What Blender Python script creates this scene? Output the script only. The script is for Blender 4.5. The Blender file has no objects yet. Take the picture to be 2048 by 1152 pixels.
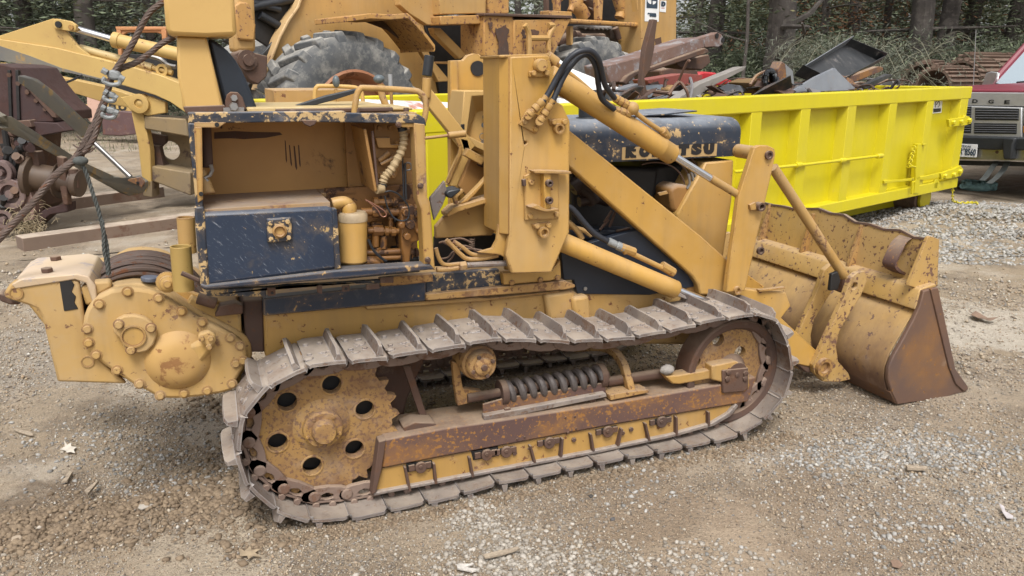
import bpy, math, random
import numpy as np
from mathutils import Vector as V, Matrix
from mathutils.geometry import tessellate_polygon
random.seed(7); rng = np.random.default_rng(11)
scene = bpy.context.scene
COL = scene.collection
# ---------------------------------------------------------------- camera
F = 1560.0; CH = 1.5; TH = math.radians(15.43); AL = math.radians(68.2)
f0 = V((math.cos(AL), math.sin(AL), 0)); RT = V((math.sin(AL), -math.cos(AL), 0)); UZ = V((0, 0, 1))
FW = f0*math.cos(TH) - UZ*math.sin(TH); UP = f0*math.sin(TH) + UZ*math.cos(TH)
CAM = V((0, 0, CH))
cd = bpy.data.cameras.new('camera'); cam = bpy.data.objects.new('camera', cd); COL.objects.link(cam)
cd.sensor_width = 36; cd.lens = F/2048*36; cd.clip_start = .05; cd.clip_end = 400
m = Matrix.Identity(4)
for i in range(3):
    m[i][0] = RT[i]; m[i][1] = UP[i]; m[i][2] = -FW[i]; m[i][3] = CAM[i]
cam.matrix_world = m
scene.camera = cam
# ---------------------------------------------------------------- sky, sun, exposure (overcast)
SUN_EL, SUN_AZ = 58, 250          # degrees; azimuth measured from +X, the sun stands behind the viewer's left shoulder
w = bpy.data.worlds.new('World'); scene.world = w; w.use_nodes = True
nt = w.node_tree; nt.nodes.clear()
sky = nt.nodes.new('ShaderNodeTexSky'); sky.sky_type = 'NISHITA'; sky.sun_disc = False
sky.sun_elevation = math.radians(SUN_EL); sky.sun_rotation = math.radians(90-SUN_AZ)
sky.dust_density = 4; sky.air_density = 1.0
hs = nt.nodes.new('ShaderNodeHueSaturation'); hs.inputs['Saturation'].default_value = .13
bg = nt.nodes.new('ShaderNodeBackground'); bg.inputs['Strength'].default_value = .11
wo = nt.nodes.new('ShaderNodeOutputWorld')
nt.links.new(sky.outputs[0], hs.inputs['Color']); nt.links.new(hs.outputs[0], bg.inputs[0]); nt.links.new(bg.outputs[0], wo.inputs[0])
sl = bpy.data.lights.new('sun', 'SUN'); so = bpy.data.objects.new('sun', sl); COL.objects.link(so)
sl.energy = 1.5; sl.angle = math.radians(20); sl.color = (1, .97, .93)
e, a = math.radians(SUN_EL), math.radians(SUN_AZ)
so.rotation_euler = V((math.cos(e)*math.cos(a), math.cos(e)*math.sin(a), math.sin(e))).to_track_quat('Z', 'Y').to_euler()
scene.view_settings.view_transform = 'Standard'; scene.view_settings.look = 'None'
scene.view_settings.exposure = 0.95; scene.view_settings.gamma = 1

# ---------------------------------------------------------------- projection helpers: photo pixel -> point on a real plane
def ray(x, y): return FW + RT*((x-1024)/F) - UP*((y-576)/F)
class Fr:
    """upright plane: origin o, horizontal axis u, horizontal normal n (away from the viewer)"""
    def __init__(s, o, ang):
        s.o = V(o); s.u = V((math.cos(ang), math.sin(ang), 0)); s.n = V((-math.sin(ang), math.cos(ang), 0))
    def at(s, x, y, off):
        d = ray(x, y); t = ((s.o-CAM).dot(s.n)+off)/d.dot(s.n); return CAM + d*t
    def loc(s, u, n, z): return s.o + s.u*u + s.n*n + UZ*z
    def uv(s, p): q = p-s.o; return q.dot(s.u), q.dot(s.n), p.z
def ground(x, y, z=0.0):
    d = ray(x, y); return CAM + d*((z-CH)/d.z)
M = Fr((0, 0, 0), 0)                          # the crawler: u = its length, n = its width
def P(x, y, Y): return M.at(x, y, Y)

# ---------------------------------------------------------------- mesh builder
class MB:
    def __init__(s): s.v = []; s.f = []; s.cuts = []
    def add(s, vs, fs):
        s.cuts.append((len(s.v), len(s.f))); b = len(s.v); s.v += [tuple(v) for v in vs]; s.f += [tuple(i+b for i in f) for f in fs]; return s
    def prism(s, near, d, holes=()):
        """near: outline points in space; d: extrusion vector; holes: outlines"""
        loops = [list(near)]+[list(h) for h in holes]
        tris = tessellate_polygon(loops)
        flat = [p for l in loops for p in l]; n = len(flat)
        fs = []
        nn = V((0, 0, 0))
        for i, p in enumerate(loops[0]):
            nn += p.cross(loops[0][(i+1) % len(loops[0])])
        if len(loops) == 1:
            fs.append(list(range(n))); fs.append([n+i for i in reversed(range(n))])
        else:
            for t in tris: fs.append(list(t)); fs.append([n+i for i in reversed(t)])
        k = 0
        for l in loops:
            m_ = len(l)
            for i in range(m_):
                a, b = k+i, k+(i+1) % m_
                fs.append([b, a, n+a, n+b])
            k += m_
        return s.add(flat+[p+d for p in flat], fs)
    def box(s, c, ax, ay, az):
        c = V(c); vs = []
        for i in (-1, 1):
            for j in (-1, 1):
                for k in (-1, 1): vs.append(c+ax*i+ay*j+az*k)
        return s.add(vs, [(0, 1, 3, 2), (4, 6, 7, 5), (0, 4, 5, 1), (2, 3, 7, 6), (0, 2, 6, 4), (1, 5, 7, 3)])
    def cyl(s, p0, p1, r0, r1=None, n=20, cap=True):
        p0 = V(p0); p1 = V(p1); r1 = r0 if r1 is None else r1
        return s.lathe(p0, (p1-p0), [(r0, 0), (r1, 1)], n, cap)
    def lathe(s, o, axis, prof, n=24, cap=True, absolute=False):
        """prof: (radius, t) with t along axis (fraction, or metres if absolute)"""
        o = V(o); ax = V(axis); L = ax.length; ax = ax/L
        k = 1 if absolute else L
        q = ax.orthogonal().normalized(); w_ = ax.cross(q)
        vs = []; fs = []
        for r, t in prof:
            for i in range(n):
                a = 2*math.pi*i/n
                vs.append(o+ax*(t*k)+(q*math.cos(a)+w_*math.sin(a))*max(r, 1e-4))
        for j in range(len(prof)-1):
            for i in range(n):
                a, b = j*n+i, j*n+(i+1) % n
                fs.append((a, b, b+n, a+n))
        if cap:
            fs.append(tuple(reversed(range(n)))); fs.append(tuple((len(prof)-1)*n+i for i in range(n)))
        return s.add(vs, fs)
    def tube(s, pts, r, n=10, closed=False):
        pts = [V(p) for p in pts]; rs = r if isinstance(r, (list, tuple)) else [r]*len(pts)
        vs = []; fs = []; q = None; N = len(pts)
        for i, p in enumerate(pts):
            if closed: t = pts[(i+1) % N]-pts[i-1]
            else: t = pts[min(i+1, N-1)]-pts[max(i-1, 0)]
            t.normalize()
            if q is None: q = t.orthogonal().normalized()
            else:
                q = q-t*q.dot(t)
                if q.length < 1e-6: q = t.orthogonal()
                q.normalize()
            b = t.cross(q)
            for k in range(n):
                a = 2*math.pi*k/n; vs.append(p+(q*math.cos(a)+b*math.sin(a))*rs[i])
        for i in range(N if closed else N-1):
            j = (i+1) % N
            for k in range(n):
                k2 = (k+1) % n; fs.append((i*n+k, i*n+k2, j*n+k2, j*n+k))
        if not closed:
            fs.append(tuple(reversed(range(n)))); fs.append(tuple((N-1)*n+k for k in range(n)))
        return s.add(vs, fs)
    def sphere(s, c, r, n=12, sq=(1, 1, 1)):
        prof = [(math.sin(math.pi*i/8), -math.cos(math.pi*i/8)) for i in range(9)]
        c = V(c); vs = []; fs = []
        for rr, z in prof:
            for i in range(n):
                a = 2*math.pi*i/n; vs.append(c+V((r*max(rr, .01)*math.cos(a)*sq[0], r*max(rr, .01)*math.sin(a)*sq[1], r*z*sq[2])))
        for j in range(8):
            for i in range(n): fs.append((j*n+i, j*n+(i+1) % n, (j+1)*n+(i+1) % n, (j+1)*n+i))
        return s.add(vs, fs)
def spline(pts, k=6, closed=False):
    pts = [V(p) for p in pts]; out = []; N = len(pts)
    for i in range(N if closed else N-1):
        if closed: a, b, c, d = pts[i-1], pts[i], pts[(i+1) % N], pts[(i+2) % N]
        else: a, b, c, d = pts[max(i-1, 0)], pts[i], pts[i+1], pts[min(i+2, N-1)]
        for j in range(k):
            t = j/k; t2, t3 = t*t, t*t*t
            out.append(.5*((2*b)+(c-a)*t+(2*a-5*b+4*c-d)*t2+(3*b-a-3*c+d)*t3))
    if not closed: out.append(pts[-1])
    return out
def ring(c, u, v_, r, n=20, a0=0): return [c+u*(r*math.cos(a0+2*math.pi*i/n))+v_*(r*math.sin(a0+2*math.pi*i/n)) for i in range(n)]

def world_off(o):
    p = V((0, 0, 0))
    while o is not None: p += o.location; o = o.parent
    return p
def pieces(mb):
    cu = mb.cuts+[(len(mb.v), len(mb.f))]; out = []
    for (v0, q0), (v1, q1) in zip(cu, cu[1:]):
        n = MB(); n.add(mb.v[v0:v1], [tuple(i-v0 for i in f) for f in mb.f[q0:q1]]); out.append(n)
    return out
def mk(name, mb, mat, parent=None, bev=0.0, smooth=True, seg=2):
    if name.endswith(('_bolt', '_boss', '_hole', '_knob', '_cap', '_fitting', '_clamp', '_mark', '_slat', '_pipe_run')) and len(mb.cuts) > 1:   # pieces that can be picked apart: one object each
        return [mk(name, q, mat, parent, bev, smooth, seg) for q in pieces(mb)][0] if name[-5:] != 'joint' else None
    off = world_off(parent)
    me = bpy.data.meshes.new(name)
    if off.length > 0: me.from_pydata([(x-off.x, y-off.y, z-off.z) for x, y, z in mb.v], [], mb.f)
    else: me.from_pydata(mb.v, [], mb.f)
    import bmesh
    bm = bmesh.new(); bm.from_mesh(me); bmesh.ops.recalc_face_normals(bm, faces=bm.faces); bm.to_mesh(me); bm.free()
    me.materials.append(mat)
    if smooth:
        me.polygons.foreach_set('use_smooth', [True]*len(me.polygons)); me.set_sharp_from_angle(angle=math.radians(38))
    o = bpy.data.objects.new(name, me); COL.objects.link(o)
    if parent is not None: o.parent = parent
    if bev:
        b = o.modifiers.new('bevel', 'BEVEL'); b.width = bev; b.segments = seg; b.limit_method = 'ANGLE'; b.angle_limit = math.radians(40); b.harden_normals = False
    return o
def thing(name, loc, label, cat, group=None):
    o = bpy.data.objects.new(name, None); COL.objects.link(o); o.location = loc; o.empty_display_size = .1
    return tag(o, label, cat, group)
def tag(o, label, cat, group=None):
    o['label'] = label; o['category'] = cat
    if group: o['group'] = group
    return o
def kind(o, k): o['kind'] = k; return o
def recenter(o):
    """move a single-mesh thing's origin to its own base centre"""
    me = o.data; n = len(me.vertices); co = np.empty(n*3); me.vertices.foreach_get('co', co); co = co.reshape(-1, 3)
    c = (co.min(0)+co.max(0))/2; c[2] = co[:, 2].min(); co -= c; me.vertices.foreach_set('co', co.ravel()); me.update(); o.location = V(c); return o
# pixel-traced plate: outline in photo pixels on plane `off` of frame fr, thickness in the frame's depth direction
def plate(fr, pts, off, th, holes=()):
    near = [fr.at(x, y, off) for x, y in pts]
    hs_ = [ring(fr.at(x, y, off), fr.u, UZ, r, n) for x, y, r, n in holes]
    return MB().prism(near, fr.n*th, hs_)
def px_r(fr, x, y, off, rp):           # metres of rp photo pixels at that place
    p = fr.at(x, y, off); return rp/F*(p-CAM).dot(FW)
def bolt(mb, c, d, r, h=None):
    h = h or r*.8; d = d.normalized(); mb.lathe(c, d, [(r, 0), (r, h*.85), (r*.85, h)], 6, True, True); return mb

# ---------------------------------------------------------------- materials
def newmat(name):
    mt = bpy.data.materials.new(name); mt.use_nodes = True; nt = mt.node_tree; nt.nodes.clear()
    o = nt.nodes.new('ShaderNodeOutputMaterial'); b = nt.nodes.new('ShaderNodeBsdfPrincipled'); nt.links.new(b.outputs[0], o.inputs[0])
    return mt, nt, b
def C4(c): return (c[0], c[1], c[2], 1)
def noise(nt, vec, sc, det=6, ro=.6, dist=0):
    n = nt.nodes.new('ShaderNodeTexNoise'); n.inputs['Scale'].default_value = sc; n.inputs['Detail'].default_value = det
    n.inputs['Roughness'].default_value = ro; n.inputs['Distortion'].default_value = dist; nt.links.new(vec, n.inputs['Vector']); return n.outputs[0]
def thr(nt, val, a, b, c=0, d=1):
    n = nt.nodes.new('ShaderNodeMapRange'); n.inputs['From Min'].default_value = a; n.inputs['From Max'].default_value = b
    n.inputs['To Min'].default_value = c; n.inputs['To Max'].default_value = d; nt.links.new(val, n.inputs['Value']); return n.outputs[0]
def mth(nt, op, a, b):
    n = nt.nodes.new('ShaderNodeMath'); n.operation = op
    for i, q in enumerate((a, b)):
        if isinstance(q, (int, float)): n.inputs[i].default_value = q
        else: nt.links.new(q, n.inputs[i])
    return n.outputs[0]
def mix(nt, fac, a, b):
    n = nt.nodes.new('ShaderNodeMix'); n.data_type = 'RGBA'
    if isinstance(fac, (int, float)): n.inputs[0].default_value = fac
    else: nt.links.new(fac, n.inputs[0])
    for i, q in ((6, a), (7, b)):
        if isinstance(q, tuple): n.inputs[i].default_value = C4(q)
        else: nt.links.new(q, n.inputs[i])
    return n.outputs[2]
def objvec(nt, scale=(1, 1, 1), rot=(0, 0, 0)):
    tc = nt.nodes.new('ShaderNodeTexCoord'); oi = nt.nodes.new('ShaderNodeObjectInfo')
    r = mth(nt, 'MULTIPLY', oi.outputs['Random'], 9.0)
    ad = nt.nodes.new('ShaderNodeVectorMath'); ad.operation = 'ADD'; nt.links.new(tc.outputs['Object'], ad.inputs[0]); nt.links.new(r, ad.inputs[1])
    mp = nt.nodes.new('ShaderNodeMapping'); mp.inputs['Scale'].default_value = scale; mp.inputs['Rotation'].default_value = rot
    nt.links.new(ad.outputs[0], mp.inputs[0]); return mp.outputs[0]
RUST = (.085, .034, .02); RUST2 = (.19, .075, .03)
def worn(name, base, base2=None, rust=RUST, rust2=RUST2, ra=.62, rs=5, sp=.66, ss=38, dirt=(.36, .27, .19), da=.6, up=0.0, ro=.55, metal=0.0,
         scr=None, scrc=(.6, .55, .45), bump=.25, edge=.05, ew=0.0, streak=.0, zw=None, ewc=None):
    """painted or bare steel: large flaked patches (threshold ra), small pock marks (sp), dried dust (da, more on faces that look up), scratches"""
    mt, nt, b = newmat(name); vec = objvec(nt)
    low = noise(nt, vec, 2.2, 4, .6)
    col = mix(nt, thr(nt, low, .38, .64), base, base2 or tuple(c*.86 for c in base))
    n1 = noise(nt, vec, rs, 9, .68, .3); m1 = thr(nt, n1, ra, ra+edge)
    n2 = noise(nt, vec, ss, 4, .6); n2m = mth(nt, 'ADD', n2, mth(nt, 'MULTIPLY', mth(nt, 'SUBTRACT', n1, .5), .35)); m2 = thr(nt, n2m, sp, sp+.05)
    mask = mth(nt, 'MAXIMUM', m1, m2)
    if zw:
        sz = nt.nodes.new('ShaderNodeSeparateXYZ'); tcz = nt.nodes.new('ShaderNodeTexCoord'); nt.links.new(tcz.outputs['Object'], sz.inputs[0])
        zz = mth(nt, 'ADD', sz.outputs[2], mth(nt, 'MULTIPLY', mth(nt, 'SUBTRACT', noise(nt, objvec(nt, (1, 1, .5)), 7, 8, .7), .5), .5)); mask = mth(nt, 'MAXIMUM', mask, thr(nt, zz, zw[1], zw[0], 0, .92))
    if ew:
        bv = nt.nodes.new('ShaderNodeBevel'); bv.samples = 3; bv.inputs['Radius'].default_value = ew; g0 = nt.nodes.new('ShaderNodeNewGeometry')
        dt = nt.nodes.new('ShaderNodeVectorMath'); dt.operation = 'DOT_PRODUCT'; nt.links.new(bv.outputs[0], dt.inputs[0]); nt.links.new(g0.outputs['Normal'], dt.inputs[1])
        em = mth(nt, 'ADD', thr(nt, dt.outputs['Value'], .995, .80), mth(nt, 'MULTIPLY', mth(nt, 'SUBTRACT', noise(nt, vec, 22, 5, .7), .5), 2.6))
        em = thr(nt, mth(nt, 'MULTIPLY', em, thr(nt, dt.outputs['Value'], .999, .97)), .45, .75, 0, .85)
        if not ewc: mask = mth(nt, 'MAXIMUM', mask, em)
    if streak:
        sv = objvec(nt, (14, 14, 1.1)); col = mix(nt, thr(nt, noise(nt, sv, 1.0, 5, .65), .46, .72, 0, streak), col, tuple(.5*base[i]+.5*(.13, .09, .06)[i] for i in range(3)))
        col = mix(nt, thr(nt, noise(nt, vec, 1.6, 5, .65), .45, .66, 0, streak*.8), col, tuple(.45*c+.55*d for c, d in zip(base, (.45, .36, .25))))
    halo = thr(nt, n1, ra-.12, ra+.05, 0, .35)
    rc = mix(nt, noise(nt, vec, 17, 5, .7), rust, rust2)
    col = mix(nt, halo, col, tuple(.55*base[i]+.45*rust2[i] for i in range(3)))
    col = mix(nt, mask, col, rc)
    if scr:
        for k, (ang, st) in enumerate(scr):
            v2 = objvec(nt, (1/st, 1/st, 6.5/st), (0, ang, 0)); v2.node.vector_type = 'TEXTURE'
            col = mix(nt, mth(nt, 'MULTIPLY', thr(nt, noise(nt, v2, 1.0, 4, .7), .63, .72, 0, .8), thr(nt, noise(nt, vec, 3.5+k, 4, .6), .40, .62, .1, 1)), col, scrc)
    n4 = noise(nt, vec, 7, 8, .7)
    dm = thr(nt, n4, da, da+.25, 0, .65)
    if up:
        g = nt.nodes.new('ShaderNodeNewGeometry'); sx = nt.nodes.new('ShaderNodeSeparateXYZ'); nt.links.new(g.outputs['Normal'], sx.inputs[0])
        u_ = mth(nt, 'MULTIPLY', thr(nt, sx.outputs[2], .35, .95), thr(nt, n4, .30, .58, .25, 1.0))
        dm = mth(nt, 'MAXIMUM', dm, mth(nt, 'MULTIPLY', u_, up))
    col = mix(nt, dm, col, dirt)
    if ew and ewc: col = mix(nt, em, col, ewc)
    nt.links.new(col, b.inputs['Base Color'])
    rr = thr(nt, mth(nt, 'MAXIMUM', mask, dm), 0, 1, ro, .88); nt.links.new(rr, b.inputs['Roughness'])
    b.inputs['Metallic'].default_value = metal
    if bump:
        bp = nt.nodes.new('ShaderNodeBump'); bp.inputs['Strength'].default_value = bump; bp.inputs['Distance'].default_value = .004
        h = mth(nt, 'ADD', mth(nt, 'MULTIPLY', mask, -.5), mth(nt, 'MULTIPLY', n4, .8)); nt.links.new(h, bp.inputs['Height']); nt.links.new(bp.outputs[0], b.inputs['Normal'])
    return mt
def plain(name, base, ro=.6, metal=0.0, var=.25, sc=8, bump=0.0, spec=.5):
    mt, nt, b = newmat(name); vec = objvec(nt); n = noise(nt, vec, sc, 7, .65)
    nt.links.new(mix(nt, thr(nt, n, .3, .7), tuple(c*(1-var) for c in base), tuple(min(1, c*(1+var)) for c in base)), b.inputs['Base Color'])
    b.inputs['Roughness'].default_value = ro; b.inputs['Metallic'].default_value = metal; b.inputs['Specular IOR Level'].default_value = spec
    if bump:
        bp = nt.nodes.new('ShaderNodeBump'); bp.inputs['Strength'].default_value = bump; bp.inputs['Distance'].default_value = .01
        nt.links.new(n, bp.inputs['Height']); nt.links.new(bp.outputs[0], b.inputs['Normal'])
    return mt
YEL = (.475, .268, .058); YEL2 = (.415, .232, .05)
m_yel = worn('machine_yellow_paint', YEL, YEL2, ra=.73, rs=4, sp=.68, ss=36, da=.62, up=.3, ew=.010, streak=.58, ro=.45)
m_yelw = worn('weathered_yellow_paint', (.43, .25, .068), (.38, .22, .06), ra=.625, rs=7, sp=.64, ss=34, da=.54, up=.6, ro=.6, ew=.012, streak=.5)
m_yelr = worn('rusting_yellow_paint', (.40, .225, .06), (.33, .17, .045), rust=(.12, .06, .035), rust2=(.22, .11, .04), ra=.50, rs=7, sp=.535, ss=60, da=.56, up=.55, ro=.7, edge=.16, ew=.010, streak=.5)
m_spk = worn('sprocket_ochre_rust', (.37, .215, .06), (.25, .14, .055), rust=(.13, .075, .05), rust2=(.20, .10, .045), ra=.49, rs=5, sp=.53, ss=75, dirt=(.34, .25, .18), da=.50, up=.3, ro=.75, edge=.2, streak=.3)
m_bkt = worn('bucket_yellow_paint', (.46, .285, .085), (.40, .24, .07), rust=(.10, .05, .035), rust2=(.18, .09, .055), ra=.625, rs=5, sp=.585, ss=46, da=.56, up=.45, edge=.10, ew=.010, streak=.55)
m_bktw = worn('bucket_belly_paint', (.46, .285, .085), (.40, .24, .07), rust=(.10, .06, .05), rust2=(.15, .085, .06), ra=.58, rs=4, sp=.61, ss=30, da=.56, up=.3, edge=.12, streak=.55, zw=(.10, .42))
m_winch = worn('dusty_winch_paint', (.44, .265, .075), (.40, .25, .085), rust=(.12, .06, .035), rust2=(.2, .10, .05), ra=.63, rs=6, sp=.64, ss=40, dirt=(.38, .28, .17), da=.50, up=.45, ro=.75, ew=.008, streak=.6)
m_navy = worn('blue_black_paint', (.013, .022, .044), (.020, .032, .058), rust=(.42, .29, .13), rust2=(.36, .24, .1), ra=.66, rs=9, sp=.70, ss=45,
              dirt=(.25, .25, .27), da=.62, up=.35, ro=.42, scr=[(-.75, 120), (-.95, 160), (-.6, 210)], scrc=(.34, .36, .40), edge=.02, ew=.012)
m_navyedge = worn('chipped_blue_black_paint', (.014, .020, .034), (.02, .028, .045), rust=(.48, .34, .17), rust2=(.40, .26, .11), ra=.53, rs=20, sp=.60, ss=60,
              dirt=(.25, .25, .27), da=.60, up=.4, ro=.45, edge=.02)
m_navyfew = worn('blue_black_rail_paint', (.013, .021, .040), (.018, .028, .05), rust=(.42, .28, .12), rust2=(.3, .17, .07), ra=.635, rs=12, sp=.66, ss=50, dirt=(.22, .2, .18), da=.60, up=.5, ro=.45, edge=.03, ew=.010)
m_rustbeam = worn('rust_brown_steel', (.115, .062, .050), (.088, .048, .042), rust=(.22, .09, .026), rust2=(.31, .155, .04), ra=.525, rs=4, sp=.555, ss=70, edge=.2,
                  dirt=(.3, .22, .15), da=.64, up=.9, ro=.75)
m_rustdk = worn('dark_rust_steel', (.07, .042, .032), (.10, .055, .038), rust=(.05, .03, .024), rust2=(.15, .07, .035), ra=.56, rs=8, sp=.62, ss=40, da=.60, up=.6, ro=.8)
m_shoe = worn('track_shoe_steel', (.140, .115, .105), (.205, .175, .160), rust=(.10, .062, .045), rust2=(.19, .115, .075), ra=.545, rs=8, sp=.575, ss=50, ew=.006, ewc=(.36, .34, .33),
              dirt=(.40, .335, .27), da=.46, up=.72, ro=.5, metal=.15, bump=.5, edge=.12)
m_link = worn('track_link_steel', (.17, .115, .09), (.21, .15, .12), rust=(.10, .06, .045), rust2=(.19, .10, .06), ra=.58, rs=9, sp=.64, ss=40, da=.57, up=.6, ro=.7, metal=.1)
m_dark = plain('dark_metal_and_shade', (.012, .011, .011), .6, 0, .4, 14)  # dark metal parts, and painted shade for bays, slots and holes
m_oily = worn('oily_orange_paint', (.24, .11, .028), (.16, .07, .02), rust=(.03, .018, .012), rust2=(.07, .03, .015), ra=.52, rs=12, sp=.62, da=.72, ro=.4)
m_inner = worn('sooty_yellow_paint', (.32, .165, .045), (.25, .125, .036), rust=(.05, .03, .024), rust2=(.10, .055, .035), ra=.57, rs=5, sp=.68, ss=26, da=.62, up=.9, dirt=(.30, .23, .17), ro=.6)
m_chrome = plain('chrome_rod', (.72, .72, .74), .16, 1, .05)
m_steel = plain('bare_steel', (.35, .34, .33), .4, .8, .2, 20)
m_rubber = plain('black_rubber', (.016, .018, .022), .45, 0, .3, 20)
m_rope = worn('rusty_wire_rope', (.085, .06, .048), (.13, .095, .08), ra=.6, rs=20, sp=.62, ss=60, da=.56, dirt=(.2, .16, .14), ro=.65, metal=.3)
m_galv = plain('galvanised_iron', (.24, .25, .25), .65, .35, .3, 30, .4)
m_hose = plain('beige_corrugated_hose', (.33, .24, .13), .7, 0, .3, 20)
m_key = plain('dial_black', (.02, .02, .02), .4)
m_white = plain('white_paint', (.75, .75, .74), .5, 0, .08, 6)
# ================================================================ the crawler loader
def cc(ox, oy, s): return lambda *pts: [(ox+x/s, oy+y/s) for x, y in pts]
cl = thing('crawler_loader', (1.2, 3.1, 0), 'worn yellow crawler loader with rusty tracks, open side tank, rear winch and front bucket', 'crawler loader')
def part(name, mb, mat, bev=.003, parent=None): return mk(name, mb, mat, parent or cl, bev)
Yv = V((0, 1, 0))
def pl(name, pts, Y, th, mat, bev=.003, holes=(), parent=None): return part(name, plate(M, pts, Y, th, holes), mat, bev, parent)
def pcyl(mb, x, y, Y, rp, d, n=20):
    """disc facing the viewer at pixel x,y on plane Y, rp photo pixels in radius, d metres towards -Y"""
    c = P(x, y, Y); r = px_r(M, x, y, Y, rp); mb.lathe(c, V((0, -1, 0)), [(r, 0), (r, d*.8), (r*.9, d)], n, True, True); return mb
def pbolt(mb, x, y, Y, rp=5, h=None):
    r = px_r(M, x, y, Y, rp); bolt(mb, P(x, y, Y), V((0, -1, 0)), r, h); return mb

# ---- tracks: shoes and links along the traced loop
YO, SW = 2.45, .27
trk = [(597,731),(690,718),(777,709),(853,696),(929,683),(999,672),(1065,673),(1141,677),(1195,675),(1261,671),(1321,660),(1382,647),(1443,634),(1504,621),(1558,636),(1578,670),(1590,711),(1588,772),(1570,800),(1540,838),(1496,870),(1424,890),(1366,902),(1305,913),(1244,923),(1183,936),(1122,949),(1057,963),(986,976),(921,996),(851,1013),(773,1030),(693,1046),(601,1052),(520,1014),(468,950),(466,862),(487,801),(514,777)]
loop = [P(x, y, YO) for x, y in trk]
def resample(pts, n, closed=True, start=0):
    pts = pts[start:]+pts[:start]; Q = pts+[pts[0]]
    d = [0]
    for i in range(len(Q)-1): d.append(d[-1]+(Q[i+1]-Q[i]).length)
    out = []; j = 0
    for k in range(n):
        t = d[-1]*k/n
        while d[j+1] < t: j += 1
        out.append(Q[j].lerp(Q[j+1], (t-d[j])/(d[j+1]-d[j])))
    return out, d[-1]
NS = 38
tp, per = resample(loop, NS, True, 2)
pitch = per/NS
def shoe_mesh(var=0):
    mb = MB(); L = pitch*.5; w2 = SW/2; R_ = random.Random(var)
    x0, x1 = -L+.006, L+.004
    # flat plate with clipped corners; the trailing edge dips under the next shoe
    prof = [(x0, -.004), (x0+.018, .0), (L*.5, .0), (x1-.010, -.003), (x1, -.012)]
    ys = [0, .016, SW*.5, SW-.016, SW]; dz = [R_.uniform(-.008, -.001), 0, 0, 0, R_.uniform(-.006, -.001)]
    vs = []; fs = []; n = len(prof); k = len(ys)
    for lay in (0, -.012):
        for i, (x, z) in enumerate(prof):
            for j, y in enumerate(ys):
                cx = (.010 if i == 0 else -.010 if i == n-1 else 0) if j in (0, k-1) else 0
                vs.append((x+cx+R_.uniform(-.0015, .0015), y, z+lay+dz[j]))
    for lay in (0, 1):
        for i in range(n-1):
            for j in range(k-1):
                a = lay*n*k+i*k+j; q = (a, a+1, a+k+1, a+k); fs.append(q if lay else q[::-1])
    def side(idx):
        for a, b in zip(idx, idx[1:]): fs.append((a, b, b+n*k, a+n*k))
    side(list(range(k))); side([k-1+k*i for i in range(n)]); side([(n-1)*k+k-1-j for j in range(k)]); side([k*(n-1-i) for i in range(n)])
    mb.add(vs, fs)
    gx = L*.58
    pr = []
    hh = R_.uniform(.036, .044)
    for y, h in ((.003, hh*R_.uniform(.45, .75)), (.03, hh*R_.uniform(.88, 1)), (SW*.5, hh), (SW-.03, hh*R_.uniform(.88, 1)), (SW-.003, hh*R_.uniform(.5, .8))):
        e = R_.uniform(-.003, .003); pr.append([(gx-.012, y, -.002), (gx-.005+e, y, h), (gx+.006+e, y, h-.002), (gx+.012, y, -.002)])
    vs = [p for q in pr for p in q]; fs = [(0, 1, 2, 3), (19, 18, 17, 16)]
    for i in range(4):
        for j in range(4): a = i*4+j; b = i*4+(j+1) % 4; fs.append((a, a+4, b+4, b))
    mb.add(vs, fs)
    for y in (.085, .185):
        for x in (-.042, .006): mb.lathe((x, y, 0), V((0, 0, 1)), [(.010, 0), (.009, .006), (.005, .008)], 6, True, True)
    # caked mud lumps
    for _ in range(R_.randint(2, 7)):
        mb.sphere((R_.uniform(-L*.8, gx), R_.uniform(.03, SW-.03), .001), R_.uniform(.006, .018), 6, (1.3, 1.2, .45))
    return mb
def link_mesh(side):
    mb = MB(); w_ = .020; y0 = SW/2-.034 if side < 0 else SW/2+.040
    h = pitch*.5; out = []
    prof = [(-h-.026, -.052), (-h-.018, -.034), (-h+.02, -.022), (0, -.024), (h-.02, -.022), (h+.018, -.034), (h+.026, -.052), (h+.018, -.070), (h-.02, -.084), (0, -.088), (-h+.02, -.084), (-h-.018, -.070)]
    hole = ring(V((0, y0, -.050)), V((1, 0, 0)), V((0, 0, 1)), .0125, 10)
    hole = [V((p.x*1.8, p.y, p.z)) for p in hole]
    mb.prism([V((x, y0, z)) for x, z in prof], V((0, w_, 0)), [hole])
    mb.lathe((-h, y0-.006, -.053), V((0, 1, 0)), [(.019, 0), (.021, .004), (.021, w_+.01)], 12, True, True)
    mb.lathe((h*.55, y0-.006, -.018), V((0, 1, 0)), [(.014, 0), (.014, w_)], 6, True, True)
    mb.lathe((-h*.3, y0-.006, -.018), V((0, 1, 0)), [(.014, 0), (.014, w_)], 6, True, True)
    return mb
o_sh = o_ln = o_lf = None
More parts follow.
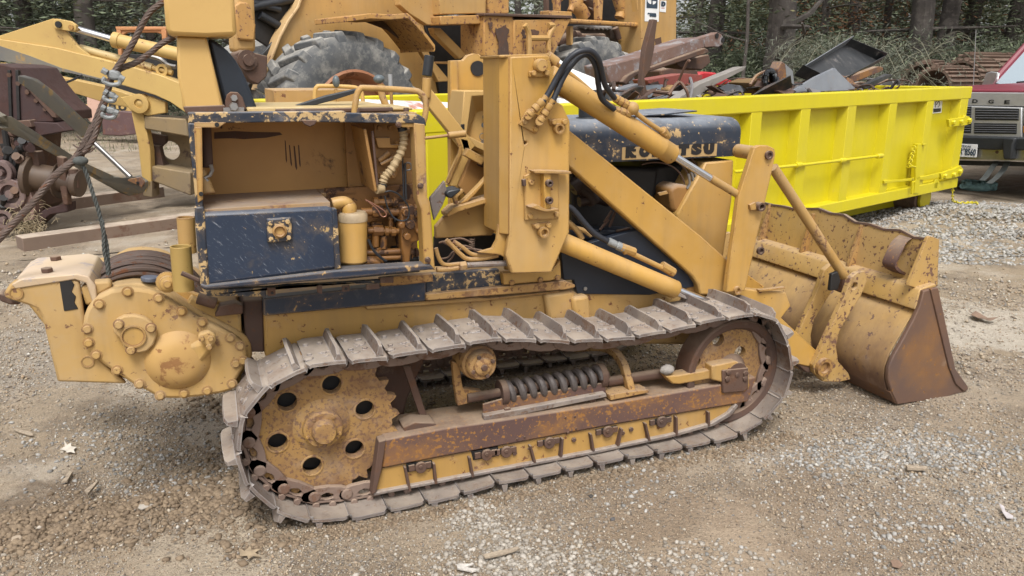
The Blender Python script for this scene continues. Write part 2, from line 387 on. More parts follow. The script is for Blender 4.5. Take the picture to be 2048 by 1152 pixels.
for side_y in (YO, YO+1.10):
    for i in range(NS):
        a, b = tp[i], tp[(i+1) % NS]; c = (a+b)/2; t = b-a; ang = -math.atan2(t.z, t.x)
        loc = V((c.x, side_y, c.z))
        if o_sh is None:
            o_sh = mk('track_shoe', shoe_mesh(), m_shoe, None, 0); o_ln = mk('track_link', link_mesh(-1), m_link, None, .003, seg=1); o_lf = mk('track_link', link_mesh(1), m_link, None, .003, seg=1)
            new = [o_sh, o_ln, o_lf]; shoes_v = [o_sh]
        elif len(shoes_v) < 6:
            shoes_v.append(mk('track_shoe', shoe_mesh(len(shoes_v)), m_shoe, None, 0)); new = [shoes_v[-1], o_ln.copy(), o_lf.copy()]
            for o in new[1:]: COL.objects.link(o)
        else:
            new = [o.copy() for o in (random.choice(shoes_v), o_ln, o_lf)]
            for o in new: COL.objects.link(o)
        for o in new:
            o.parent = cl; jx = random.uniform(-.002, .002)
            o.location = loc-cl.location+V((0, 0, jx)); o.rotation_euler = (random.uniform(-.02, .02) if o.name.startswith('track_shoe') else 0, ang+random.uniform(-.02, .02), 0)

# ---- sprocket
SY = 2.572
sc_ = P(642.7, 851, SY); hr = abs((P(642.7+0, 851, SY)-sc_).length)
hx = [(480+x/3.841, 700+y/3.841) for x, y in [(705,265),(960,455),(880,760),(555,890),(290,710),(362,395)]]
hp = [P(x, y, SY) for x, y in hx]
sc_ = sum(hp, V((0, 0, 0)))/6; hring = sum((p-sc_).length for p in hp)/6
RT_ = .272; ux, uz = V((1, 0, 0)), V((0, 0, 1))
teeth = []
NT = 25
for i in range(NT):
    for da, r in ((-.5, RT_*.925), (-.28, RT_*.915), (-.1, RT_*.99), (0, RT_*1.02), (.1, RT_*.99), (.28, RT_*.915)):
        aa = 2*math.pi*(i+da)/NT; teeth.append(sc_+ux*(r*math.cos(aa))+uz*(r*math.sin(aa)))
mb = MB(); mb.prism(teeth, Yv*.035, [ring(p, ux, uz, .034, 20) for p in hp])
spk = part('drive_sprocket', mb, m_spk, 0)
for p in hp:
    mbr = MB(); N_ = 24
    for k, (r0, y0) in enumerate(((.033, -.004), (.044, -.008), (.047, .001))):
        pass
    mbr.lathe(p+V((0, .003, 0)), V((0, -1, 0)), [(.0335, 0), (.0335, .005), (.036, .0065), (.041, .005), (.043, 0)], 24, False, True)
    part('hole_rim', mbr, m_spk, 0, spk)
mb = MB(); mb.lathe(sc_, V((0, -1, 0)), [(.100, 0), (.085, .010), (.070, .014), (.068, .036), (.062, .042), (.043, .043), (.041, .066), (.036, .074), (0.001, .076)], 30, True, True)
for k in range(5):
    aa = k*1.26+.9; bolt(mb, sc_+ux*(.057*math.cos(aa))+uz*(.057*math.sin(aa))+V((0, -.040, 0)), V((0, -1, 0)), .007, .008)
part('sprocket_hub', mb, m_spk, 0, spk)
# drive housing behind the sprocket, coloured near black as shade inside its holes
mb = MB(); mb.lathe(sc_+V((0, .06, 0)), Yv, [(.20, 0), (.23, .12), (.2, .3)], 24, True, True); part('final_drive_housing', mb, m_dark, .01)

# ---- idler
IY = 2.565
ic = V((2.036, IY, .268)); IR = .232
i_h = [P(1436.4, 679.7, IY), P(1479.8, 705.7, IY), P(1389, 723.1, IY)]
holes = []
for p in i_h: holes.append(p)
for p in (i_h[2],):
    q = ic*2-p; q.y = IY; holes.append(q)
mb = MB(); mb.prism(ring(ic, ux, uz, IR*.86, 40), Yv*.03, [ring(p, ux, uz, .030, 18) for p in holes])
idl = part('front_idler', mb, m_spk, 0)
mb = MB(); mb.lathe(ic+V((0, -.028, 0)), Yv, [(IR*.80, .022), (IR*.86, .004), (IR*.97, 0), (IR, .006), (IR, .10), (IR*.9, .11), (IR*.80, .09)], 44, False, True); part('idler_rim', mb, m_rustdk, 0, idl)
mb = MB(); mb.lathe(ic, V((0, -1, 0)), [(.075, 0), (.062, .018), (.05, .05)], 24, True, True); part('idler_hub', mb, m_rustdk, 0, idl)

# ---- track frame, guard, rollers, recoil spring
BY = 2.520
tf = part('track_frame', plate(M, [(769,880),(895,856),(968,846),(1240,804),(1447,769),(1513,754),(1497,803),(1473,808),(1240,847),(871,916),(764,937)], BY, .19), m_rustbeam, .006)
gd_t = [(764,937),(871,916),(1240,847),(1473,808),(1458,826),(1425,846),(1344,869),(1183,903),(1030,932),(747,986)]
gd = part('roller_guard', plate(M, gd_t, BY+.012, .02), m_yelw, .003)
part('end_plate', plate(M, [(758,884),(772,880),(764,937),(752,986),(743,990)], BY-.010, .05), m_rustdk, .003, gd)
lip = [(747,986),(1030,932),(1183,903),(1344,869),(1425,846),(1458,826),(1473,808),(1477,812),(1462,832),(1428,852),(1345,875),(1184,909),(1031,938),(748,992)]
part('guard_lip', plate(M, lip, BY-.006, .05), m_shoe, .003, gd)
c4 = cc(430, 580, 2.303); c5 = cc(1000, 560, 2.619)
wins = [c4((880,800),(1000,785),(1003,822),(885,840)), c4((1180,745),(1305,722),(1308,765),(1190,785)), c5((500,785),(612,762),(612,795),(505,815)), c5((785,735),(890,712),(890,742),(790,765)), c5((200,845),(300,825),(300,850),(205,872)), c5((-20,888),(70,870),(72,900),(-18,920))]
for q in wins:
    part('guard_slot', plate(M, q, BY+.008, .012), m_dark, .002, gd)  # no real opening: a near-black plate paints the shade in the window
    cx = sum(p[0] for p in q)/4; cy = sum(p[1] for p in q)/4
    mbr = MB(); pcyl(mbr, cx+2, cy+1, BY+.006, 12, .012, 14); pbolt(mbr, cx+2, cy+1, BY-.004, 4)
    for dx in (-16, 17): mbr.add(*(lambda bx: (bx.v, bx.f))(MB().box(P(cx+dx, cy-dx*.18, BY+.006), V((.011, 0, 0)), V((0, .006, 0)), V((0, 0, .011)))))
    part('roller_end', mbr, m_rustdk, .002, gd)
for xa, ya, xb, yb in [(*c4((870,806))[0], *c4((892,915))[0]), (*c4((1003,790))[0], *c4((1010,882))[0]), (*c4((1165,762))[0], *c4((1180,852))[0]), (*c5((318,820))[0], *c5((308,915))[0]), (*c5((465,797))[0], *c5((478,885))[0]), (*c5((628,770))[0], *c5((606,858))[0]), (*c5((750,742))[0], *c5((770,832))[0]), (*c5((912,708))[0], *c5((912,800))[0]), (*c5((1080,682))[0], *c5((1080,755))[0]), (*c5((150,858))[0], *c5((172,945))[0])]:
    a, b = P(xa, ya, BY+.012), P(xb, yb, BY+.012); d = (b-a)
    mbr = MB(); mbr.prism([a+V((-.004, 0, 0)), a+V((.004, 0, 0)), b+V((.006, 0, 0)), b+V((-.004, 0, 0))], V((0, -.022, 0))); part('guard_rib', mbr, m_rustdk, .001, gd)
mb = MB()
for x, y in [(1034,878),(1049,874),(1057,897),(1131,835),(1150,833),(1136,865),(1152,857)]: pbolt(mb, x, y, BY, 2.6, .003)
for x, y in c5((385,835),(640,800),(685,780),(75,905),(1240,640)): pbolt(mb, x, y, BY+.01, 5, .008)
part('guard_bolt', mb, m_rustdk, 0, tf)
# beam top clutter
mb = MB(); a, b = P(1009, 798, BY+.05), P(1208, 766, BY+.05)
part('spring_guard', plate(M, [(966,809),(1009,797),(1210,766),(1213,792),(968,842)], BY+.045, .012), m_rustbeam, .003, tf)
part('spring_guard_foot', plate(M, [(968,832),(1212,786),(1214,794),(969,845)], BY+.02, .03), m_shoe, .003, tf)
for x, y in ((1016,826),(1186,797)): part('guard_lug', plate(M, [(x-6,y-8),(x+6,y-10),(x+6,y+6),(x-6,y+8)], BY+.03, .015), m_rustdk, .002, tf)
SYc = 2.600
A, B = P(1008, 784, SYc), P(1198, 752, SYc); ax = (B-A); L = ax.length; axn = ax.normalized(); rs = px_r(M, 1100, 770, SYc, 25)
q1 = V((0, 1, 0)); q2 = axn.cross(q1)
helix = []
turns = 9.5
for k in range(int(turns*16)+1):
    t = k/(turns*16); aa = 2*math.pi*turns*t; helix.append(A+ax*t+(q1*math.cos(aa)+q2*math.sin(aa))*(rs-.0155))
part('recoil_spring', MB().tube(helix, .0155, 9), plain('spring_grey', (.105, .088, .082), .55, .2, .35, 18, .4), 0)
mb = MB().cyl(A-axn*.15, B+axn*.04, .019, n=14); mb.cyl(A-axn*.02, A+axn*.006, rs*1.02); mb.cyl(B-axn*.006, B+axn*.02, rs*1.02); part('spring_rod', mb, m_rustdk, .002)
mb = MB().cyl(P(1214, 763, SYc), P(1345, 743, SYc), .020, .022, n=14); part('yoke_rod', mb, m_rustdk, .002)
yk = part('idler_yoke', plate(M, c5((868,505),(930,500),(1110,470),(1110,518),(940,548),(905,545)), 2.535, .06), m_yelw, .006)
part('yoke_stone', MB().sphere(P(1334, 739, 2.55), .03, 8, (1.1, .8, .7)), plain('grey_stone', (.33, .30, .27), .9, 0, .25, 15, .5), 0, yk)
bl = part('idler_block', plate(M, [(1424,732),(1472,722),(1498,736),(1499,778),(1424,760)], BY-.004, .07), m_yelw, .006)
part('idler_cap', plate(M, [(1445,741),(1497,736),(1497,776),(1488,783),(1446,787)], BY-.012, .02), m_rustdk, .004, bl)
mb = MB()
for x, y in c5((1195,483),(1190,517),(1285,488),(1283,515)): pbolt(mb, x, y, BY-.012, 6, .008)
pcyl(mb, *c5((1243,498))[0], BY-.012, 5, .004); part('cap_bolt', mb, m_rustdk, 0, bl)
# arched strut with its foot
arch = [P(x, y, Y) for x, y, Y in ((1150,696,2.86),(1200,694,2.78),(1228,704,2.69),(1246,728,2.62),(1255,757,2.575),(1262,783,2.56))]
mb = MB(); pts = spline(arch, 5)
for i in range(len(pts)-1):
    a, b = pts[i], pts[i+1]; mb.prism([a+V((-.02, 0, .006)), a+V((.02, 0, .006)), a+V((.02, 0, -.02)), a+V((-.02, 0, -.02))], b-a)
part('cross_strut', MB().tube(pts, .022, 4), m_yelr, .003)
ft = part('strut_foot', plate(M, c5((575,605),(640,590),(775,575),(783,590),(580,632)), BY+.01, .10), m_yelr, .003)
mb = MB()
for x, y in c5((597,588),(700,578),(750,565)): c = P(x, y+4, BY+.05); bolt(mb, c, UZ, .012, .012)
part('foot_bolt', mb, m_rustdk, 0, ft)
part('diagonal_brace', plate(M, [(806,733),(822,733),(860,849),(846,851)], 2.64, .02), m_rustdk, .003)
part('brace_foot', plate(M, [(806,856),(830,845),(870,846),(880,858),(812,870)], 2.56, .08), m_rustdk, .004)
# carrier roller
mb = MB(); c = P(966, 733, 2.50); mb.lathe(c, V((0, 1, 0)), [(.022, -.014), (.032, -.008), (.034, .0), (.050, .002), (.055, .01), (.057, .035), (.066, .04), (.070, .06), (.070, .15), (.06, .17)], 28, True, True)
cr = part('carrier_roller', mb, m_yelr, 0)
mb = MB()
for k in range(4): bolt(mb, c+V((.041*math.cos(k*1.57+.4), 0, .041*math.sin(k*1.57+.4))), V((0, -1, 0)), .008, .007)
pbolt(mb, 968, 735, 2.487, 7, .01); part('roller_bolt', mb, m_rustdk, 0, cr)
part('roller_bracket', plate(M, [(905,723),(918,727),(926,778),(964,782),(964,801),(916,812),(909,770)], 2.60, .03), m_yelr, .003)

# ---- hull
HY = 2.76
hull = part('hull', plate(M, [(527,628),(700,606),(860,600),(1150,585),(1400,575),(1445,610),(1385,690),(1240,688),(1000,690),(850,705),(800,760),(700,860),(560,800),(530,710)], HY, .74), m_yelw, .01)
part('drive_case', plate(M, [(700,690),(838,690),(850,720),(815,800),(800,870),(700,880)], HY-.03, .10), m_rustdk, .01, hull)
c6 = cc(500, 520, 3.012)
part('frame_rail', plate(M, [(527,597),(852,562),(852,602),(527,632)], HY-.03, .05), m_navyfew, .004)
part('frame_ledge', plate(M, c6((1060,207),(1900,125),(1960,150),(1960,166),(1900,180),(1062,246)), HY-.045, .06), m_yelr, .004)
part('ledge_flange', plate(M, c6((700,275),(1380,225),(1430,232),(1870,185),(1870,196),(1400,250),(700,300)), HY-.02, .03), m_yelw, .003)
part('side_cover', plate(M, c6((920,92),(1070,85),(1500,55),(1520,155),(1060,208),(1060,150),(920,155)), HY-.02, .03), m_navyedge, .004)
part('rust_cover', plate(M, c6((780,112),(915,95),(1100,85),(1105,130),(920,152),(790,158)), HY-.04, .03), m_yelr, .003)
mb = MB()
for x, y in c6((1575,135),(1747,118),(1850,105)): pbolt(mb, x, y, HY-.05, 6, .01)
part('ledge_bolt', mb, m_yelr, 0)
part('tower_foot', plate(M, c6((1525,80),(1820,60),(1870,0),(1875,105),(1810,125),(1530,150)), HY-.05, .04), m_yel, .003)
# bumpy side casting
part('side_casting', plate(M, [(1090,590),(1150,580),(1160,640),(1100,660)], HY-.03, .06), m_yelw, .015)
part('side_casting', plate(M, [(1145,596),(1178,590),(1186,640),(1150,650)], HY-.05, .06), m_yelw, .015)
part('engine_skirt', plate(M, [(1122,505),(1125,500),(1290,455),(1460,560),(1300,590),(1155,588),(1148,560),(1128,560)], HY-.01, .03), plain('blue_black_panel', (.012, .017, .028), .4, 0, .3, 6), .003)
mb = MB(); pcyl(mb, 1170, 577, HY-.012, 4, .006); part('skirt_bolt', mb, m_steel, 0)
# ---- side tank with its open locker
TY = 2.50
ct = cc(350, 180, 2.743)
tk = part('side_tank', plate(M, [(393,436),(402,425),(655,413),(664,417),(676,428),(682,538),(400,575)], TY, .34), m_navy, .012)
ztop = P(620, 228, TY).z
xl, xr = P(377, 232, TY).x, P(848, 236, TY).x
zsh = P(620, 411, TY).z
# top rim and top plate
part('top_rim', plate(M, [(375,225),(690,222),(692,226),(838,229),(850,237),(853,252),(828,247),(600,244),(376,247)], TY, .045), m_navyedge, .004, tk)
part('top_plate', MB().box(((xl+xr)/2, TY+.52, ztop-.012), V(((xr-xl)/2-.01, 0, 0)), V((0, .475, 0)), V((0, 0, .008))), m_yelw, .003, tk)
part('left_post', plate(M, [(375,246),(404,247),(405,380),(407,418),(393,426),(385,340)], TY-.002, .05), m_navyedge, .004, tk)
part('post_flange', plate(M, ct((105,205),(148,205),(155,600),(125,620)), TY-.006, .02), m_yelw, .002, tk)
mb = MB()
for x, y in ct((230,190),(143,570)): pcyl(mb, x, y, TY-.008, 4.5, .006, 12)
part('post_bolt', mb, m_dark, 0, tk)
part('corner_gusset', plate(M, ct((105,178),(280,178),(240,208),(105,206)), TY-.004, .02), m_yelw, .002, tk)
rp = part('right_post', plate(M, ct((1310,180),(1372,186),(1385,590),(1400,615),(1428,990),(1366,975),(1352,660),(1330,600)), TY-.002, .06), m_yelw, .004, tk)
mb = MB()
for x, y in ct((1225,190),(1345,525),(1385,930)): pcyl(mb, x, y, TY-.006, 6, .008, 14); pcyl(mb, x, y, TY-.014, 3, .004, 10)
part('post_boss', mb, m_rustdk, 0, rp)
part('boss_plate', plate(M, ct((1185,172),(1312,174),(1312,205),(1250,205)), TY+.006, .012), m_yelw, .002, rp)
part('rim_lug', plate(M, ct((690,165),(780,165),(770,190),(740,203),(712,190)), TY-.006, .02), m_rustdk, .003, tk)
part('bottom_bar', plate(M, ct((170,1070),(890,988),(1400,955),(1428,985),(1000,1030),(165,1098),(140,1085),(140,1060)), TY-.01, .06), m_navyfew, .006, tk)
part('tank_flange', plate(M, ct((105,640),(160,640),(190,1085),(140,1085)), TY-.006, .03), m_navyedge, .006, tk)
part('tank_edge', plate(M, ct((862,650),(888,652),(912,978),(878,985)), TY-.006, .03), m_navyedge, .003, tk)
# locker: back panel, shelf, ceiling shade, partition, left side
BYk = TY+.32
xp = P(725, 400, TY).x
def wall(name, x0, x1, y0, y1, z0, z1, mat, parent=tk): return part(name, MB().box(((x0+x1)/2, (y0+y1)/2, (z0+z1)/2), V(((x1-x0)/2, 0, 0)), V((0, (y1-y0)/2, 0)), V((0, 0, (z1-z0)/2))), mat, .002, parent)
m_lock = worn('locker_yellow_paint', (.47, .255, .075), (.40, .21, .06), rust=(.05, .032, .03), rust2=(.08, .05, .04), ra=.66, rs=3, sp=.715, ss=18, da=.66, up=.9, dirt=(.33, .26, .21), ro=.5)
wall('locker_back', xl, xr, BYk, BYk+.015, zsh-.02, ztop-.02, m_lock)
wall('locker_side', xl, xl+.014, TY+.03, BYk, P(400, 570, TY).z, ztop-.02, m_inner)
m_shelf = worn('dusty_shelf', (.33, .20, .08), (.28, .17, .07), rust=(.16, .08, .05), rust2=(.22, .11, .06), ra=.55, rs=9, sp=.6, dirt=(.27, .215, .17), da=.42, up=.85, ro=.8)
sh_ = wall('locker_shelf', xl+.015, P(662, 411, TY).x, TY+.012, BYk-.002, zsh-.012, zsh+.006, m_shelf)
wall('shelf_ledge', P(662, 411, TY).x+.002, xp+.02, BYk-.11, BYk-.002, zsh-.008, zsh+.006, m_shelf)
# four scorched stripes and the long smear are flat marks on the back panel: thin scale flakes
mb = MB()
for (xa, ya, xb, yb, wd) in [(603,285,608,318,5),(613,288,618,333,5),(624,295,628,342,6),(635,292,636,335,5)]:
    x0, y0 = 350+(xa-0)*0+(xa-350), ya
for (xa, ya, xb, yb, wd) in [(602,275,610,400,5),(625,300,636,420,6),(650,305,663,440,8),(675,300,684,425,6)]:
    q = ct((xa,ya),(xa+wd,ya+4),(xb+wd,yb-12),(xb+wd*.4,yb),(xb-wd*.5,yb-20)); mb.prism([M.at(x, y, BYk-.0015) for x, y in q], V((0, .002, 0)))
part('scorch_mark', mb, m_rustdk, 0, tk)
mb = MB(); mb.prism([M.at(x, y, BYk-.0012) for x, y in ct((215,232),(330,225),(420,230),(575,232),(590,245),(500,262),(380,270),(300,265),(215,268))], V((0, .002, 0)))
part('scorch_mark', mb, m_rustdk, 0, tk)
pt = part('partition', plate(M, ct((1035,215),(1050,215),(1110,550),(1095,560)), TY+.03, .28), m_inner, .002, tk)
mb = MB().tube([P(1083/2.743+350, 180+225/2.743, TY+.03), P(1110/2.743+350, 180+520/2.743, TY+.03)], .004, 6); part('thin_rod', mb, m_rustdk, 0, tk)
mb = MB().tube(spline([P(x, y, TY+.10) for x, y in ct((185,400),(190,450),(160,490),(185,520),(200,580))], 4), [.006, .006, .008, .01, .012, .014]*2+[.02]*4+[.022]*1, 10) if False else MB().cyl(P(416, 388, TY+.1), P(404, 340, TY+.12), .022, .012)
part('filler_spout', mb, m_yelw, 0, tk)
mb = MB().tube([P(x, y, TY+.1) for x, y in ct((195,410),(205,440),(190,470),(165,480),(180,500))], .006, 6); part('spout_cap_chain', mb, m_steel, 0, tk)
mb = MB().cyl(P(416, 335, TY+.14), P(412, 255, TY+.16), .016); part('dark_pipe', mb, m_rustdk, 0, tk)
# drain plug block on the tank front
c = P(558, 460, TY)
pg = part('plug_block', plate(M, [(533,438),(583,435),(585,483),(535,487)], TY-.014, .02), m_navyedge, .005, tk)
mb = MB(); r = px_r(M, 558, 460, TY, 14); mb.lathe(c+V((0, -.012, 0)), V((0, -1, 0)), [(r, 0), (r, .012), (r*.75, .016), (r*.6, .008), (0.001, .006)], 24, True, True); part('sight_plug', mb, m_yelw, 0, pg)
mb = MB()
for x, y in ((541,446),(575,443),(542,478),(577,475)): pbolt(mb, x, y, TY-.014, 5, .007)
part('plug_bolt', mb, m_navyedge, 0, pg)
# filter, elbows
FY = TY+.085
ftx = lambda x, y: P(x, y, FY)
mb = MB(); b0, b1 = ftx(706, 524), ftx(706, 438); r = px_r(M, 706, 480, FY, 28); mb.lathe(b0, b1-b0, [(r*.9, 0), (r, .04), (r, .92), (r*.98, 1)], 28); fl = part('oil_filter', mb, m_yel, 0, tk)
mb = MB(); mb.lathe(b1, UZ, [(r*1.03, -.006), (r*1.03, .016), (r*.9, .024), (.001, .026)], 28, True, True); part('filter_lid', mb, plain('pale_grey_paint', (.33, .25, .155), .6, 0, .3, 18), 0, fl)
mb = MB().tube(spline([ftx(698, 428)+V((0, 0, 0)), ftx(698, 412), ftx(688, 404)+V((0, .0, 0)), ftx(664, 408)+V((0, .0, 0))], 5), .020, 12); mb.lathe(ftx(698, 413), UZ, [(.024, -.02), (.026, 0), (.02, .012), (.01, .016)], 14, True, True); part('filter_elbow', mb, m_yel, 0, fl)
mb = MB().tube(spline([ftx(716, 520), ftx(735, 522), ftx(755, 524), ftx(764, 540)], 5), .017, 10); part('lower_elbow', mb, m_oily, 0, tk)
# pump compartment
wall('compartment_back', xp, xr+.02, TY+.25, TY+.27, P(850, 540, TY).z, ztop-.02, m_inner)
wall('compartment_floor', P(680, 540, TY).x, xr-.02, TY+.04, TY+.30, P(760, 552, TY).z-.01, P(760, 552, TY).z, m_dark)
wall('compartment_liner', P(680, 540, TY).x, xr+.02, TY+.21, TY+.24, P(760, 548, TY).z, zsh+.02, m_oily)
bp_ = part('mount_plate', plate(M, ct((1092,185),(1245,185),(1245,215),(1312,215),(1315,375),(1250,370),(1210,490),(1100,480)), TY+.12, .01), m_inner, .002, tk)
part('bracket_bar', plate(M, ct((1100,262),(1180,262),(1182,300),(1270,300),(1270,318),(1115,318)), TY+.10, .02), m_lock, .002, bp_)
mb = MB()
for x, y in ct((1120,207),(1178,207),(1216,288),(1195,470),(1130,460),(1295,250)): pbolt(mb, x, y, TY+.12, 5, .01)
part('mount_bolt', mb, m_inner, 0, bp_)
mb = MB().cyl(P(*ct((1120,390))[0], TY+.1), P(*ct((1175,345))[0], TY+.1), .009); mb.cyl(P(*ct((1130,410))[0], TY+.09), P(*ct((1195,375))[0], TY+.09), .006); part('small_lever', mb, m_inner, 0, tk)
hz = spline([P(x, y, TY+.055) for x, y in ct((1245,205),(1256,265),(1240,340),(1190,430),(1150,480),(1137,528))], 10)
mb = MB().tube(hz, [.0135+.0022*math.sin(i*1.9) for i in range(len(hz))], 12); hzo = part('suction_hose', mb, m_hose, 0, tk)
mb = MB(); mb.tube(hz[:5], .0155, 12); mb.tube(hz[-5:], .0155, 12); part('hose_clamp', mb, m_rubber, 0, hzo)
mb = MB().cyl(P(*ct((1105,545))[0], TY+.04), P(*ct((1140,540))[0], TY+.05), .015); part('hose_stub', mb, m_hose, 0, hzo)
vb = part('valve_block', plate(M, ct((1240,640),(1310,632),(1345,690),(1340,830),(1300,840),(1290,955),(1255,955),(1240,830)), TY+.09, .09), m_oily, .006, tk)
mb = MB()
for x, y, r_ in ((*ct((1285,735))[0], 10), (*ct((1238,738))[0], 7), (*ct((1268,800))[0], 8), (*ct((1262,670))[0], 8), (*ct((1330,770))[0], 6), (*ct((1325,680))[0], 7)): pcyl(mb, x, y, TY+.09, r_, .022, 8)
part('valve_cap', mb, m_oily, .002, vb)
mb = MB()
for (x0, y0, x1, y1, r_) in ((1055,772,1090,772,.012),(1085,772,1140,772,.020),(1140,775,1235,775,.011),(1150,775,1170,775,.018),(1185,778,1210,778,.017),(1050,895,1240,885,.012),(1020,670,1085,668,.014),(1080,668,1140,665,.021),(1140,668,1235,672,.013),(1100,790,1100,860,.013),(1145,800,1145,870,.012),(1050,925,1240,918,.010)):
    p0, p1 = ct((x0, y0), (x1, y1)); mb.cyl(P(*p0, TY+.13), P(*p1, TY+.13), r_, n=8 if r_ > .016 else 12)
part('pump_fitting', mb, m_oily, .001, tk)
Rr = random.Random(5)
for k in range(16):
    x0, y0 = Rr.uniform(745, 822), Rr.uniform(400, 525); hz_ = Rr.random() < .5; l_ = Rr.uniform(18, 50); n0_ = Rr.uniform(.14, .20); r_ = Rr.uniform(.006, .016)
    a, b = P(x0, y0, TY+n0_), (P(min(x0+l_, 836), y0-1, TY+n0_) if hz_ else P(x0, min(y0+l_, 535), TY+n0_))
    part('pump_pipe', MB().lathe(a, b-a, [(r_, 0), (r_*1.5, .02), (r_*1.5, .2), (r_, .22), (r_, .8), (r_*1.4, .82), (r_*1.4, 1)], 8), m_oily if k % 3 else m_dark, .001, tk)
mb = MB().tube(spline([P(x, y, TY+.05) for x, y in ct((1150,560),(1190,555),(1235,580),(1280,640),(1280,700),(1245,718),(1200,700),(1165,640),(1150,580))], 6), .0028, 6); part('thin_hose', mb, m_rubber, 0, tk)
mb = MB().tube(spline([P(x, y, TY+.04) for x, y in ct((1045,602),(1090,625),(1150,665),(1158,690),(1135,693),(1110,655),(1060,612),(1045,605))], 5), .0018, 5); part('copper_wire', mb, plain('copper_wire', (.30, .14, .09), .5, .4), 0, tk)
mb = MB().tube(spline([P(x, y, TY+.06) for x, y in ct((1060,820),(1090,880),(1130,920),(1160,940))], 5), .005, 6); mb.tube([P(*ct((1248,370))[0], TY+.08), P(*ct((1255,600))[0], TY+.08)], .003, 6); mb.tube([P(*ct((1262,400))[0], TY+.08), P(*ct((1268,600))[0], TY+.08)], .004, 6); part('control_cable', mb, m_rubber, 0, tk)
mb = MB().tube(ring(P(*ct((1277,420))[0], TY+.09), ux, uz, .013, 14), .003, 6, True); part('wire_loop', mb, m_steel, 0, tk)
# brackets under the tank
bk = part('tank_bracket', plate(M, ct((170,1098),(500,1085),(1130,1045),(1130,1060),(620,1078),(500,1100),(500,1135),(170,1130)), TY+.06, .03), m_navyedge, .003, tk)
for q in (((505,1085),(552,1085),(552,1128),(510,1132)), ((780,1075),(808,1070),(808,1120),(780,1110)), ((918,1075),(958,1070),(958,1105),(918,1108)), ((1125,1030),(1200,1025),(1200,1058),(1130,1060)), ((1048,1070),(1120,1062),(1125,1090),(1052,1098))):
    part('bracket_lug', plate(M, ct(*q), TY+.05, .012), m_rustdk, .002, bk)
mb = MB(); pcyl(mb, *ct((533,1113))[0], TY+.05, 3, .003, 10); pcyl(mb, *ct((938,1090))[0], TY+.05, 3, .003, 10); part('lug_hole', mb, m_dark, 0, bk)

# ---- seat shell, protective post, rails and levers
PYp = 2.62
m_post = worn('post_yellow_paint', (.52, .33, .11), (.48, .30, .095), ra=.70, rs=4, sp=.74, ss=22, da=.70, ro=.45)
pst = part('protective_post', plate(M, [(353,72),(413,74),(448,219),(366,222),(363,191),(355,153)], PYp, .16), m_post, .008)
part('post_head', plate(M, [(324,-40),(466,-40),(474,71),(413,74),(345,71),(332,64)], PYp-.03, .22), m_post, .012, pst)
part('post_base', plate(M, [(366,213),(450,210),(452,224),(372,228)], PYp-.012, .19), m_rustdk, .004, pst)
sb = [(416,76),(428,80),(441,89),(456,102),(470,119),(482,138),(492,158),(500,178),(508,200),(517,222),(452,222)]
st = part('seat_shell', plate(M, sb, PYp+.03, .42), plain('black_vinyl', (.012, .017, .026), .42, 0, .25, 5), .03)
part('seat_hinge', plate(M, ct((275,60),(285,25),(305,10),(345,12),(370,40),(395,110),(275,110)), PYp+.018, .014), m_rustdk, .003, st)
mb = MB(); pbolt(mb, 468, 196, PYp+.018, 7, .012); mb.add(*(lambda b: (b.v, b.f))(MB().box(P(467, 220, PYp+.0), V((.03, 0, 0)), V((0, .03, 0)), V((0, 0, .008))))); pbolt(mb, 467, 213, PYp-.01, 9, .03); part('hinge_bolt', mb, m_steel, 0, st)
cr_ = cc(440, 0, 3.657)
def rail(name, pts, Y, rp, mat=m_yelw, k=5, parent=None):
    q = [P(x, y, Y) for x, y in pts]; r = px_r(M, *pts[0], Y, rp); return part(name, MB().tube(spline(q, k), r, 12), mat, 0, parent)
rail('grab_rail', [(628,232),(629,204),(630,182),(634,174),(643,172),(702,174),(716,178),(724,188),(727,219),(727,232)], 3.05, 4.2, m_post)
rail('grab_rail', [(708,233),(710,212),(714,190),(720,179),(732,176),(823,181),(840,186),(849,196),(852,214),(850,232),(846,246)], TY+.05, 6.2)
for (kx, ky, rpx, sq, pts, rp_, Yl) in ((672,163,9,(.8,.8,1.35),[(671,178),(676,205),(678,232)],3.4,3.02), (758,158,10,(1.15,1,.85),[(761,168),(764,190),(772,212),(778,235)],7,2.9)):
    o_ = rail('control_lever', pts, Yl, rp_); part('lever_knob', MB().sphere(P(kx, ky, Yl), px_r(M, kx, ky, Yl, rpx), 14, sq), plain('grey_knob', (.10, .12, .13), .45), 0, o_)
o_ = rail('control_lever', [(781,160),(785,235)], 2.95, 3.2); part('lever_grip', MB().cyl(P(780, 148, 2.95), P(781, 172, 2.95), .008), plain('grey_grip', (.28, .29, .30), .5), 0, o_)
part('exhaust_pipe_stub', MB().cyl(P(854, 156, 3.0), P(852, 196, 3.0), px_r(M, 854, 170, 3.0, 9)), m_yelw, .002)
part('rubber_sleeve', MB().cyl(P(859, 111, 3.0), P(854, 152, 3.0), px_r(M, 854, 130, 3.0, 10), n=18), m_rubber, .002)
br = [P(845, 180, 3.0), P(858, 205, 3.0), P(935, 295, 3.0), P(945, 318, 3.0), P(934, 345, 3.0), P(912, 385, 3.0)]
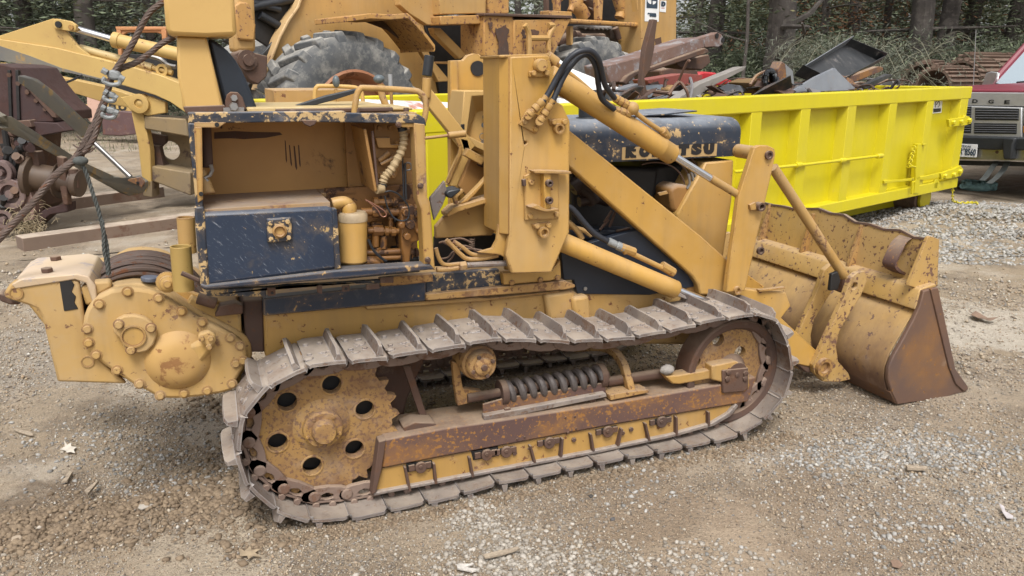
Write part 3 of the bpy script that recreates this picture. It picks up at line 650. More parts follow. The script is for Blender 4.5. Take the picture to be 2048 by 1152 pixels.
for i, nm in ((0, 'brace_tube'),):
    a, b = P(852, 186, 3.0), P(943, 300, 3.0); dd = (b-a); sd = dd.cross(Yv).normalized()*.026
    mb = MB(); mb.prism([a+sd, a-sd, b-sd, b+sd], Yv*.05); part(nm, mb, m_post, .004)
    ca = cc(730, 220, 3.388)
    part('brace_tube', plate(M, ca((640,185),(700,200),(715,260),(700,340),(625,520),(560,515),(590,430),(650,300),(660,250)), 3.0, .05), m_post, .004)
    part('brace_lip', plate(M, ca((600,170),(640,195),(660,250),(655,300),(570,500),(550,490),(630,310),(640,260)), 2.99, .012), m_yelw, .002)
mb = MB().cyl(P(845, 277, 2.9), P(932, 267, 2.9), .006, n=8); mb.cyl(P(896, 271, 2.9), P(931, 267, 2.9), .013, n=10); part('throttle_rod', mb, m_yelw, .001)
# small things on top of the tank: lid, hinge rods, battery strap
zt = ztop
def onTop(x0, x1, y0, y1, h, mat, name):
    return part(name, MB().box(((x0+x1)/2, (y0+y1)/2, zt+h/2), V(((x1-x0)/2, 0, 0)), V((0, (y1-y0)/2, 0)), V((0, 0, h/2))), mat, .004)
m_lid = worn('bleached_yellow_lid', (.46, .34, .15), (.42, .31, .15), ra=.68, rs=6, sp=.7, da=.55, dirt=(.6, .55, .45), ro=.6)
ld = onTop(xl+.17, xl+.62, TY+.10, TY+.55, .018, m_lid, 'tank_lid')
onTop(xl+.25, xl+.62, TY+.06, TY+.075, .014, m_rustdk, 'lid_hinge_rod')
onTop(xl+.63, xl+.70, TY+.12, TY+.5, .010, m_lid, 'floor_plate')
mb = MB(); a = V((xl+.33, TY+.2, zt+.018)); mb.prism([a, a+V((.10, 0, .03)), a+V((.22, 0, .055)), a+V((.23, 0, .048)), a+V((.12, 0, .015)), a+V((.05, 0, -.002))], Yv*.05); part('lid_latch', mb, m_rubber, .002)
mb = MB()
for x in (.30, .42, .50, .66): bolt(mb, V((xl+x, TY+.05, zt)), UZ, .009, .012)
part('lid_bolt', mb, m_rustdk, 0)
onTop(xl+.30, xl+.62, TY+.62, TY+1.0, .06, m_yelw, 'seat_base')
# ---- loader towers, dashboard
TWY = 2.60
c3 = cc(840, 80, 2.216)
m_twr = m_yel
tw = part('loader_tower', plate(M, [(1020,113),(1098,110),(1106,143),(1111,202),(1126,211),(1140,242),(1139,464),(1104,545),(1023,547),(1017,527),(1012,508),(1019,470)], TWY, .028,
        [(1051,286,.006,10)]), m_twr, .006)
ch = [P(1020, 113, TWY), P(1019, 470, TWY), P(1012, 508, TWY), P(1017, 527, TWY)]
# chamfer and rear wall of the tower box
q = lambda a, dx, dy: V((a.x+dx, a.y+dy, a.z))
mb = MB()
vs = []
for a in ch[:2]: vs += [q(a, .0, .0), q(a, -.028, .034), q(a, -.028, .20), q(a, -.005, .20), q(a, .0, .030)]
mb.add(vs, [(0,1,6,5),(1,2,7,6),(2,3,8,7),(3,4,9,8),(4,0,5,9),(0,4,3,2,1),(5,6,7,8,9)])
part('tower_rear_wall', mb, m_twr, .004, tw)
flare = [P(997, 450, TWY+.035), P(994, 480, TWY+.035), P(985, 497, TWY+.035), P(956, 505, TWY+.035), P(962, 506, TWY+.035), P(1000, 509, TWY+.035), P(1016, 520, TWY+.035), P(1018, 452, TWY+.035)]
part('tower_flare', MB().prism(flare, Yv*.02), m_twr, .002, tw)
part('tower_inner_plate', plate(M, [(1000,112),(1100,110),(1112,205),(1140,245),(1139,460),(1104,545),(1010,540)], TWY+.20, .02), m_twr, .004, tw)
part('tower_cap_plate', plate(M, [(998,110),(1098,107),(1099,113),(999,116)], TWY+.005, .2), m_twr, .003, tw)
mb = MB(); pcyl(mb, 1077, 131, TWY, 13, .035, 26); part('pin_cap', mb, m_twr, .002, tw)
part('pin_keeper', plate(M, c3((485,138),(575,135),(578,163),(484,165)), TWY-.012, .012), m_twr, .003, tw)
mb = MB()
for x, y in c3((500,147),(557,146)): pbolt(mb, x, y, TWY-.012, 6, .014)
for x, y in c3((462,362),(510,395),(590,363),(638,363),(490,630),(487,780),(602,771),(515,823),(567,820)): pbolt(mb, x, y, TWY-.010, 6.2, .014)
part('tower_bolt', mb, m_twr, .001, tw)
part('hose_block', plate(M, [(1055,219),(1087,236),(1073,268),(1038,249)], TWY-.012, .012), m_twr, .002, tw)
def boss(x, y, Y, rp, d=.022, mat=None):
    mb = MB(); c = P(x, y, Y); r = px_r(M, x, y, Y, rp); mb.lathe(c, V((0, -1, 0)), [(r, 0), (r, d), (r*.62, d), (r*.55, d*.3), (.001, d*.3)], 18, True, True); return mb
part('pin_boss', boss(1115, 257, TWY-.005, 10.5, .022), m_yelw, 0, tw); part('pin_boss', boss(1084, 463, TWY-.005, 11, .024), m_yelw, 0, tw)
part('boss_ear', plate(M, c3((570,350),(650,348),(650,375),(580,380)), TWY-.010, .01), m_twr, .003, tw)
part('boss_ear', plate(M, c3((497,815),(578,805),(575,835),(550,850),(530,850),(502,835)), TWY-.010, .01), m_yelw, .003, tw)
bkt = part('lamp_bracket', plate(M, [(1049,352),(1066,344),(1118,344),(1118,438),(1050,441)], TWY-.012, .012), m_twr, .003, tw)
part('bracket_web', plate(M, [(1088,343),(1102,343),(1102,418),(1088,420)], TWY-.045, .035), m_twr, .003, bkt)
part('bracket_shelf', plate(M, c3((487,742),(520,730),(560,752),(615,748),(617,757),(555,762)), TWY-.055, .045), m_yelw, .002, bkt)
part('bracket_shelf', plate(M, [(1066,342),(1088,341),(1142,343),(1144,348),(1070,347)], TWY-.055, .045), m_yelw, .002, bkt)
mb = MB()
for x, y in c3((568,633),(568,709)): mb.lathe(P(x, y, TWY-.045), V((0, -1, 0)), [(.013, 0), (.013, .018), (.007, .018), (.006, .004), (.001, .004)], 14, True, True)
part('bracket_boss', mb, m_rustdk, 0, bkt)
part('bracket_lug', plate(M, c3((457,620),(470,616),(472,645),(459,650)), TWY-.03, .02), m_rustdk, .002, bkt)
# hose fittings on the block
for (x0, y0, x1, y1) in (((480),(335),(562),(252)), ((530),(362),(590),(265))):
    (ax_, ay_), (bx_, by_) = c3((x0, y0), (x1, y1)); a, b = P(ax_, ay_, TWY-.035), P(bx_, by_, TWY-.045)
    part('hose_fitting', MB().lathe(a, b-a, [(.011, 0), (.017, .03), (.017, .2), (.011, .22), (.011, .3), (.016, .32), (.016, .5), (.011, .52), (.015, .6), (.015, .78), (.011, .8), (.013, 1)], 10), m_yelw, .001)
    mb = MB().cyl(P(ax_, ay_, TWY-.012), P(ax_, ay_, TWY-.045), .016, n=10); part('fitting_elbow', mb, m_yelw, .002, tw)
ch9 = cc(900, 0, 3.388)
HYs = TWY-.045
hA = [P(x, y, Yk) for (x, y), Yk in zip(ch9((630,690),(668,630),(740,500),(800,405),(870,352),(950,345),(1005,400),(1030,500),(1055,585),(1115,665)), (HYs,HYs,HYs-.01,HYs-.03,HYs-.04,HYs-.04,HYs-.03,HYs,HYs+.03,HYs+.07))]
hB = [P(x, y, Yk) for (x, y), Yk in zip(ch9((690,700),(712,650),(770,520),(840,420),(900,372),(950,385),(990,460),(1005,570),(1030,670),(1112,740)), (HYs,HYs,HYs,HYs,HYs-.01,HYs-.01,HYs,HYs+.03,HYs+.05,HYs+.075))]
m_hoseb = plain('hydraulic_hose_rubber', (.018, .020, .027), .5, 0, .2, 30)
for h in (hA, hB): part('hydraulic_hose', MB().tube(spline(h, 8), .0105, 12), m_hoseb, 0)
# far tower, dashboard
FTY = 3.42
ft_ = part('far_tower', plate(M, [(901,121),(926,120),(935,110),(946,107),(958,108),(970,118),(978,135),(992,161),(1000,170),(1000,560),(903,560)], FTY, .03, [(955,137,.030,20)]), m_yel, .005)
part('far_tower_flange', plate(M, [(901,121),(917,121),(917,560),(901,560)], FTY-.04, .045), m_yel, .003, ft_)
mb = MB().lathe(P(955, 137, FTY), Yv, [(.033, -.006), (.033, .01), (.02, .01), (.018, .0), (.001, .0)], 20, True, True); part('far_pin', mb, m_dark, 0, ft_)
DY = 3.12
dbx = cc(840, 80, 2.216)
dq = [P(x, y, DY) for x, y in dbx((200,228),(345,228),(345,520),(212,455),(182,440))]
m_dash = worn('dashboard_yellow', (.52, .34, .13), (.49, .31, .11), ra=.78, sp=.75, da=.62, ro=.5)
inn = [P(x, y, DY) for x, y in dbx((228,248),(342,240),(342,490),(205,420))]
back = [P(x, y, DY+.07) for x, y in dbx((248,320),(340,300),(340,500),(200,430))]
mb = MB(); O4 = [dq[0], dq[1], dq[2], dq[4]]
mb.add(O4+inn+back, [(0,1,5,4),(1,2,6,5),(2,3,7,6),(3,0,4,7),(4,5,9,8),(5,6,10,9),(6,7,11,10),(7,4,8,11),(8,9,10,11)])
dsh = part('dashboard', mb, m_dash, .003)
part('dash_shell', plate(M, dbx((196,224),(345,226),(345,524),(212,462),(178,442)), DY+.08, .2), m_dash, .006, dsh)
mb = MB()
for x, y, r_ in [(*dbx((285,342))[0],4),(*dbx((298,343))[0],4),(*dbx((311,345))[0],4),(*dbx((328,360))[0],3.5)]: c = P(x, y, DY+.055); mb.lathe(c, V((-.3, -1, .2)), [(px_r(M,x,y,DY,r_), 0), (px_r(M,x,y,DY,r_), .02)], 12, True, True)
mb.lathe(P(*dbx((292,385))[0], DY+.05), V((-.6, -1, .3)), [(.009, 0), (.012, .02), (.012, .04)], 12, True, True)
part('dash_knob', mb, m_key, 0, dsh)
mb = MB().lathe(P(*dbx((298,430))[0], DY+.05), V((-.5, -1, .2)), [(.014, 0), (.014, .02)], 14, True, True); part('ignition_lock', mb, m_steel, .001, dsh)
mb = MB().tube(ring(P(*dbx((278,428))[0], DY+.03), ux, uz, .014, 14), .002, 6, True); mb.prism([P(x, y, DY+.03) for x, y in dbx((272,445),(285,445),(284,470),(276,480),(270,465))], Yv*.003); part('hanging_key', mb, m_steel, 0, dsh)
part('dash_slot', plate(M, dbx((183,375),(198,372),(198,395),(184,400)), DY-.002, .01), m_dark, .001, dsh)
# floor, pedal, brackets behind the tank
ca = cc(730, 220, 3.388)
part('pedal_plate', plate(M, ca((440,600),(540,480),(560,560),(530,640),(470,750)), 2.72, .02), m_shoe, .003)
mb = MB(); mb.prism([P(x, y, 2.70) for x, y in ca((545,565),(570,545),(640,530),(655,545),(590,600),(560,595))], Yv*.08); part('brake_pedal', mb, m_rubber, .006)
part('pedal_arm', plate(M, ca((590,580),(660,535),(675,550),(620,600),(640,640),(610,640)), 2.78, .02), m_yelw, .003)
part('lever_link', plate(M, ca((640,640),(680,600),(780,500),(850,420),(880,350),(886,370),(860,440),(760,560),(700,620)), 2.80, .03), m_yel, .004)
part('floor_side', plate(M, ca((480,790),(560,700),(890,585),(892,810),(860,850),(600,865),(480,870)), 2.85, .03), m_yelw, .004)
part('floor_ledge', plate(M, ca((555,705),(600,660),(890,580),(892,610),(640,690),(560,730)), 2.78, .08), m_yelw, .003)
part('rust_bracket', plate(M, ca((640,520),(715,330),(760,345),(880,360),(800,480),(690,585)), 2.95, .03), m_inner, .003)
mb = MB().box(P(*ca((735,315))[0], 2.92), V((.035, 0, -.02)), V((0, .02, 0)), V((.008, 0, .014))); part('latch_block', mb, m_yelw, .003)
part('latch_plate', plate(M, ca((770,330),(810,325),(850,340),(845,385),(800,390),(765,375)), 2.93, .02), m_rustdk, .004)
part('dark_bay', plate(M, ca((470,860),(890,840),(960,960),(960,1060),(470,1060)), 2.93, .02), m_dark, .003)  # flat near-black sheet painting the shade behind the oil lines
for pts, r_ in ((((480,935),(495,990),(520,1035),(560,1050),(640,1042)), .008), (((485,1082),(560,1078),(635,1068)), .010), (((690,1050),(800,1045),(975,1037)), .011), (((550,880),(590,920),(650,980),(700,1010),(800,1005),(900,985)), .009), (((600,890),(660,930),(720,975),(800,985),(890,965)), .008)):
    part('oil_line', MB().tube(spline([P(x, y, 2.66) for x, y in ca(*pts)], 6), r_, 9), m_yelw if r_ != .011 else m_shoe, 0)
mb = MB().cyl(P(*ca((638,1058))[0], 2.66), P(*ca((685,1052))[0], 2.66), .018, n=6); part('line_coupling', mb, m_yelw, .002)
part('line_clip', plate(M, ca((865,945),(930,935),(935,900),(950,910),(965,960),(950,985),(900,985)), 2.645, .02), m_yel, .003)
mb = MB(); hx_ = [P(740-730+730, 220, 2.9)];
sp_ = [P(730+ (725+18*math.cos(k*.8))/3.388, 220+(870+k*1.6)/3.388, 2.86+.012*math.sin(k*.8)) for k in range(48)]
part('return_spring', MB().tube(sp_, .003, 5), m_rustdk, 0)
for pts in (((520,890),(600,930),(680,920),(760,960)), ((490,1010),(560,1000),(600,960),(680,940),(790,950)), ((500,900),(640,870),(720,900)), ((560,1030),(590,1000),(610,960))):
    part('loose_cable', MB().tube(spline([P(x, y, 2.70) for x, y in ca(*pts)], 5), .004, 6), m_rustdk, 0)

# ---- hydraulic cylinders
CY = 2.635
def cyl_px(name, x0, y0, x1, y1, Y0, Y1, rp, mat, prof=None, n=26):
    a, b = P(x0, y0, Y0), P(x1, y1, Y1); r = px_r(M, (x0+x1)/2, (y0+y1)/2, (Y0+Y1)/2, rp)
    return part(name, MB().lathe(a, b-a, prof(r) if prof else [(r, 0), (r, 1)], n), mat, .002)
tcy = cyl_px('tilt_cylinder', 1096, 150, 1346, 311, 2.68, 2.68, 21.5, m_yel, lambda r: [(r*.9, 0), (r, .01), (r, .885), (r*1.02, .89), (r*1.03, .90), (r*.99, .905), (r*.99, .985), (r*.9, 1)])
mb = MB().cyl(P(1340, 307, 2.68), P(1424, 359, 2.68), px_r(M, 1380, 330, 2.68, 7.5), n=18); part('cylinder_rod', mb, m_chrome, 0, tcy)
mb = MB().cyl(P(1420, 356, 2.68), P(1484, 394, 2.68), px_r(M, 1450, 375, 2.68, 7.8), n=16); part('rod_end', mb, m_yelw, 0, tcy)
lcy = cyl_px('lift_cylinder', 1110, 478, 1352, 580, 2.68, 2.68, 19, m_yel, lambda r: [(r*.9, 0), (r, .01), (r, .86), (r*1.02, .865), (r*1.02, .99), (r*.9, 1)])
mb = MB().cyl(P(1345, 577, 2.68), P(1452, 622, 2.68), .022, n=14); part('cylinder_rod', mb, m_chrome, 0, lcy)
# pipes beside the tilt cylinder
mb = MB().tube(spline([P(x, y, 2.72) for x, y in ch9((650,380),(700,420),(850,530),(1000,660),(1060,700))], 5), .010, 10); part('cylinder_pipe', mb, m_yelw, 0, tcy)
mb = MB().cyl(P(1094, 113, 2.72), P(1113, 127, 2.72), .022, n=12); mb.cyl(P(1104, 120, 2.72), P(1113, 127, 2.72), .018, n=8); part('pipe_union', mb, m_yelw, .002, tcy)
mb = MB().tube(spline([P(x, y, 2.66) for x, y in ch9((1235,745),(1330,820),(1420,880),(1450,895),(1462,920))], 5), .010, 10); part('cylinder_pipe', mb, m_yelw, 0, tcy)
for (x0, y0, x1, y1) in ((1112, 662, 1200, 712), (1112, 741, 1225, 772), (1195, 705, 1262, 752)):
    a, b = P(*ch9((x0, y0))[0], 2.655), P(*ch9((x1, y1))[0], 2.655)
    part('hose_fitting', MB().lathe(a, b-a, [(.011, 0), (.016, .05), (.016, .25), (.011, .28), (.017, .34), (.017, .6), (.012, .63), (.018, .68), (.018, .95), (.01, 1)], 8), m_yelw, .001, None)
mb = MB().sphere(P(*ch9((1235,735))[0], 2.65), .026, 10); part('pipe_tee', mb, m_yelw, 0, tcy)
mb = MB().cyl(P(*ch9((1440,880))[0], 2.66), P(*ch9((1470,930))[0], 2.68), .018, n=8); part('pipe_tee', mb, m_yelw, .002, tcy)
# hose and pipe on the lift cylinder
ce = cc(1120, 280, 3.389)
mb = MB().tube(spline([P(x, y, 2.70) for x, y in ce((40,445),(90,475),(170,570),(240,640),(330,690))], 7), .0125, 12); part('hydraulic_hose', mb, m_hoseb, 0)
a, b = P(*ce((325,685))[0], 2.70), P(*ce((430,735))[0], 2.69); part('hose_fitting', MB().lathe(a, b-a, [(.014, 0), (.016, .1), (.016, .5), (.013, .52), (.018, .6), (.018, 1)], 10), m_galv, .001)
mb = MB().cyl(P(*ce((415,735))[0], 2.69), P(*ce((720,880))[0], 2.69), .0115, n=12); part('cylinder_pipe', mb, m_yelw, 0, lcy)
for p0, p1, r_ in (((410,725),(505,760),.018), ((690,850),(770,900),.020), ((430,760),(500,745),.012)):
    mb = MB().cyl(P(*ce(p0)[0], 2.69), P(*ce(p1)[0], 2.69), r_, n=8); part('pipe_tee', mb, m_yelw, .002, lcy)
mb = MB().tube(spline([P(x, y, 2.74) for x, y in ce((20,540),(70,570),(120,620),(150,670))], 5), .012, 10); mb2 = MB().tube(spline([P(x, y, 2.8) for x, y in ce((60,590),(150,610),(210,650))], 5), .010, 8)
part('bent_pipe', mb, m_yelw, 0); part('bent_pipe', mb2, m_yelw, 0)

# ---- loader arm, bellcrank, tilt link
AY = 2.715
am = part('loader_arm', plate(M, [(1120,236),(1140,261),(1190,301),(1400,470),(1456,520),(1478,560),(1475,590),(1400,590),(1396,570),(1385,553),(1300,478),(1140,336),(1110,312)], AY, .05), m_yel, .008)
part('arm_gusset', plate(M, [(1336,500),(1350,512),(1386,555),(1396,572),(1398,590),(1360,592),(1300,540)], AY+.04, .03), m_inner, .003, am)
part('arm_lower', plate(M, [(1400,560),(1475,575),(1520,582),(1572,585),(1582,612),(1563,636),(1634,702),(1619,734),(1592,728),(1500,640),(1440,600)], AY+.01, .06), m_yel, .006, am)
part('arm_tip', plate(M, [(1592,726),(1620,735),(1634,704),(1650,722),(1640,748),(1612,745)], AY+.015, .05), m_rustdk, .006, am)
part('weld_strip', plate(M, [(1518,580),(1540,578),(1570,574),(1571,577),(1541,582),(1519,584)], AY-.004, .02), m_yelw, .001, am)
far_am = part('far_loader_arm', plate(M, [(1120,236),(1140,261),(1400,470),(1456,520),(1582,612),(1634,702),(1619,734),(1592,728),(1500,640),(1400,590),(1300,478),(1140,336)], 3.44, .05), m_yel, .006)
bc = [(1509,295),(1519,291),(1536,291),(1549,297),(1551,308),(1547,330),(1520,451),(1490,582),(1452,585),(1458,540),(1478,392)]
k1 = part('bellcrank', plate(M, bc, 2.655, .028), m_yel, .004)
k2 = part('bellcrank', plate(M, bc, 2.83, .028), m_yel, .004)
mb = boss(1536, 310, 2.655, 9, .012); part('crank_pin', mb, m_rustdk, 0, k1)
mb = MB().cyl(P(1536, 310, 2.66), P(1536, 310, 2.66)+V((0, .20, 0)), .03, n=16); part('crank_pin_tube', mb, m_yelw, 0, k1)
part('crank_pin', boss(1515, 412, 2.655, 9, .03), m_rustdk, 0, k1); part('crank_pin', boss(1473, 580, 2.655, 8.5, .014), m_yelw, 0, k1)
part('pin_tab', plate(M, [(1500,410),(1512,404),(1514,420),(1502,421)], 2.64, .015), m_yelw, .002, k1)
part('crank_pin', boss(1519, 501, 2.79, 8, .014), m_rustdk, 0, k2)
lk = part('tilt_link', MB().cyl(P(1546, 335, 2.74), P(1688, 552, 2.77), px_r(M, 1620, 450, 2.74, 10), n=18), m_yelw, 0)
part('link_clevis', plate(M, [(1664,548),(1676,543),(1682,560),(1676,580),(1660,582)], 2.74, .02), m_dark, .004, lk)
part('link_clevis', plate(M, [(1684,550),(1697,548),(1693,565),(1683,586),(1674,582)], 2.80, .02), m_rustdk, .004, lk)

# ---- hood, engine
HD = 2.86; HW = .56
hy = [(1112,232),(1140,238),(1262,243),(1352,246),(1420,259),(1462,270),(1479,280),(1484,292),(1480,318),(1360,322),(1240,323),(1150,322),(1110,300)]
m_hood = worn('hood_blue_black_paint', (.016, .022, .036), (.022, .03, .045), rust=(.45, .31, .15), rust2=(.36, .24, .11), ra=.615, rs=9, sp=.61, ss=48, dirt=(.25, .27, .30), da=.56, up=.8, ro=.45, edge=.02)
hx0 = P(1112, 260, HD).x; hx1 = P(1482, 300, HD).x; hz1 = P(1240, 323, HD).z; hz0 = P(1240, 262, HD).z
sec = []
for k in range(9):
    aa = math.pi/2*k/8; sec.append((HD+.075*(1-math.cos(aa))*1.0, hz0-.02+.062*math.sin(aa)))
sec = [(HD, hz1)]+sec
full = sec+[(2*HD+HW-y, z) for y, z in reversed(sec)]
mb = MB(); n = len(full); vs = [(hx0, y, z) for y, z in full]
for k in range(4):
    t = k/3; sx = hx1-.03+.03*math.sin(t*math.pi/2)
    cz_ = hz0-.1
    vs += [(sx, y+(.012*t**2 if y < HD+HW/2 else -.012*t**2), z-(.0 if z <= hz1+.001 else .012*t**2)) for y, z in full]
fs = []
for k in range(4):
    for i in range(n-1): fs.append((k*n+i, k*n+i+1, (k+1)*n+i+1, (k+1)*n+i))
fs.append(tuple(range(4*n, 5*n))); fs.append(tuple(range(n)))
hood = part('engine_hood', mb.add(vs, fs), m_hood, 0)
fz = hz0+.042
mb = MB(); mb.prism([V((P(1265,240,HD).x, HD+.10, fz+.004)), V((P(1350,243,HD).x, HD+.09, fz+.012)), V((P(1425,252,HD).x, HD+.12, fz+.022)), V((P(1425,252,HD).x, HD+.40, fz+.022)), V((P(1265,240,HD).x, HD+.40, fz+.004))], V((0, 0, .006))); part('hood_flap', mb, m_hood, .001, hood)
mb = MB().cyl(P(1270, 238, HD+.1), P(1318, 238, HD+.1), .008, n=8); part('flap_hinge', mb, m_steel, 0, hood)
mb = MB().cyl(P(1174, 243, HD+.2), P(1174, 214, HD+.2), px_r(M, 1174, 225, HD+.2, 17), n=20); mb.cyl(P(1174, 240, HD+.2), P(1174, 234, HD+.2), px_r(M, 1174, 225, HD+.2, 22), n=20); part('exhaust_stub', mb, m_rubber, .002, hood)
def text_mb(txt, origin, u, v_, size, depth, bold=0.0, serif=False, width=None):
    cu = bpy.data.curves.new('t', 'FONT'); cu.body = txt; cu.size = size; cu.offset = bold; cu.resolution_u = 3
    ob = bpy.data.objects.new('t', cu); COL.objects.link(ob); bpy.context.view_layer.update()
    me = ob.to_mesh(); co = [v.co.copy() for v in me.vertices]; fs = [tuple(p.vertices) for p in me.polygons]; ob.to_mesh_clear(); bpy.data.objects.remove(ob); bpy.data.curves.remove(cu)
    if not co: return MB()
    x0 = min(c.x for c in co); x1 = max(c.x for c in co); y0 = min(c.y for c in co); k = (width/(x1-x0)) if width else 1
    n_ = u.cross(v_).normalized(); nv = len(co)
    a = [origin+u*((c.x-x0)*k)+v_*(c.y-y0)+n_*depth for c in co]
    return MB().add(a, fs)
# lettering on the hood side
tz0, tz1 = P(1336, 312, HD).z, P(1336, 295, HD).z; tx0, tx1 = P(1248, 304, HD).x, P(1429, 304, HD).x
m_letter = plain('letter_black', (.012, .011, .012), .5)
m_patch = worn('letter_backing_yellow', (.40, .27, .12), (.36, .24, .11), rust=(.014, .02, .034), rust2=(.02, .03, .045), ra=.68, rs=14, sp=.66, ro=.5)
mb = MB().box(((tx0+tx1)/2, HD-.001, (tz0+tz1)/2), V(((tx1-tx0)/2+.01, 0, 0)), V((0, .0015, 0)), V((0, 0, (tz1-tz0)/2+.008))); part('letter_panel', mb, m_patch, 0, hood)
lt = 'KOMATSU'; adv = (tx1-tx0)/7
for i, chr_ in enumerate(lt):
    x = tx0+adv*i
    mb = text_mb(chr_, V((x+.005, HD, tz0)), ux, uz, (tz1-tz0)/.72, .0045, .007, width=adv*.84)
    hgt = tz1-tz0
    feet = {'K': ((0, 0, .36), (0, 1, .36), (.6, 0, .4), (.6, 1, .36)), 'M': ((-.02, 0, .26), (.76, 0, .26)), 'A': ((-.05, 0, .34), (.7, 0, .34)), 'T': ((.26, 0, .44),), 'U': ((-.06, 1, .34), (.7, 1, .34))}.get(chr_, ())
    for fx, top, fw in feet:
        mb.box((x+.005+adv*.8*(fx+fw/2), HD-.0042, tz0+(hgt-.005 if top else .005)), V((adv*.8*fw/2, 0, 0)), V((0, .0004, 0)), V((0, 0, .005)))
    part('hood_letter', mb, m_letter, 0, hood)
part('radiator_side', plate(M, [(1412,325),(1468,320),(1464,401),(1447,512),(1440,590),(1360,500),(1354,429)], HD+.0, .56), m_yel, .008)
# engine bay, oily and dark
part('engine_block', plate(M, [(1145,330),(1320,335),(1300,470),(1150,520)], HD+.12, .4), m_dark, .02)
eng = cc(1120, 280, 3.389)
part('battery_box', plate(M, eng((745,330),(800,300),(885,310),(870,430),(795,500),(760,480)), HD+.02, .2), m_inner, .02)
fanc = P(1299, 390, HD+.05)
for r_ in (.14, .165, .19, .21):
    pts = [fanc+V((.0+.3*r_*math.sin(k*.12), .2*math.cos(k*.12)*0, 0))+ux*(r_*math.cos(1.9-k*.12))+uz*(r_*math.sin(1.9-k*.12)) for k in range(22)]
    part('fan_guard_hoop', MB().tube(pts, .0035, 6), m_rustdk, 0)
part('guard_clip', plate(M, eng((665,360),(725,345),(738,365),(675,380)), HD+.03, .01), m_yelw, .002)
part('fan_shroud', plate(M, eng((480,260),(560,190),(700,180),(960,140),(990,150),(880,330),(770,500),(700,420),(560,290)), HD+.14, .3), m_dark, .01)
for pts, r_ in ((((100,300),(180,350),(230,420)), .03), (((130,420),(250,400),(330,420)), .022), (((80,330),(130,300),(220,330)), .035)): part('engine_pipe', MB().tube(spline([P(x, y, HD+.03) for x, y in eng(*pts)], 5), r_, 10), plain('engine_iron', (.035, .022, .018), .55, .2, .4, 12), 0)
for p0, p1 in (((300,560),(350,480)), ((335,590),(375,485)), ((270,610),(330,540)), ((380,620),(470,600))): part('push_rod', MB().cyl(P(*eng(p0)[0], HD+.0), P(*eng(p1)[0], HD+.0), .006, n=8), m_rustdk, 0)
part('manifold', plate(M, eng((70,600),(540,610),(600,690),(420,720),(100,690)), HD+.0, .1), plain('blue_black_panel_side', (.014, .018, .028), .35, 0, .3, 7), .02)
for pts in (((870,230),(880,290),(860,330)), ((890,220),(905,280),(890,330)), ((910,215),(920,260),(900,310))): part('radiator_hose', MB().tube(spline([P(x, y, HD+.02) for x, y in eng(*pts)], 4), .006, 6), m_steel, 0)
# ---- bucket: one cross-section swept across the machine
B0, B1 = 2.50, 3.80
def BX(x, y, Y=2.47): p = P(x, y, Y); return (p.x, p.z)
belly = [BX(1846,622), BX(1838,630), BX(1827,645), BX(1806,680), BX(1787,713), BX(1779,738), BX(1777,758), BX(1782,785), BX(1795,806)]
def sweep(name, prof, y0, y1, mat, bev=.003, closed=True, ny=1, warp=None, parent=None):
    mb = MB(); n = len(prof); vs = []
    for j in range(ny+1):
        t = j/ny; y = y0+(y1-y0)*t
        for i, (x, z) in enumerate(prof):
            dx, dz = warp(i, t) if warp else (0, 0)
            vs.append((x+dx, y, z+dz))
    fs = []
    for j in range(ny):
        for i in range(n if closed else n-1): fs.append((j*n+i, j*n+(i+1) % n, (j+1)*n+(i+1) % n, (j+1)*n+i))
    if closed: fs += [tuple(range(n)), tuple(ny*n+i for i in range(n))]
    return part(name, mb.add(vs, fs), mat, bev, parent)
inner_ = [(x+.014, z+.004) for x, z in belly]
bk_ = sweep('bucket_shell', belly+inner_[::-1], B0, B1, m_bktw, .002)
beam = [BX(1846,584), BX(1835,622), (BX(1835,622)[0]+.05, BX(1835,622)[1]), (BX(1846,584)[0]+.10, BX(1846,584)[1]+.025), (BX(1846,584)[0]+.012, BX(1846,584)[1]+.012)]
sweep('bucket_beam', beam, B0-.012, B1, m_bkt, .006, parent=bk_)
bb = (beam[0][0]+.055, beam[0][1]+.010)
pT = P(1856, 475, 2.55); top_ = (pT.x, pT.z)
ws = [random.uniform(-.012, .012) for _ in range(15)]
def wrp(i, t):
    if i in (1, 2): return (.5*ws[int(t*14)], ws[int(t*14)]-.010*math.sin(t*9))
    return (0, 0)
sg = sweep('spill_guard', [bb, top_, (top_[0]+.012, top_[1]-.002), (bb[0]+.014, bb[1])], B0+.03, B1, m_bkt, 0, True, 14, wrp, bk_)
sweep('guard_lip_strip', [(top_[0]-.004, top_[1]-.002), (top_[0]-.002, top_[1]+.008), (top_[0]+.02, top_[1]+.006), (top_[0]+.02, top_[1]-.004)], B0+.03, B1, m_rustdk, 0, True, 14, lambda i, t: (.5*ws[int(t*14)], ws[int(t*14)]-.010*math.sin(t*9)), bk_)
c7 = cc(1450, 400, 2.88)
# gussets standing on the beam
for Yg in (2.93, 3.27, 3.62):
    d = (top_[0]-bb[0], top_[1]-bb[1])
    mb = MB(); mb.prism([V((bb[0]-.045, Yg, bb[1])), V((bb[0]+d[0]*.98-.006, Yg, bb[1]+d[1]*.96)), V((bb[0]+d[0]*.98+.01, Yg, bb[1]+d[1]*.96)), V((bb[0]+.01, Yg, bb[1]))], Yv*.02); part('guard_gusset', mb, m_yelr, .002, bk_)
part('end_gusset', plate(M, c7((1170,214),(1185,208),(1236,226),(1228,400),(1226,498),(1140,520),(1052,492)), 2.52, .018), m_bkt, .003, bk_)
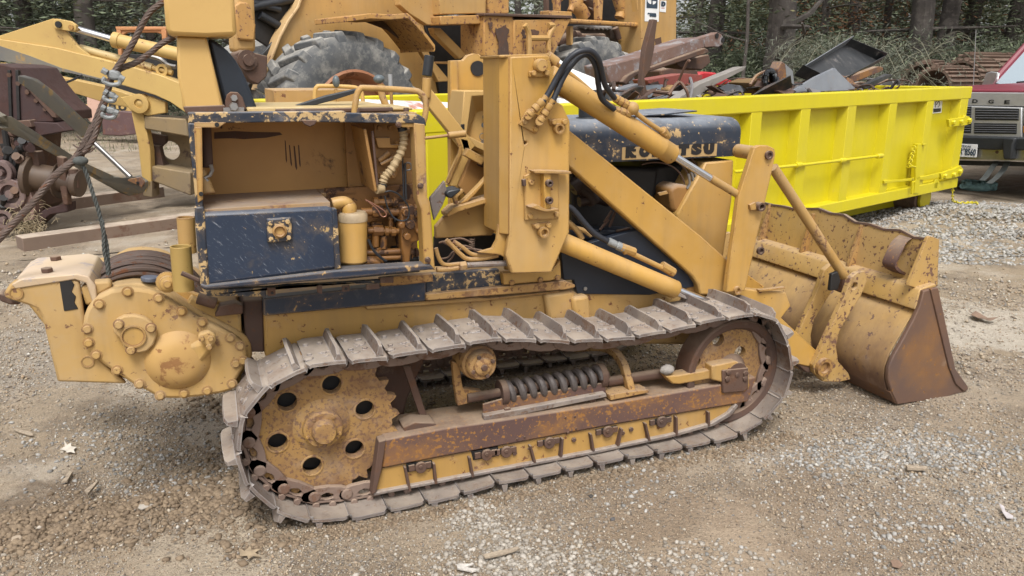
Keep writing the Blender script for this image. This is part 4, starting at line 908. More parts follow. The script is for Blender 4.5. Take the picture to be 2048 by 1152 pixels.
# bent handle loop on the guard
lp = [P(x, y, Yk) for (x, y), Yk in zip(c7((1160,250),(1085,230),(1040,262),(1010,320),(985,385),(1010,420),(1050,440)), (2.63,2.63,2.63,2.62,2.62,2.62,2.63))]
q_ = spline(lp, 4); mb = MB(); vs = []
for p in q_: vs += [p+V((-.008, -.0, .004)), p+V((.006, 0, .012)), p+V((.006, .075, .012)), p+V((-.008, .075, .004))]
fs = []
for i in range(len(q_)-1):
    for j in range(4): fs.append((i*4+j, i*4+(j+1) % 4, i*4+4+(j+1) % 4, i*4+4+j))
fs += [(0, 1, 2, 3), tuple(len(vs)-4+i for i in range(4))]
part('lifting_loop', mb.add(vs, fs), m_rustbeam, .003, bk_)
# side plates with the cutting edge
m_side = worn('bucket_side_rust', (.095, .060, .050), (.13, .07, .045), rust=(.17, .075, .025), rust2=(.27, .13, .035), ra=.50, rs=3, edge=.25, sp=.64, ss=40, da=.66, ro=.6)
c8 = cc(1440, 260, 1.987)
sd = c8((810,640),(838,632),(868,627),(900,790),(935,950),(983,1015),(988,1030),(975,1042),(935,1050),(890,1066),(705,1092),(682,1040),(668,990),(672,940),(690,900),(730,830),(770,755),(795,700))
sp1 = part('bucket_side', plate(M, sd, 2.47, .022), m_side, .005, bk_)
part('side_stiffener', plate(M, c8((838,632),(868,627),(937,950),(985,1018),(988,1030),(970,1040),(938,1010),(910,940)), 2.462, .012), m_side, .004, bk_)
mb = plate(M, sd, 2.47, .022); mb2 = MB(); mb2.add([(x, y+B1-2.47, z) for x, y, z in mb.v], mb.f); part('bucket_side', mb2, m_side, .005, bk_)
xt = P(1930, 775, 2.47).x
sweep('cutting_edge', [(belly[-1][0]-.01, belly[-1][1]-.004), (xt, .002), (xt+.01, .012), (belly[-1][0], belly[-1][1]+.022)], 2.475, B1, m_side, .003, True, 1, None, bk_)
sweep('bucket_floor', [(belly[-2][0], belly[-2][1]), (belly[-1][0]-.012, belly[-1][1]+.002), (belly[-1][0]+.02, belly[-1][1]+.012), (belly[-2][0]+.02, belly[-2][1]+.006)], 2.475, B1, m_side, .003, True, 1, None, bk_)
# hinge ears
ear = c8((575,562),(583,575),(585,600),(560,660),(510,740),(475,800),(462,860),(470,920),(510,965),(520,990),(470,1002),(410,1000),(375,965),(370,935),(388,900),(420,830),(470,720),(500,650),(520,590),(545,568))
er = part('bucket_ear', plate(M, ear, 2.70, .03, [(P(0,0,1) and c8((535,620))[0][0], c8((535,620))[0][1], .018, 16)]), m_bkt, .004, bk_)
part('ear_boss', boss(*c8((407,940))[0], 2.70, 19, .02), m_yelr, 0, er)
e2 = plate(M, ear, 2.70, .03); e3 = MB(); e3.add([(x, y+.17, z) for x, y, z in e2.v], e2.f); part('bucket_ear', e3, m_bkt, .004, bk_)
for dy in (.84, 1.01):
    e3 = MB(); e3.add([(x, y+dy, z) for x, y, z in e2.v], e2.f); part('bucket_ear', e3, m_bkt, .004, bk_)
mb = MB()
for q in (c7((808,752),(812,749),(916,800),(912,806)), c7((850,738),(854,735),(965,775),(962,780))): mb.prism([P(x, y, 2.56)+V((0, 0, 0)) for x, y in q], Yv*.004)

# ---- rear winch
cw = cc(160, 560, 4.608); cw2 = cc(0, 450, 2.095)
WY = 2.72
cov = cw((25,430),(35,340),(60,275),(100,215),(170,145),(280,92),(430,72),(560,80),(640,92),(720,122),(800,170),(900,235),(1000,295),(1090,345),(1170,385),(1300,450),(1400,503),(1490,570),(1530,640),(1545,740),(1500,830),(1442,930),(1440,990),(1390,1025),(1300,1050),(1080,1085),(900,1098),(790,1098),(700,1075),(600,1020),(480,960),(380,895),(280,830),(200,770),(130,715),(75,650),(35,560))
wn = part('winch_cover', plate(M, cov, WY, .05), m_winch, .012)
body = [(x+(4 if x < 300 else 6), y-(8 if y < 680 else -2)) for x, y in cov]
part('winch_housing', plate(M, [(x+10, y-9) for x, y in cov], WY+.045, .62), m_winch, .012, wn)
mb = MB()
for x, y in cw((440,108),(725,163),(938,287),(1125,388),(1383,532),(180,222),(68,450),(80,575),(150,688),(343,830),(550,955),(740,1062),(958,1042),(1172,1018),(1400,955),(1500,740),(1435,768),(1475,605)): 
    c = P(x, y, WY); mb.lathe(c, V((0, -1, 0)), [(.0185, 0), (.0185, .002), (.0125, .0025), (.0125, .010), (.010, .012)], 14, True, True)
part('cover_bolt', mb, m_winch, 0, wn)
c0 = P(*cw((497,497))[0], WY); r0 = px_r(M, 268, 668, WY, 42)
hubo = cw((305,440),(330,370),(400,335),(500,325),(590,345),(660,390),(700,450),(705,520),(680,600),(620,660),(540,678),(440,660),(400,620),(370,540),(310,490))
hb = part('winch_hub_cap', plate(M, hubo, WY-.025, .03), m_winch, .006, wn)
mb = MB().lathe(c0+V((0, -.026, 0)), V((0, -1, 0)), [(r0*.56, 0), (r0*.56, .006), (r0*.48, .006), (r0*.46, -.008), (.001, -.006)], 28, True, True); part('hub_plug', mb, m_winch, 0, hb)
mb = MB()
for x, y in cw((358,408),(655,440),(470,642)): mb.lathe(P(x, y, WY-.025), V((0, -1, 0)), [(.018, 0), (.013, .001), (.013, .012), (.011, .014)], 12, True, True)
part('hub_bolt', mb, m_winch, 0, hb)
# cast bulge of the drive gear and its filler boss
bc_ = P(*cw((905,740))[0], WY); 
mb = MB(); pr = []
mb.lathe(bc_, V((0, -1, 0)), [(.108, -.004), (.098, .007), (.080, .022), (.064, .031), (.045, .035), (.001, .037)], 32, True, True); part('gear_bulge', mb, worn('rubbed_winch_paint', (.43, .26, .085), (.38, .23, .08), rust=(.20, .09, .03), rust2=(.28, .14, .05), ra=.55, rs=9, sp=.62, da=.55, up=.6, ro=.7), 0, wn)
ridge = [P(*cw((x, y))[0], WY+.03) for x, y in ((850,640),(1000,540),(1180,500),(1240,560),(1200,620),(1090,760),(1000,830))]
part('gear_ridge', MB().prism(ridge, V((0, -.06, 0))), m_winch, .022, wn)
part('filler_boss', plate(M, cw((1080,530),(1110,495),(1190,470),(1250,500),(1255,560),(1220,620),(1180,628),(1150,600)), WY-.05, .03), m_winch, .008, wn)
mb = MB()
for x, y in cw((1120,535),(1205,535),(1190,612)): pbolt(mb, x, y, WY-.05, 6, .012)
part('filler_bolt', mb, m_winch, 0, wn)
# fairlead frame at the back
wf = part('fairlead_plate', plate(M, [(12,579),(18,570),(28,562),(120,557),(158,562),(166,620),(178,690),(215,735),(253,768),(115,764),(100,700),(88,650),(84,635),(74,618),(57,611),(9,596),(8,586)], 2.74, .03), m_winch, .008)
part('fairlead_slot', plate(M, cw2((247,226),(290,222),(312,250),(300,280),(318,300),(312,325),(328,352),(268,362)), 2.737, .02), m_dark, .002, wf)  # window is not cut out; this dark plate paints its shaded inside
part('fairlead_plate_far', plate(M, [(12,579),(28,562),(120,557),(158,562),(166,620),(215,735),(253,768),(115,764),(88,650),(57,611),(9,596)], 3.42, .03), m_winch, .008, wf)
zt2 = P(90, 560, 2.74).z; xA, xB = P(28, 562, 2.74).x, P(150, 560, 2.74).x
capm = worn('worn_fairlead_top', (.50, .38, .23), (.46, .33, .2), rust=(.25, .22, .22), rust2=(.33, .28, .27), ra=.55, rs=6, sp=.66, da=.52, dirt=(.55, .45, .36), up=.5, ro=.6)
sec2 = [(xA-.008, zt2-.004), (xA+.02, zt2+.010), (xB+.01, zt2+.012), (xB+.04, zt2), (xB+.055, zt2-.03), (xB+.055, zt2-.09), (xB+.04, zt2-.09), (xB+.03, zt2-.02), (xB, zt2-.006), (xA, zt2-.02)]
fc = sweep('fairlead_top', sec2, 2.735, 3.05, capm, .004, parent=wf)
mb = MB()
for y_ in (2.80, 2.98):
    bolt(mb, V(((xA+xB)/2+.0, y_, zt2+.012)), UZ, .018, .014); 
part('fairlead_bolt', mb, m_rustdk, .001, fc)
mb = MB()
for x, y in cw2((68,286),(367,572)): mb.lathe(P(x, y, 2.74), V((0, -1, 0)), [(.02, 0), (.02, .004), (.017, .004), (.017, .002), (.001, .002)], 20, True, True)
part('plate_boss', mb, m_winch, 0, wf)
part('fairlead_hook', plate(M, [(-6,590),(0,586),(10,590),(22,600),(40,610),(20,610),(0,603)], 2.78, .06), m_rustdk, .006, wf)
# inner cheek of the drum bay, ledges
part('drum_cheek', plate(M, cw2((335,262),(395,240),(460,235),(470,262),(420,290),(390,330),(360,340)), WY+.03, .05), m_winch, .008, wn)
part('drum_ledge', plate(M, cw2((395,160),(500,155),(700,138),(710,160),(440,185),(400,200)), 3.25, .1), m_winch, .006, wn)
part('drum_post', plate(M, cw2((370,190),(398,165),(402,232),(378,236)), 3.0, .06), m_rustdk, .004, wn)
# wire wound on the drum
dc = V((P(272, 590, 3.0).x, 0, P(272, 590, 2.9).z))
cg = cw2((430,232),(470,190),(520,165),(560,155),(620,155),(700,165))
mb_list = []
dr_c = P(270, 650, 2.90); 
for j in range(20):
    y = 2.84+.0165*j; r = .196-.004*(j % 2)+random.uniform(-.006, .008)
    pts = [V((dr_c.x+.02, y+.008*math.sin(k*.31+j), dr_c.z))+V((math.cos(a), 0, math.sin(a)))*r for k, a in enumerate(np.linspace(-.3, 3.45, 26))]
    part('drum_wire_wrap', MB().tube(pts, .0088, 7), m_rope, 0, wn)
for j in range(13):
    y = 2.85+.019*j; r = .214+random.uniform(-.006, .01)
    pts = [V((dr_c.x+.03, y+.06*(k/25)*(1 if j % 3 else -.4), dr_c.z))+V((math.cos(a), 0, math.sin(a)))*r for k, a in enumerate(np.linspace(.2, 2.5, 26))]
    part('drum_wire_wrap', MB().tube(pts, .0088, 7), m_rope, 0, wn)
part('drum', MB().cyl((dr_c.x+.02, 2.80, dr_c.z), (dr_c.x+.02, 3.35, dr_c.z), .17, n=28), m_rustdk, .003, wn)
# breather and two open pipes
mb = MB().cyl(P(300, 562, WY+.06), P(300, 553, WY+.06), .028, n=16); part('breather_cap', mb, plain('blue_grey_cap', (.09, .10, .13), .5), .003, wn)
def open_pipe(x0, y0, x1, y1, Y, rp):
    a, b = P(x0, y0, Y), P(x1, y1, Y); r = px_r(M, x0, y0, Y, rp); d = b-a; L_ = d.length
    return MB().lathe(a, d, [(r*.86, -.0+.25*L_), (r*.86, 0), (r, 0), (r, L_)], 26, False, True)
p1 = part('pipe_socket', open_pipe(361, 492, 368, 580, 2.66, 20), worn('mustard_pipe_paint', (.36, .24, .07), (.32, .21, .06), ra=.66, sp=.68, da=.62, ro=.6), .002)
p2 = part('pipe_socket', open_pipe(371, 434, 376, 505, 2.86, 17), m_yelw, .002)
mb = MB().cyl(P(363, 546, 2.60), P(398, 561, 2.60), .008, n=8); part('socket_pin', mb, m_rustdk, 0, p1)
mb = MB(); c = P(335, 563, WY-.01); mb.lathe(c, V((0, -1, 0)), [(.034, 0), (.036, .012), (.024, .014), (.024, .03), (.012, .034), (.012, .04)], 14, True, True); part('socket_bolt_head', mb, m_winch, .001, wn)
# frame between winch and hull
part('rear_frame', plate(M, cw2((800,300),(860,330),(1010,370),(1015,520),(1030,600),(960,640),(900,640),(700,480)), WY+.06, .5), m_winch, .008)
part('rear_frame_top', plate(M, cw2((690,235),(760,265),(860,300),(1000,345),(1015,370),(880,385),(700,290)), WY+.10, .4), m_yelw, .006)
part('hull_rear', plate(M, [(486,600),(527,600),(530,705),(492,705)], 2.78, .6), m_rustdk, .008)
part('rear_link', MB().cyl(P(395, 596, 2.75), P(432, 607, 2.75), .02, n=10), m_rustdk, .003)
part('rear_flange', plate(M, [(440,612),(470,606),(486,612),(486,628),(430,634)], 2.74, .05), m_rustdk, .004)
# ================================================================ ground
def vnoise(x, y, seed=0):
    r = np.random.default_rng(seed); T = r.random((256, 256)).astype(np.float32)
    xi = np.floor(x).astype(int); yi = np.floor(y).astype(int); fx = x-xi; fy = y-yi
    fx = fx*fx*(3-2*fx); fy = fy*fy*(3-2*fy)
    g = lambda a, b: T[a % 256, b % 256]
    return (g(xi, yi)*(1-fx)+g(xi+1, yi)*fx)*(1-fy)+(g(xi, yi+1)*(1-fx)+g(xi+1, yi+1)*fx)*fy-.5
rA, rB = ground(-150, 1085), ground(500, 985)                 # ridge of clods pushed up behind the track
pile_c = ground(2000, 455)
def gz(x, y):
    x = np.asarray(x, float); y = np.asarray(y, float)
    z = .05*vnoise(x*.7, y*.7, 1)+.022*vnoise(x*2.3, y*2.3, 2)+.012*vnoise(x*7, y*7, 3)+.008*vnoise(x*18, y*18, 4)
    d2 = np.hypot(x-1.2, y-2.9); z = z*np.clip((d2-.3)/2.5, .35, 1)
    dx, dy = rB.x-rA.x, rB.y-rA.y; L2 = dx*dx+dy*dy
    t = np.clip(((x-rA.x)*dx+(y-rA.y)*dy)/L2, 0, 1); d = np.hypot(x-rA.x-t*dx, y-rA.y-t*dy)
    rg = np.exp(-(d/.11)**2); z = z+rg*(.030+.05*(vnoise(x*11, y*11, 5)+.2)+.03*vnoise(x*25, y*25, 6))
    z = z+.16*np.exp(-((x-pile_c.x)**2+(y-pile_c.y)**2)/1.1)*(1+.5*vnoise(x*3, y*3, 8))
    e = np.exp(-(((x-.12)/.16)**2+((y-2.72)/.22)**2)); z = z+.06*e*(1+1.2*vnoise(x*9, y*9, 9))         # spoil behind the sprocket
    far = np.clip((np.hypot(x, y)-14)/14, 0, 1); z = z+far*.35*vnoise(x*.15, y*.15, 7)
    k = np.clip((x+.25)/.4, 0, 1)*np.clip((2.5-x)/.4, 0, 1)*np.clip((y-2.3)/.25, 0, 1)*np.clip((4.0-y)/.25, 0, 1)
    return z*(1-.55*k)-.015-.012*k
def grid(name, x0, x1, y0, y1, st, mat, hole=None):
    nx, ny = int(round((x1-x0)/st))+1, int(round((y1-y0)/st))+1
    X, Y = np.meshgrid(np.linspace(x0, x1, nx), np.linspace(y0, y1, ny), indexing='ij'); Z = gz(X, Y)
    co = np.stack([X, Y, Z], -1).reshape(-1, 3).astype(np.float32)
    I = np.arange(nx*ny).reshape(nx, ny); q = np.stack([I[:-1, :-1], I[1:, :-1], I[1:, 1:], I[:-1, 1:]], -1).reshape(-1, 4)
    if hole:
        c = co[q].mean(1); k = ~((c[:, 0] > hole[0]) & (c[:, 0] < hole[1]) & (c[:, 1] > hole[2]) & (c[:, 1] < hole[3])); q = q[k]
    me = bpy.data.meshes.new(name); me.vertices.add(len(co)); me.vertices.foreach_set('co', co.ravel())
    me.loops.add(q.size); me.loops.foreach_set('vertex_index', q.ravel().astype(np.int32)); me.polygons.add(len(q))
    me.polygons.foreach_set('loop_start', np.arange(0, q.size, 4, dtype=np.int32)); me.polygons.foreach_set('use_smooth', np.ones(len(q), bool)); me.update(calc_edges=True)
    me.materials.append(mat); return me
def ground_mat():
    mt, nt, b = newmat('dirt_and_gravel'); tc = nt.nodes.new('ShaderNodeTexCoord'); vec = tc.outputs['Object']
    big = noise(nt, vec, .9, 5, .6); mid = noise(nt, vec, 5, 6, .65); fin = noise(nt, vec, 60, 5, .7); fin2 = noise(nt, vec, 170, 3, .7)
    col = mix(nt, thr(nt, big, .38, .62), (.315, .25, .175), (.385, .315, .235))
    col = mix(nt, thr(nt, noise(nt, vec, 2.6, 8, .68), .50, .62, 0, .8), col, (.205, .16, .115))
    col = mix(nt, thr(nt, noise(nt, vec, 1.7, 6, .62), .53, .64, 0, .85), col, (.44, .38, .305))
    for (px_, py_), rad, c_, am in (((1985, 650), .55, (.50, .445, .37), .85), ((1930, 665), .35, (.50, .445, .37), .8), ((440, 850), .20, (.43, .37, .30), .8), ((470, 905), .12, (.43, .37, .30), .8), ((1400, 1060), .35, (.40, .31, .22), .7), ((420, 1090), .3, (.43, .36, .27), .7), ((100, 700), .7, (.34, .30, .25), .7), ((60, 1030), .30, (.15, .11, .075), .85), ((250, 1005), .26, (.15, .11, .075), .85), ((430, 990), .2, (.16, .12, .085), .8), ((1250, 1010), .35, (.25, .185, .125), .7), ((1700, 1030), .4, (.26, .195, .135), .7), ((1750, 780), .3, (.24, .19, .135), .7)):
        g_ = ground(px_, py_); dv = nt.nodes.new('ShaderNodeVectorMath'); dv.operation = 'DISTANCE'; dv.inputs[1].default_value = g_; nt.links.new(vec, dv.inputs[0])
        col = mix(nt, thr(nt, mth(nt, 'ADD', dv.outputs['Value'], mth(nt, 'MULTIPLY', mth(nt, 'SUBTRACT', mid, .5), rad*2.2)), rad, rad*.7, 0, am), col, c_)
    vo = nt.nodes.new('ShaderNodeTexVoronoi'); vo.inputs['Scale'].default_value = 70; nt.links.new(vec, vo.inputs['Vector'])
    vo2 = nt.nodes.new('ShaderNodeTexVoronoi'); vo2.inputs['Scale'].default_value = 150; nt.links.new(vec, vo2.inputs['Vector'])
    gm = thr(nt, mth(nt, 'ADD', noise(nt, vec, 1.3, 6, .65), mth(nt, 'MULTIPLY', mth(nt, 'SUBTRACT', fin, .5), .35)), .44, .60)
    hsv = nt.nodes.new('ShaderNodeSeparateColor'); nt.links.new(vo.outputs['Color'], hsv.inputs[0])
    hs2 = nt.nodes.new('ShaderNodeSeparateColor'); nt.links.new(vo2.outputs['Color'], hs2.inputs[0])
    peb = mix(nt, hsv.outputs[0], (.17, .145, .12), (.46, .42, .36)); peb2 = mix(nt, hs2.outputs[1], (.16, .125, .095), (.42, .35, .27))
    st = mth(nt, 'MULTIPLY', thr(nt, vo.outputs['Distance'], .42, .30), mth(nt, 'GREATER_THAN', hsv.outputs[2], .45))
    st2 = mth(nt, 'MULTIPLY', thr(nt, vo2.outputs['Distance'], .45, .30), mth(nt, 'GREATER_THAN', hs2.outputs[2], .4))
    col = mix(nt, mth(nt, 'MULTIPLY', st2, mth(nt, 'ADD', mth(nt, 'MULTIPLY', gm, .6), .3)), col, peb2)
    col = mix(nt, mth(nt, 'MULTIPLY', st, gm), col, peb)
    col = mix(nt, thr(nt, fin, .30, .70, .28, 0), col, (.15, .11, .08))
    nt.links.new(col, b.inputs['Base Color']); b.inputs['Roughness'].default_value = .92; b.inputs['Specular IOR Level'].default_value = .25
    h = mth(nt, 'ADD', mth(nt, 'MULTIPLY', mth(nt, 'MULTIPLY', st, gm), .9), mth(nt, 'ADD', mth(nt, 'MULTIPLY', st2, .45), mth(nt, 'ADD', mth(nt, 'MULTIPLY', fin, 1.2), mth(nt, 'MULTIPLY', fin2, .5))))
    bp = nt.nodes.new('ShaderNodeBump'); bp.inputs['Strength'].default_value = .9; bp.inputs['Distance'].default_value = .010
    nt.links.new(h, bp.inputs['Height']); nt.links.new(bp.outputs[0], b.inputs['Normal']); return mt
m_ground = ground_mat()
import bmesh
HB = (-2.5, 6.0, .5, 7.5)
near = grid('ground', HB[0], HB[1], HB[2], HB[3], .022, m_ground)
farm = grid('ground_far', -60.5, 59.5, -10, 70, .5, m_ground, HB)
bm = bmesh.new(); bm.from_mesh(near); bm.from_mesh(farm); gm_ = bpy.data.meshes.new('ground'); bm.to_mesh(gm_); bm.free()
gm_.materials.append(m_ground); gm_.polygons.foreach_set('use_smooth', [True]*len(gm_.polygons))
go = bpy.data.objects.new('ground', gm_); COL.objects.link(go); kind(go, 'structure')
def gzf(x, y): return float(gz(np.array([x]), np.array([y]))[0])

# loose stones: many thousands, nobody could count them; each stone is a little lump of its own shape
def lump_set(n_kinds=8):
    out = []
    ph = (1+5**.5)/2
    base = np.array([(-1, ph, 0), (1, ph, 0), (-1, -ph, 0), (1, -ph, 0), (0, -1, ph), (0, 1, ph), (0, -1, -ph), (0, 1, -ph), (ph, 0, -1), (ph, 0, 1), (-ph, 0, -1), (-ph, 0, 1)], float)
    base /= np.linalg.norm(base[0])
    fs = np.array([(0,11,5),(0,5,1),(0,1,7),(0,7,10),(0,10,11),(1,5,9),(5,11,4),(11,10,2),(10,7,6),(7,1,8),(3,9,4),(3,4,2),(3,2,6),(3,6,8),(3,8,9),(4,9,5),(2,4,11),(6,2,10),(8,6,7),(9,8,1)])
    for k in range(n_kinds): out.append((base*(1+.75*(rng.random((12, 1))-.5))*np.array([1, .65+.3*rng.random(), .45+.3*rng.random()]), fs))
    return out
LUMPS = lump_set()
def stones(name, pts, sizes, mat):
    n = len(pts); z = gz(pts[:, 0], pts[:, 1]); vs = np.empty((n, 12, 3), np.float32); fs = np.empty((n, 20, 3), np.int32)
    kinds = rng.integers(0, len(LUMPS), n); a = rng.random(n)*6.283; tl = (rng.random(n)-.5)*.7
    for k, (b, f) in enumerate(LUMPS):
        i = np.where(kinds == k)[0]
        if not len(i): continue
        c, s_ = np.cos(a[i])[:, None], np.sin(a[i])[:, None]; bx, by, bz = b[:, 0][None], b[:, 1][None], b[:, 2][None]
        bz2 = bz+bx*tl[i][:, None]
        S = sizes[i][:, None]
        vs[i, :, 0] = pts[i, 0][:, None]+(bx*c-by*s_)*S; vs[i, :, 1] = pts[i, 1][:, None]+(bx*s_+by*c)*S; vs[i, :, 2] = z[i][:, None]+(bz2*1.0+.18)*S
        fs[i] = f[None]+(i*12)[:, None, None]
    me = bpy.data.meshes.new(name); me.vertices.add(n*12); me.vertices.foreach_set('co', vs.ravel())
    q = fs.reshape(-1); me.loops.add(len(q)); me.loops.foreach_set('vertex_index', q); me.polygons.add(n*20); me.polygons.foreach_set('loop_start', np.arange(0, n*60, 3, dtype=np.int32)); me.update(calc_edges=True)
    me.materials.append(mat); o = bpy.data.objects.new(name, me); COL.objects.link(o); return kind(o, 'stuff')
def stone_mat(name, a, b_):
    mt, nt, b = newmat(name); g = nt.nodes.new('ShaderNodeNewGeometry'); vec = objvec(nt)
    n = noise(nt, vec, 25, 3, .6); r = g.outputs['Random Per Island']
    nt.links.new(mix(nt, mth(nt, 'ADD', mth(nt, 'MULTIPLY', r, .8), mth(nt, 'MULTIPLY', n, .2)), a, b_), b.inputs['Base Color']); b.inputs['Roughness'].default_value = .85; return mt
ms_grey = stone_mat('grey_stone_mix', (.13, .125, .115), (.42, .40, .37)); ms_tan = stone_mat('tan_stone_mix', (.17, .125, .09), (.42, .34, .25)); ms_pale = stone_mat('pale_stone_mix', (.18, .155, .125), (.44, .40, .345)); ms_mix = stone_mat('mixed_stone_mix', (.13, .11, .09), (.40, .35, .28))
ms_clod = stone_mat('brown_clod_mix', (.125, .088, .056), (.25, .185, .12))
def blob(px, py, rx, ry, n):
    """n points around photo pixel (px,py), spread in pixels"""
    out = []
    q = rng.normal(size=(n, 2))*np.array([rx, ry])+np.array([px, py])
    for x, y in q:
        if y < 170: continue
        g = ground(float(x), float(y)); out.append((g.x, g.y))
    return np.array(out)
def szs(n, lo, hi): return (lo+(hi-lo)*rng.random(n)**2.2).astype(np.float32)
def uni(n, x0=-3.0, x1=6.5, y0=.6, y1=8.5):
    d = np.stack([x0+(x1-x0)*rng.random(n), y0+(y1-y0)*rng.random(n)], -1); return d
def ramp_mat(name, cols):
    mt, nt, b = newmat(name); g = nt.nodes.new('ShaderNodeNewGeometry'); r = nt.nodes.new('ShaderNodeValToRGB'); r.color_ramp.interpolation = 'CONSTANT'
    for i, c in enumerate(cols):
        el = r.color_ramp.elements[i] if i < 2 else r.color_ramp.elements.new(i/len(cols))
        el.position = i/len(cols); el.color = C4(c)
    nt.links.new(g.outputs['Random Per Island'], r.inputs[0]); nt.links.new(r.outputs[0], b.inputs['Base Color']); b.inputs['Roughness'].default_value = .88; b.inputs['Specular IOR Level'].default_value = .3; return mt
ms_grit = ramp_mat('grit_mix', [(.30,.235,.165),(.235,.175,.12),(.36,.29,.21),(.20,.16,.125),(.33,.27,.20),(.42,.36,.28),(.26,.23,.20),(.15,.12,.095),(.36,.28,.19),(.42,.37,.31),(.29,.22,.15),(.22,.20,.18),(.33,.245,.165),(.46,.43,.38)])
def grit(name, n, mat, lo, hi, y0, y1, x0=-20, x1=2068, thin=.0):
    px = np.stack([x0+(x1-x0)*rng.random(n), y0+(y1-y0)*rng.random(n)], -1)
    vx, vy = (px[:, 0]-1024)/F, (px[:, 1]-576)/F
    d = np.array(FW)[None]+vx[:, None]*np.array(RT)[None]-vy[:, None]*np.array(UP)[None]; t = -CH/d[:, 2]; p = (d*t[:, None])[:, :2]; dist = t
    bare = np.zeros(n, bool)
    for (bx_, by_), rad in (((1985, 650), .6), ((1930, 665), .4), ((440, 850), .2), ((1400, 1060), .3), ((420, 1090), .25)):
        g_ = ground(bx_, by_); bare |= (np.hypot(p[:, 0]-g_.x, p[:, 1]-g_.y)+.5*rad*vnoise(p[:, 0]*6, p[:, 1]*6, 50) < rad*.8) & (rng.random(n) > .25)
    k = vnoise(p[:, 0]*1.3+5, p[:, 1]*1.3+2, 41)+.6*vnoise(p[:, 0]*4, p[:, 1]*4, 42)+.3*(rng.random(n)-.5) > thin; k &= ~bare; p = p[k]; dist = dist[k]; n = len(p)
    S = (lo+(hi-lo)*rng.random(n)**2.5)*np.clip(dist/2.6, .8, 2.2)
    b = np.array([(1,0,0),(0,1,0),(-1,0,0),(0,-1,0),(0,0,1),(0,0,-.4)]); f = np.array([(0,1,4),(1,2,4),(2,3,4),(3,0,4),(1,0,5),(2,1,5),(3,2,5),(0,3,5)], np.int32)
    v = b[None]*(1+.6*(rng.random((n, 6, 1))-.5))*np.stack([np.ones(n), .6+.4*rng.random(n), .5+.4*rng.random(n)], -1)[:, None, :]; a = rng.random(n)*6.283; c_, s_ = np.cos(a)[:, None], np.sin(a)[:, None]
    v[..., 2] += v[..., 0]*((rng.random(n)-.5)*.8)[:, None]
    co = np.empty((n, 6, 3), np.float32); S = S[:, None]; co[..., 0] = p[:, 0][:, None]+(v[..., 0]*c_-v[..., 1]*s_)*S; co[..., 1] = p[:, 1][:, None]+(v[..., 0]*s_+v[..., 1]*c_)*S; co[..., 2] = gz(p[:, 0], p[:, 1])[:, None]+(v[..., 2]+.25)*S
    q = (f[None]+(np.arange(n)*6)[:, None, None]).astype(np.int32).ravel(); me = bpy.data.meshes.new(name); me.vertices.add(n*6); me.vertices.foreach_set('co', co.ravel()); me.loops.add(len(q)); me.loops.foreach_set('vertex_index', q); me.polygons.add(n*8); me.polygons.foreach_set('loop_start', np.arange(0, n*24, 3, dtype=np.int32)); me.update(calc_edges=True)
    me.materials.append(mat); o = bpy.data.objects.new(name, me); COL.objects.link(o); return kind(o, 'stuff')
grit('fine_grit', 95000, ms_grit, .0016, .0062, 560, 1165, thin=-.28)
grit('coarse_grit', 19000, ms_grit, .003, .0105, 430, 1165, thin=.08)
def dens(p, f, sd, lo): return p[vnoise(p[:, 0]*f+3, p[:, 1]*f+9, sd)+.5*vnoise(p[:, 0]*f*3, p[:, 1]*f*3, sd+1)+.22*(rng.random(len(p))-.5) > lo]
tp_ = uni(16000, -2.2, 5.4, .9, 5.0); tp_ = dens(tp_, .9, 20, -.12); stones('fine_tan_gravel', tp_, szs(len(tp_), .002, .0085), ms_tan)
gp = dens(uni(16000, -2.2, 5.6, .9, 5.4), 1.0, 24, .04); stones('scattered_grit', gp, szs(len(gp), .002, .012), ms_mix)
q = [blob(1010, 1080, 60, 45, 420), blob(950, 1035, 34, 26, 260), blob(1120, 1118, 110, 26, 560), blob(1000, 1120, 70, 30, 380), blob(1420, 1120, 80, 20, 200), blob(1330, 885, 90, 14, 140), blob(950, 1000, 30, 14, 110), blob(1640, 1020, 300, 60, 200), blob(700, 1110, 120, 30, 60)]
q = np.concatenate(q); stones('pale_gravel_patch', q, szs(len(q), .003, .013), ms_pale)
q = np.concatenate([blob(1720, 905, 110, 22, 1000), blob(1860, 880, 90, 22, 520), blob(1960, 905, 70, 20, 320), blob(1980, 1000, 70, 36, 220), blob(1820, 1060, 90, 40, 200), blob(1290, 905, 70, 10, 100), blob(1250, 960, 60, 30, 90), blob(1780, 990, 160, 70, 220), blob(330, 960, 70, 26, 260), blob(300, 880, 110, 50, 420), blob(120, 880, 130, 36, 160)])
stones('grey_gravel_patch', q, szs(len(q), .003, .013), ms_grey)
th_ = rng.random(11000)*6.283; rr_ = np.sqrt(rng.random(11000))*1.9; q = np.stack([pile_c.x+rr_*np.cos(th_)*1.2, pile_c.y+rr_*np.sin(th_)*.8], -1); stones('grey_gravel_pile', q, szs(len(q), .008, .028), ms_grey)
NC = 12000; t_ = rng.random(NC); q = np.stack([rA.x+(rB.x-rA.x)*t_, rA.y+(rB.y-rA.y)*t_], -1)+rng.normal(size=(NC, 2))*.085; stones('dirt_clods', q, (.002+.014*rng.random(NC)**5).astype(np.float32), ms_clod)
q = np.concatenate([blob(430, 800, 40, 18, 420), blob(460, 980, 40, 50, 500), blob(400, 960, 50, 30, 350), blob(520, 1045, 60, 22, 220)]); stones('dirt_clods_by_track', q, (.003+.018*rng.random(len(q))**4).astype(np.float32), ms_clod)
NB = 4200; q = np.stack([-.05+2.35*rng.random(NB), 2.425+.03*rng.normal(size=NB)-.02*rng.random(NB)], -1); stones('dirt_pressed_up_by_track', q, (.002+.011*rng.random(NB)**4).astype(np.float32), ms_clod)
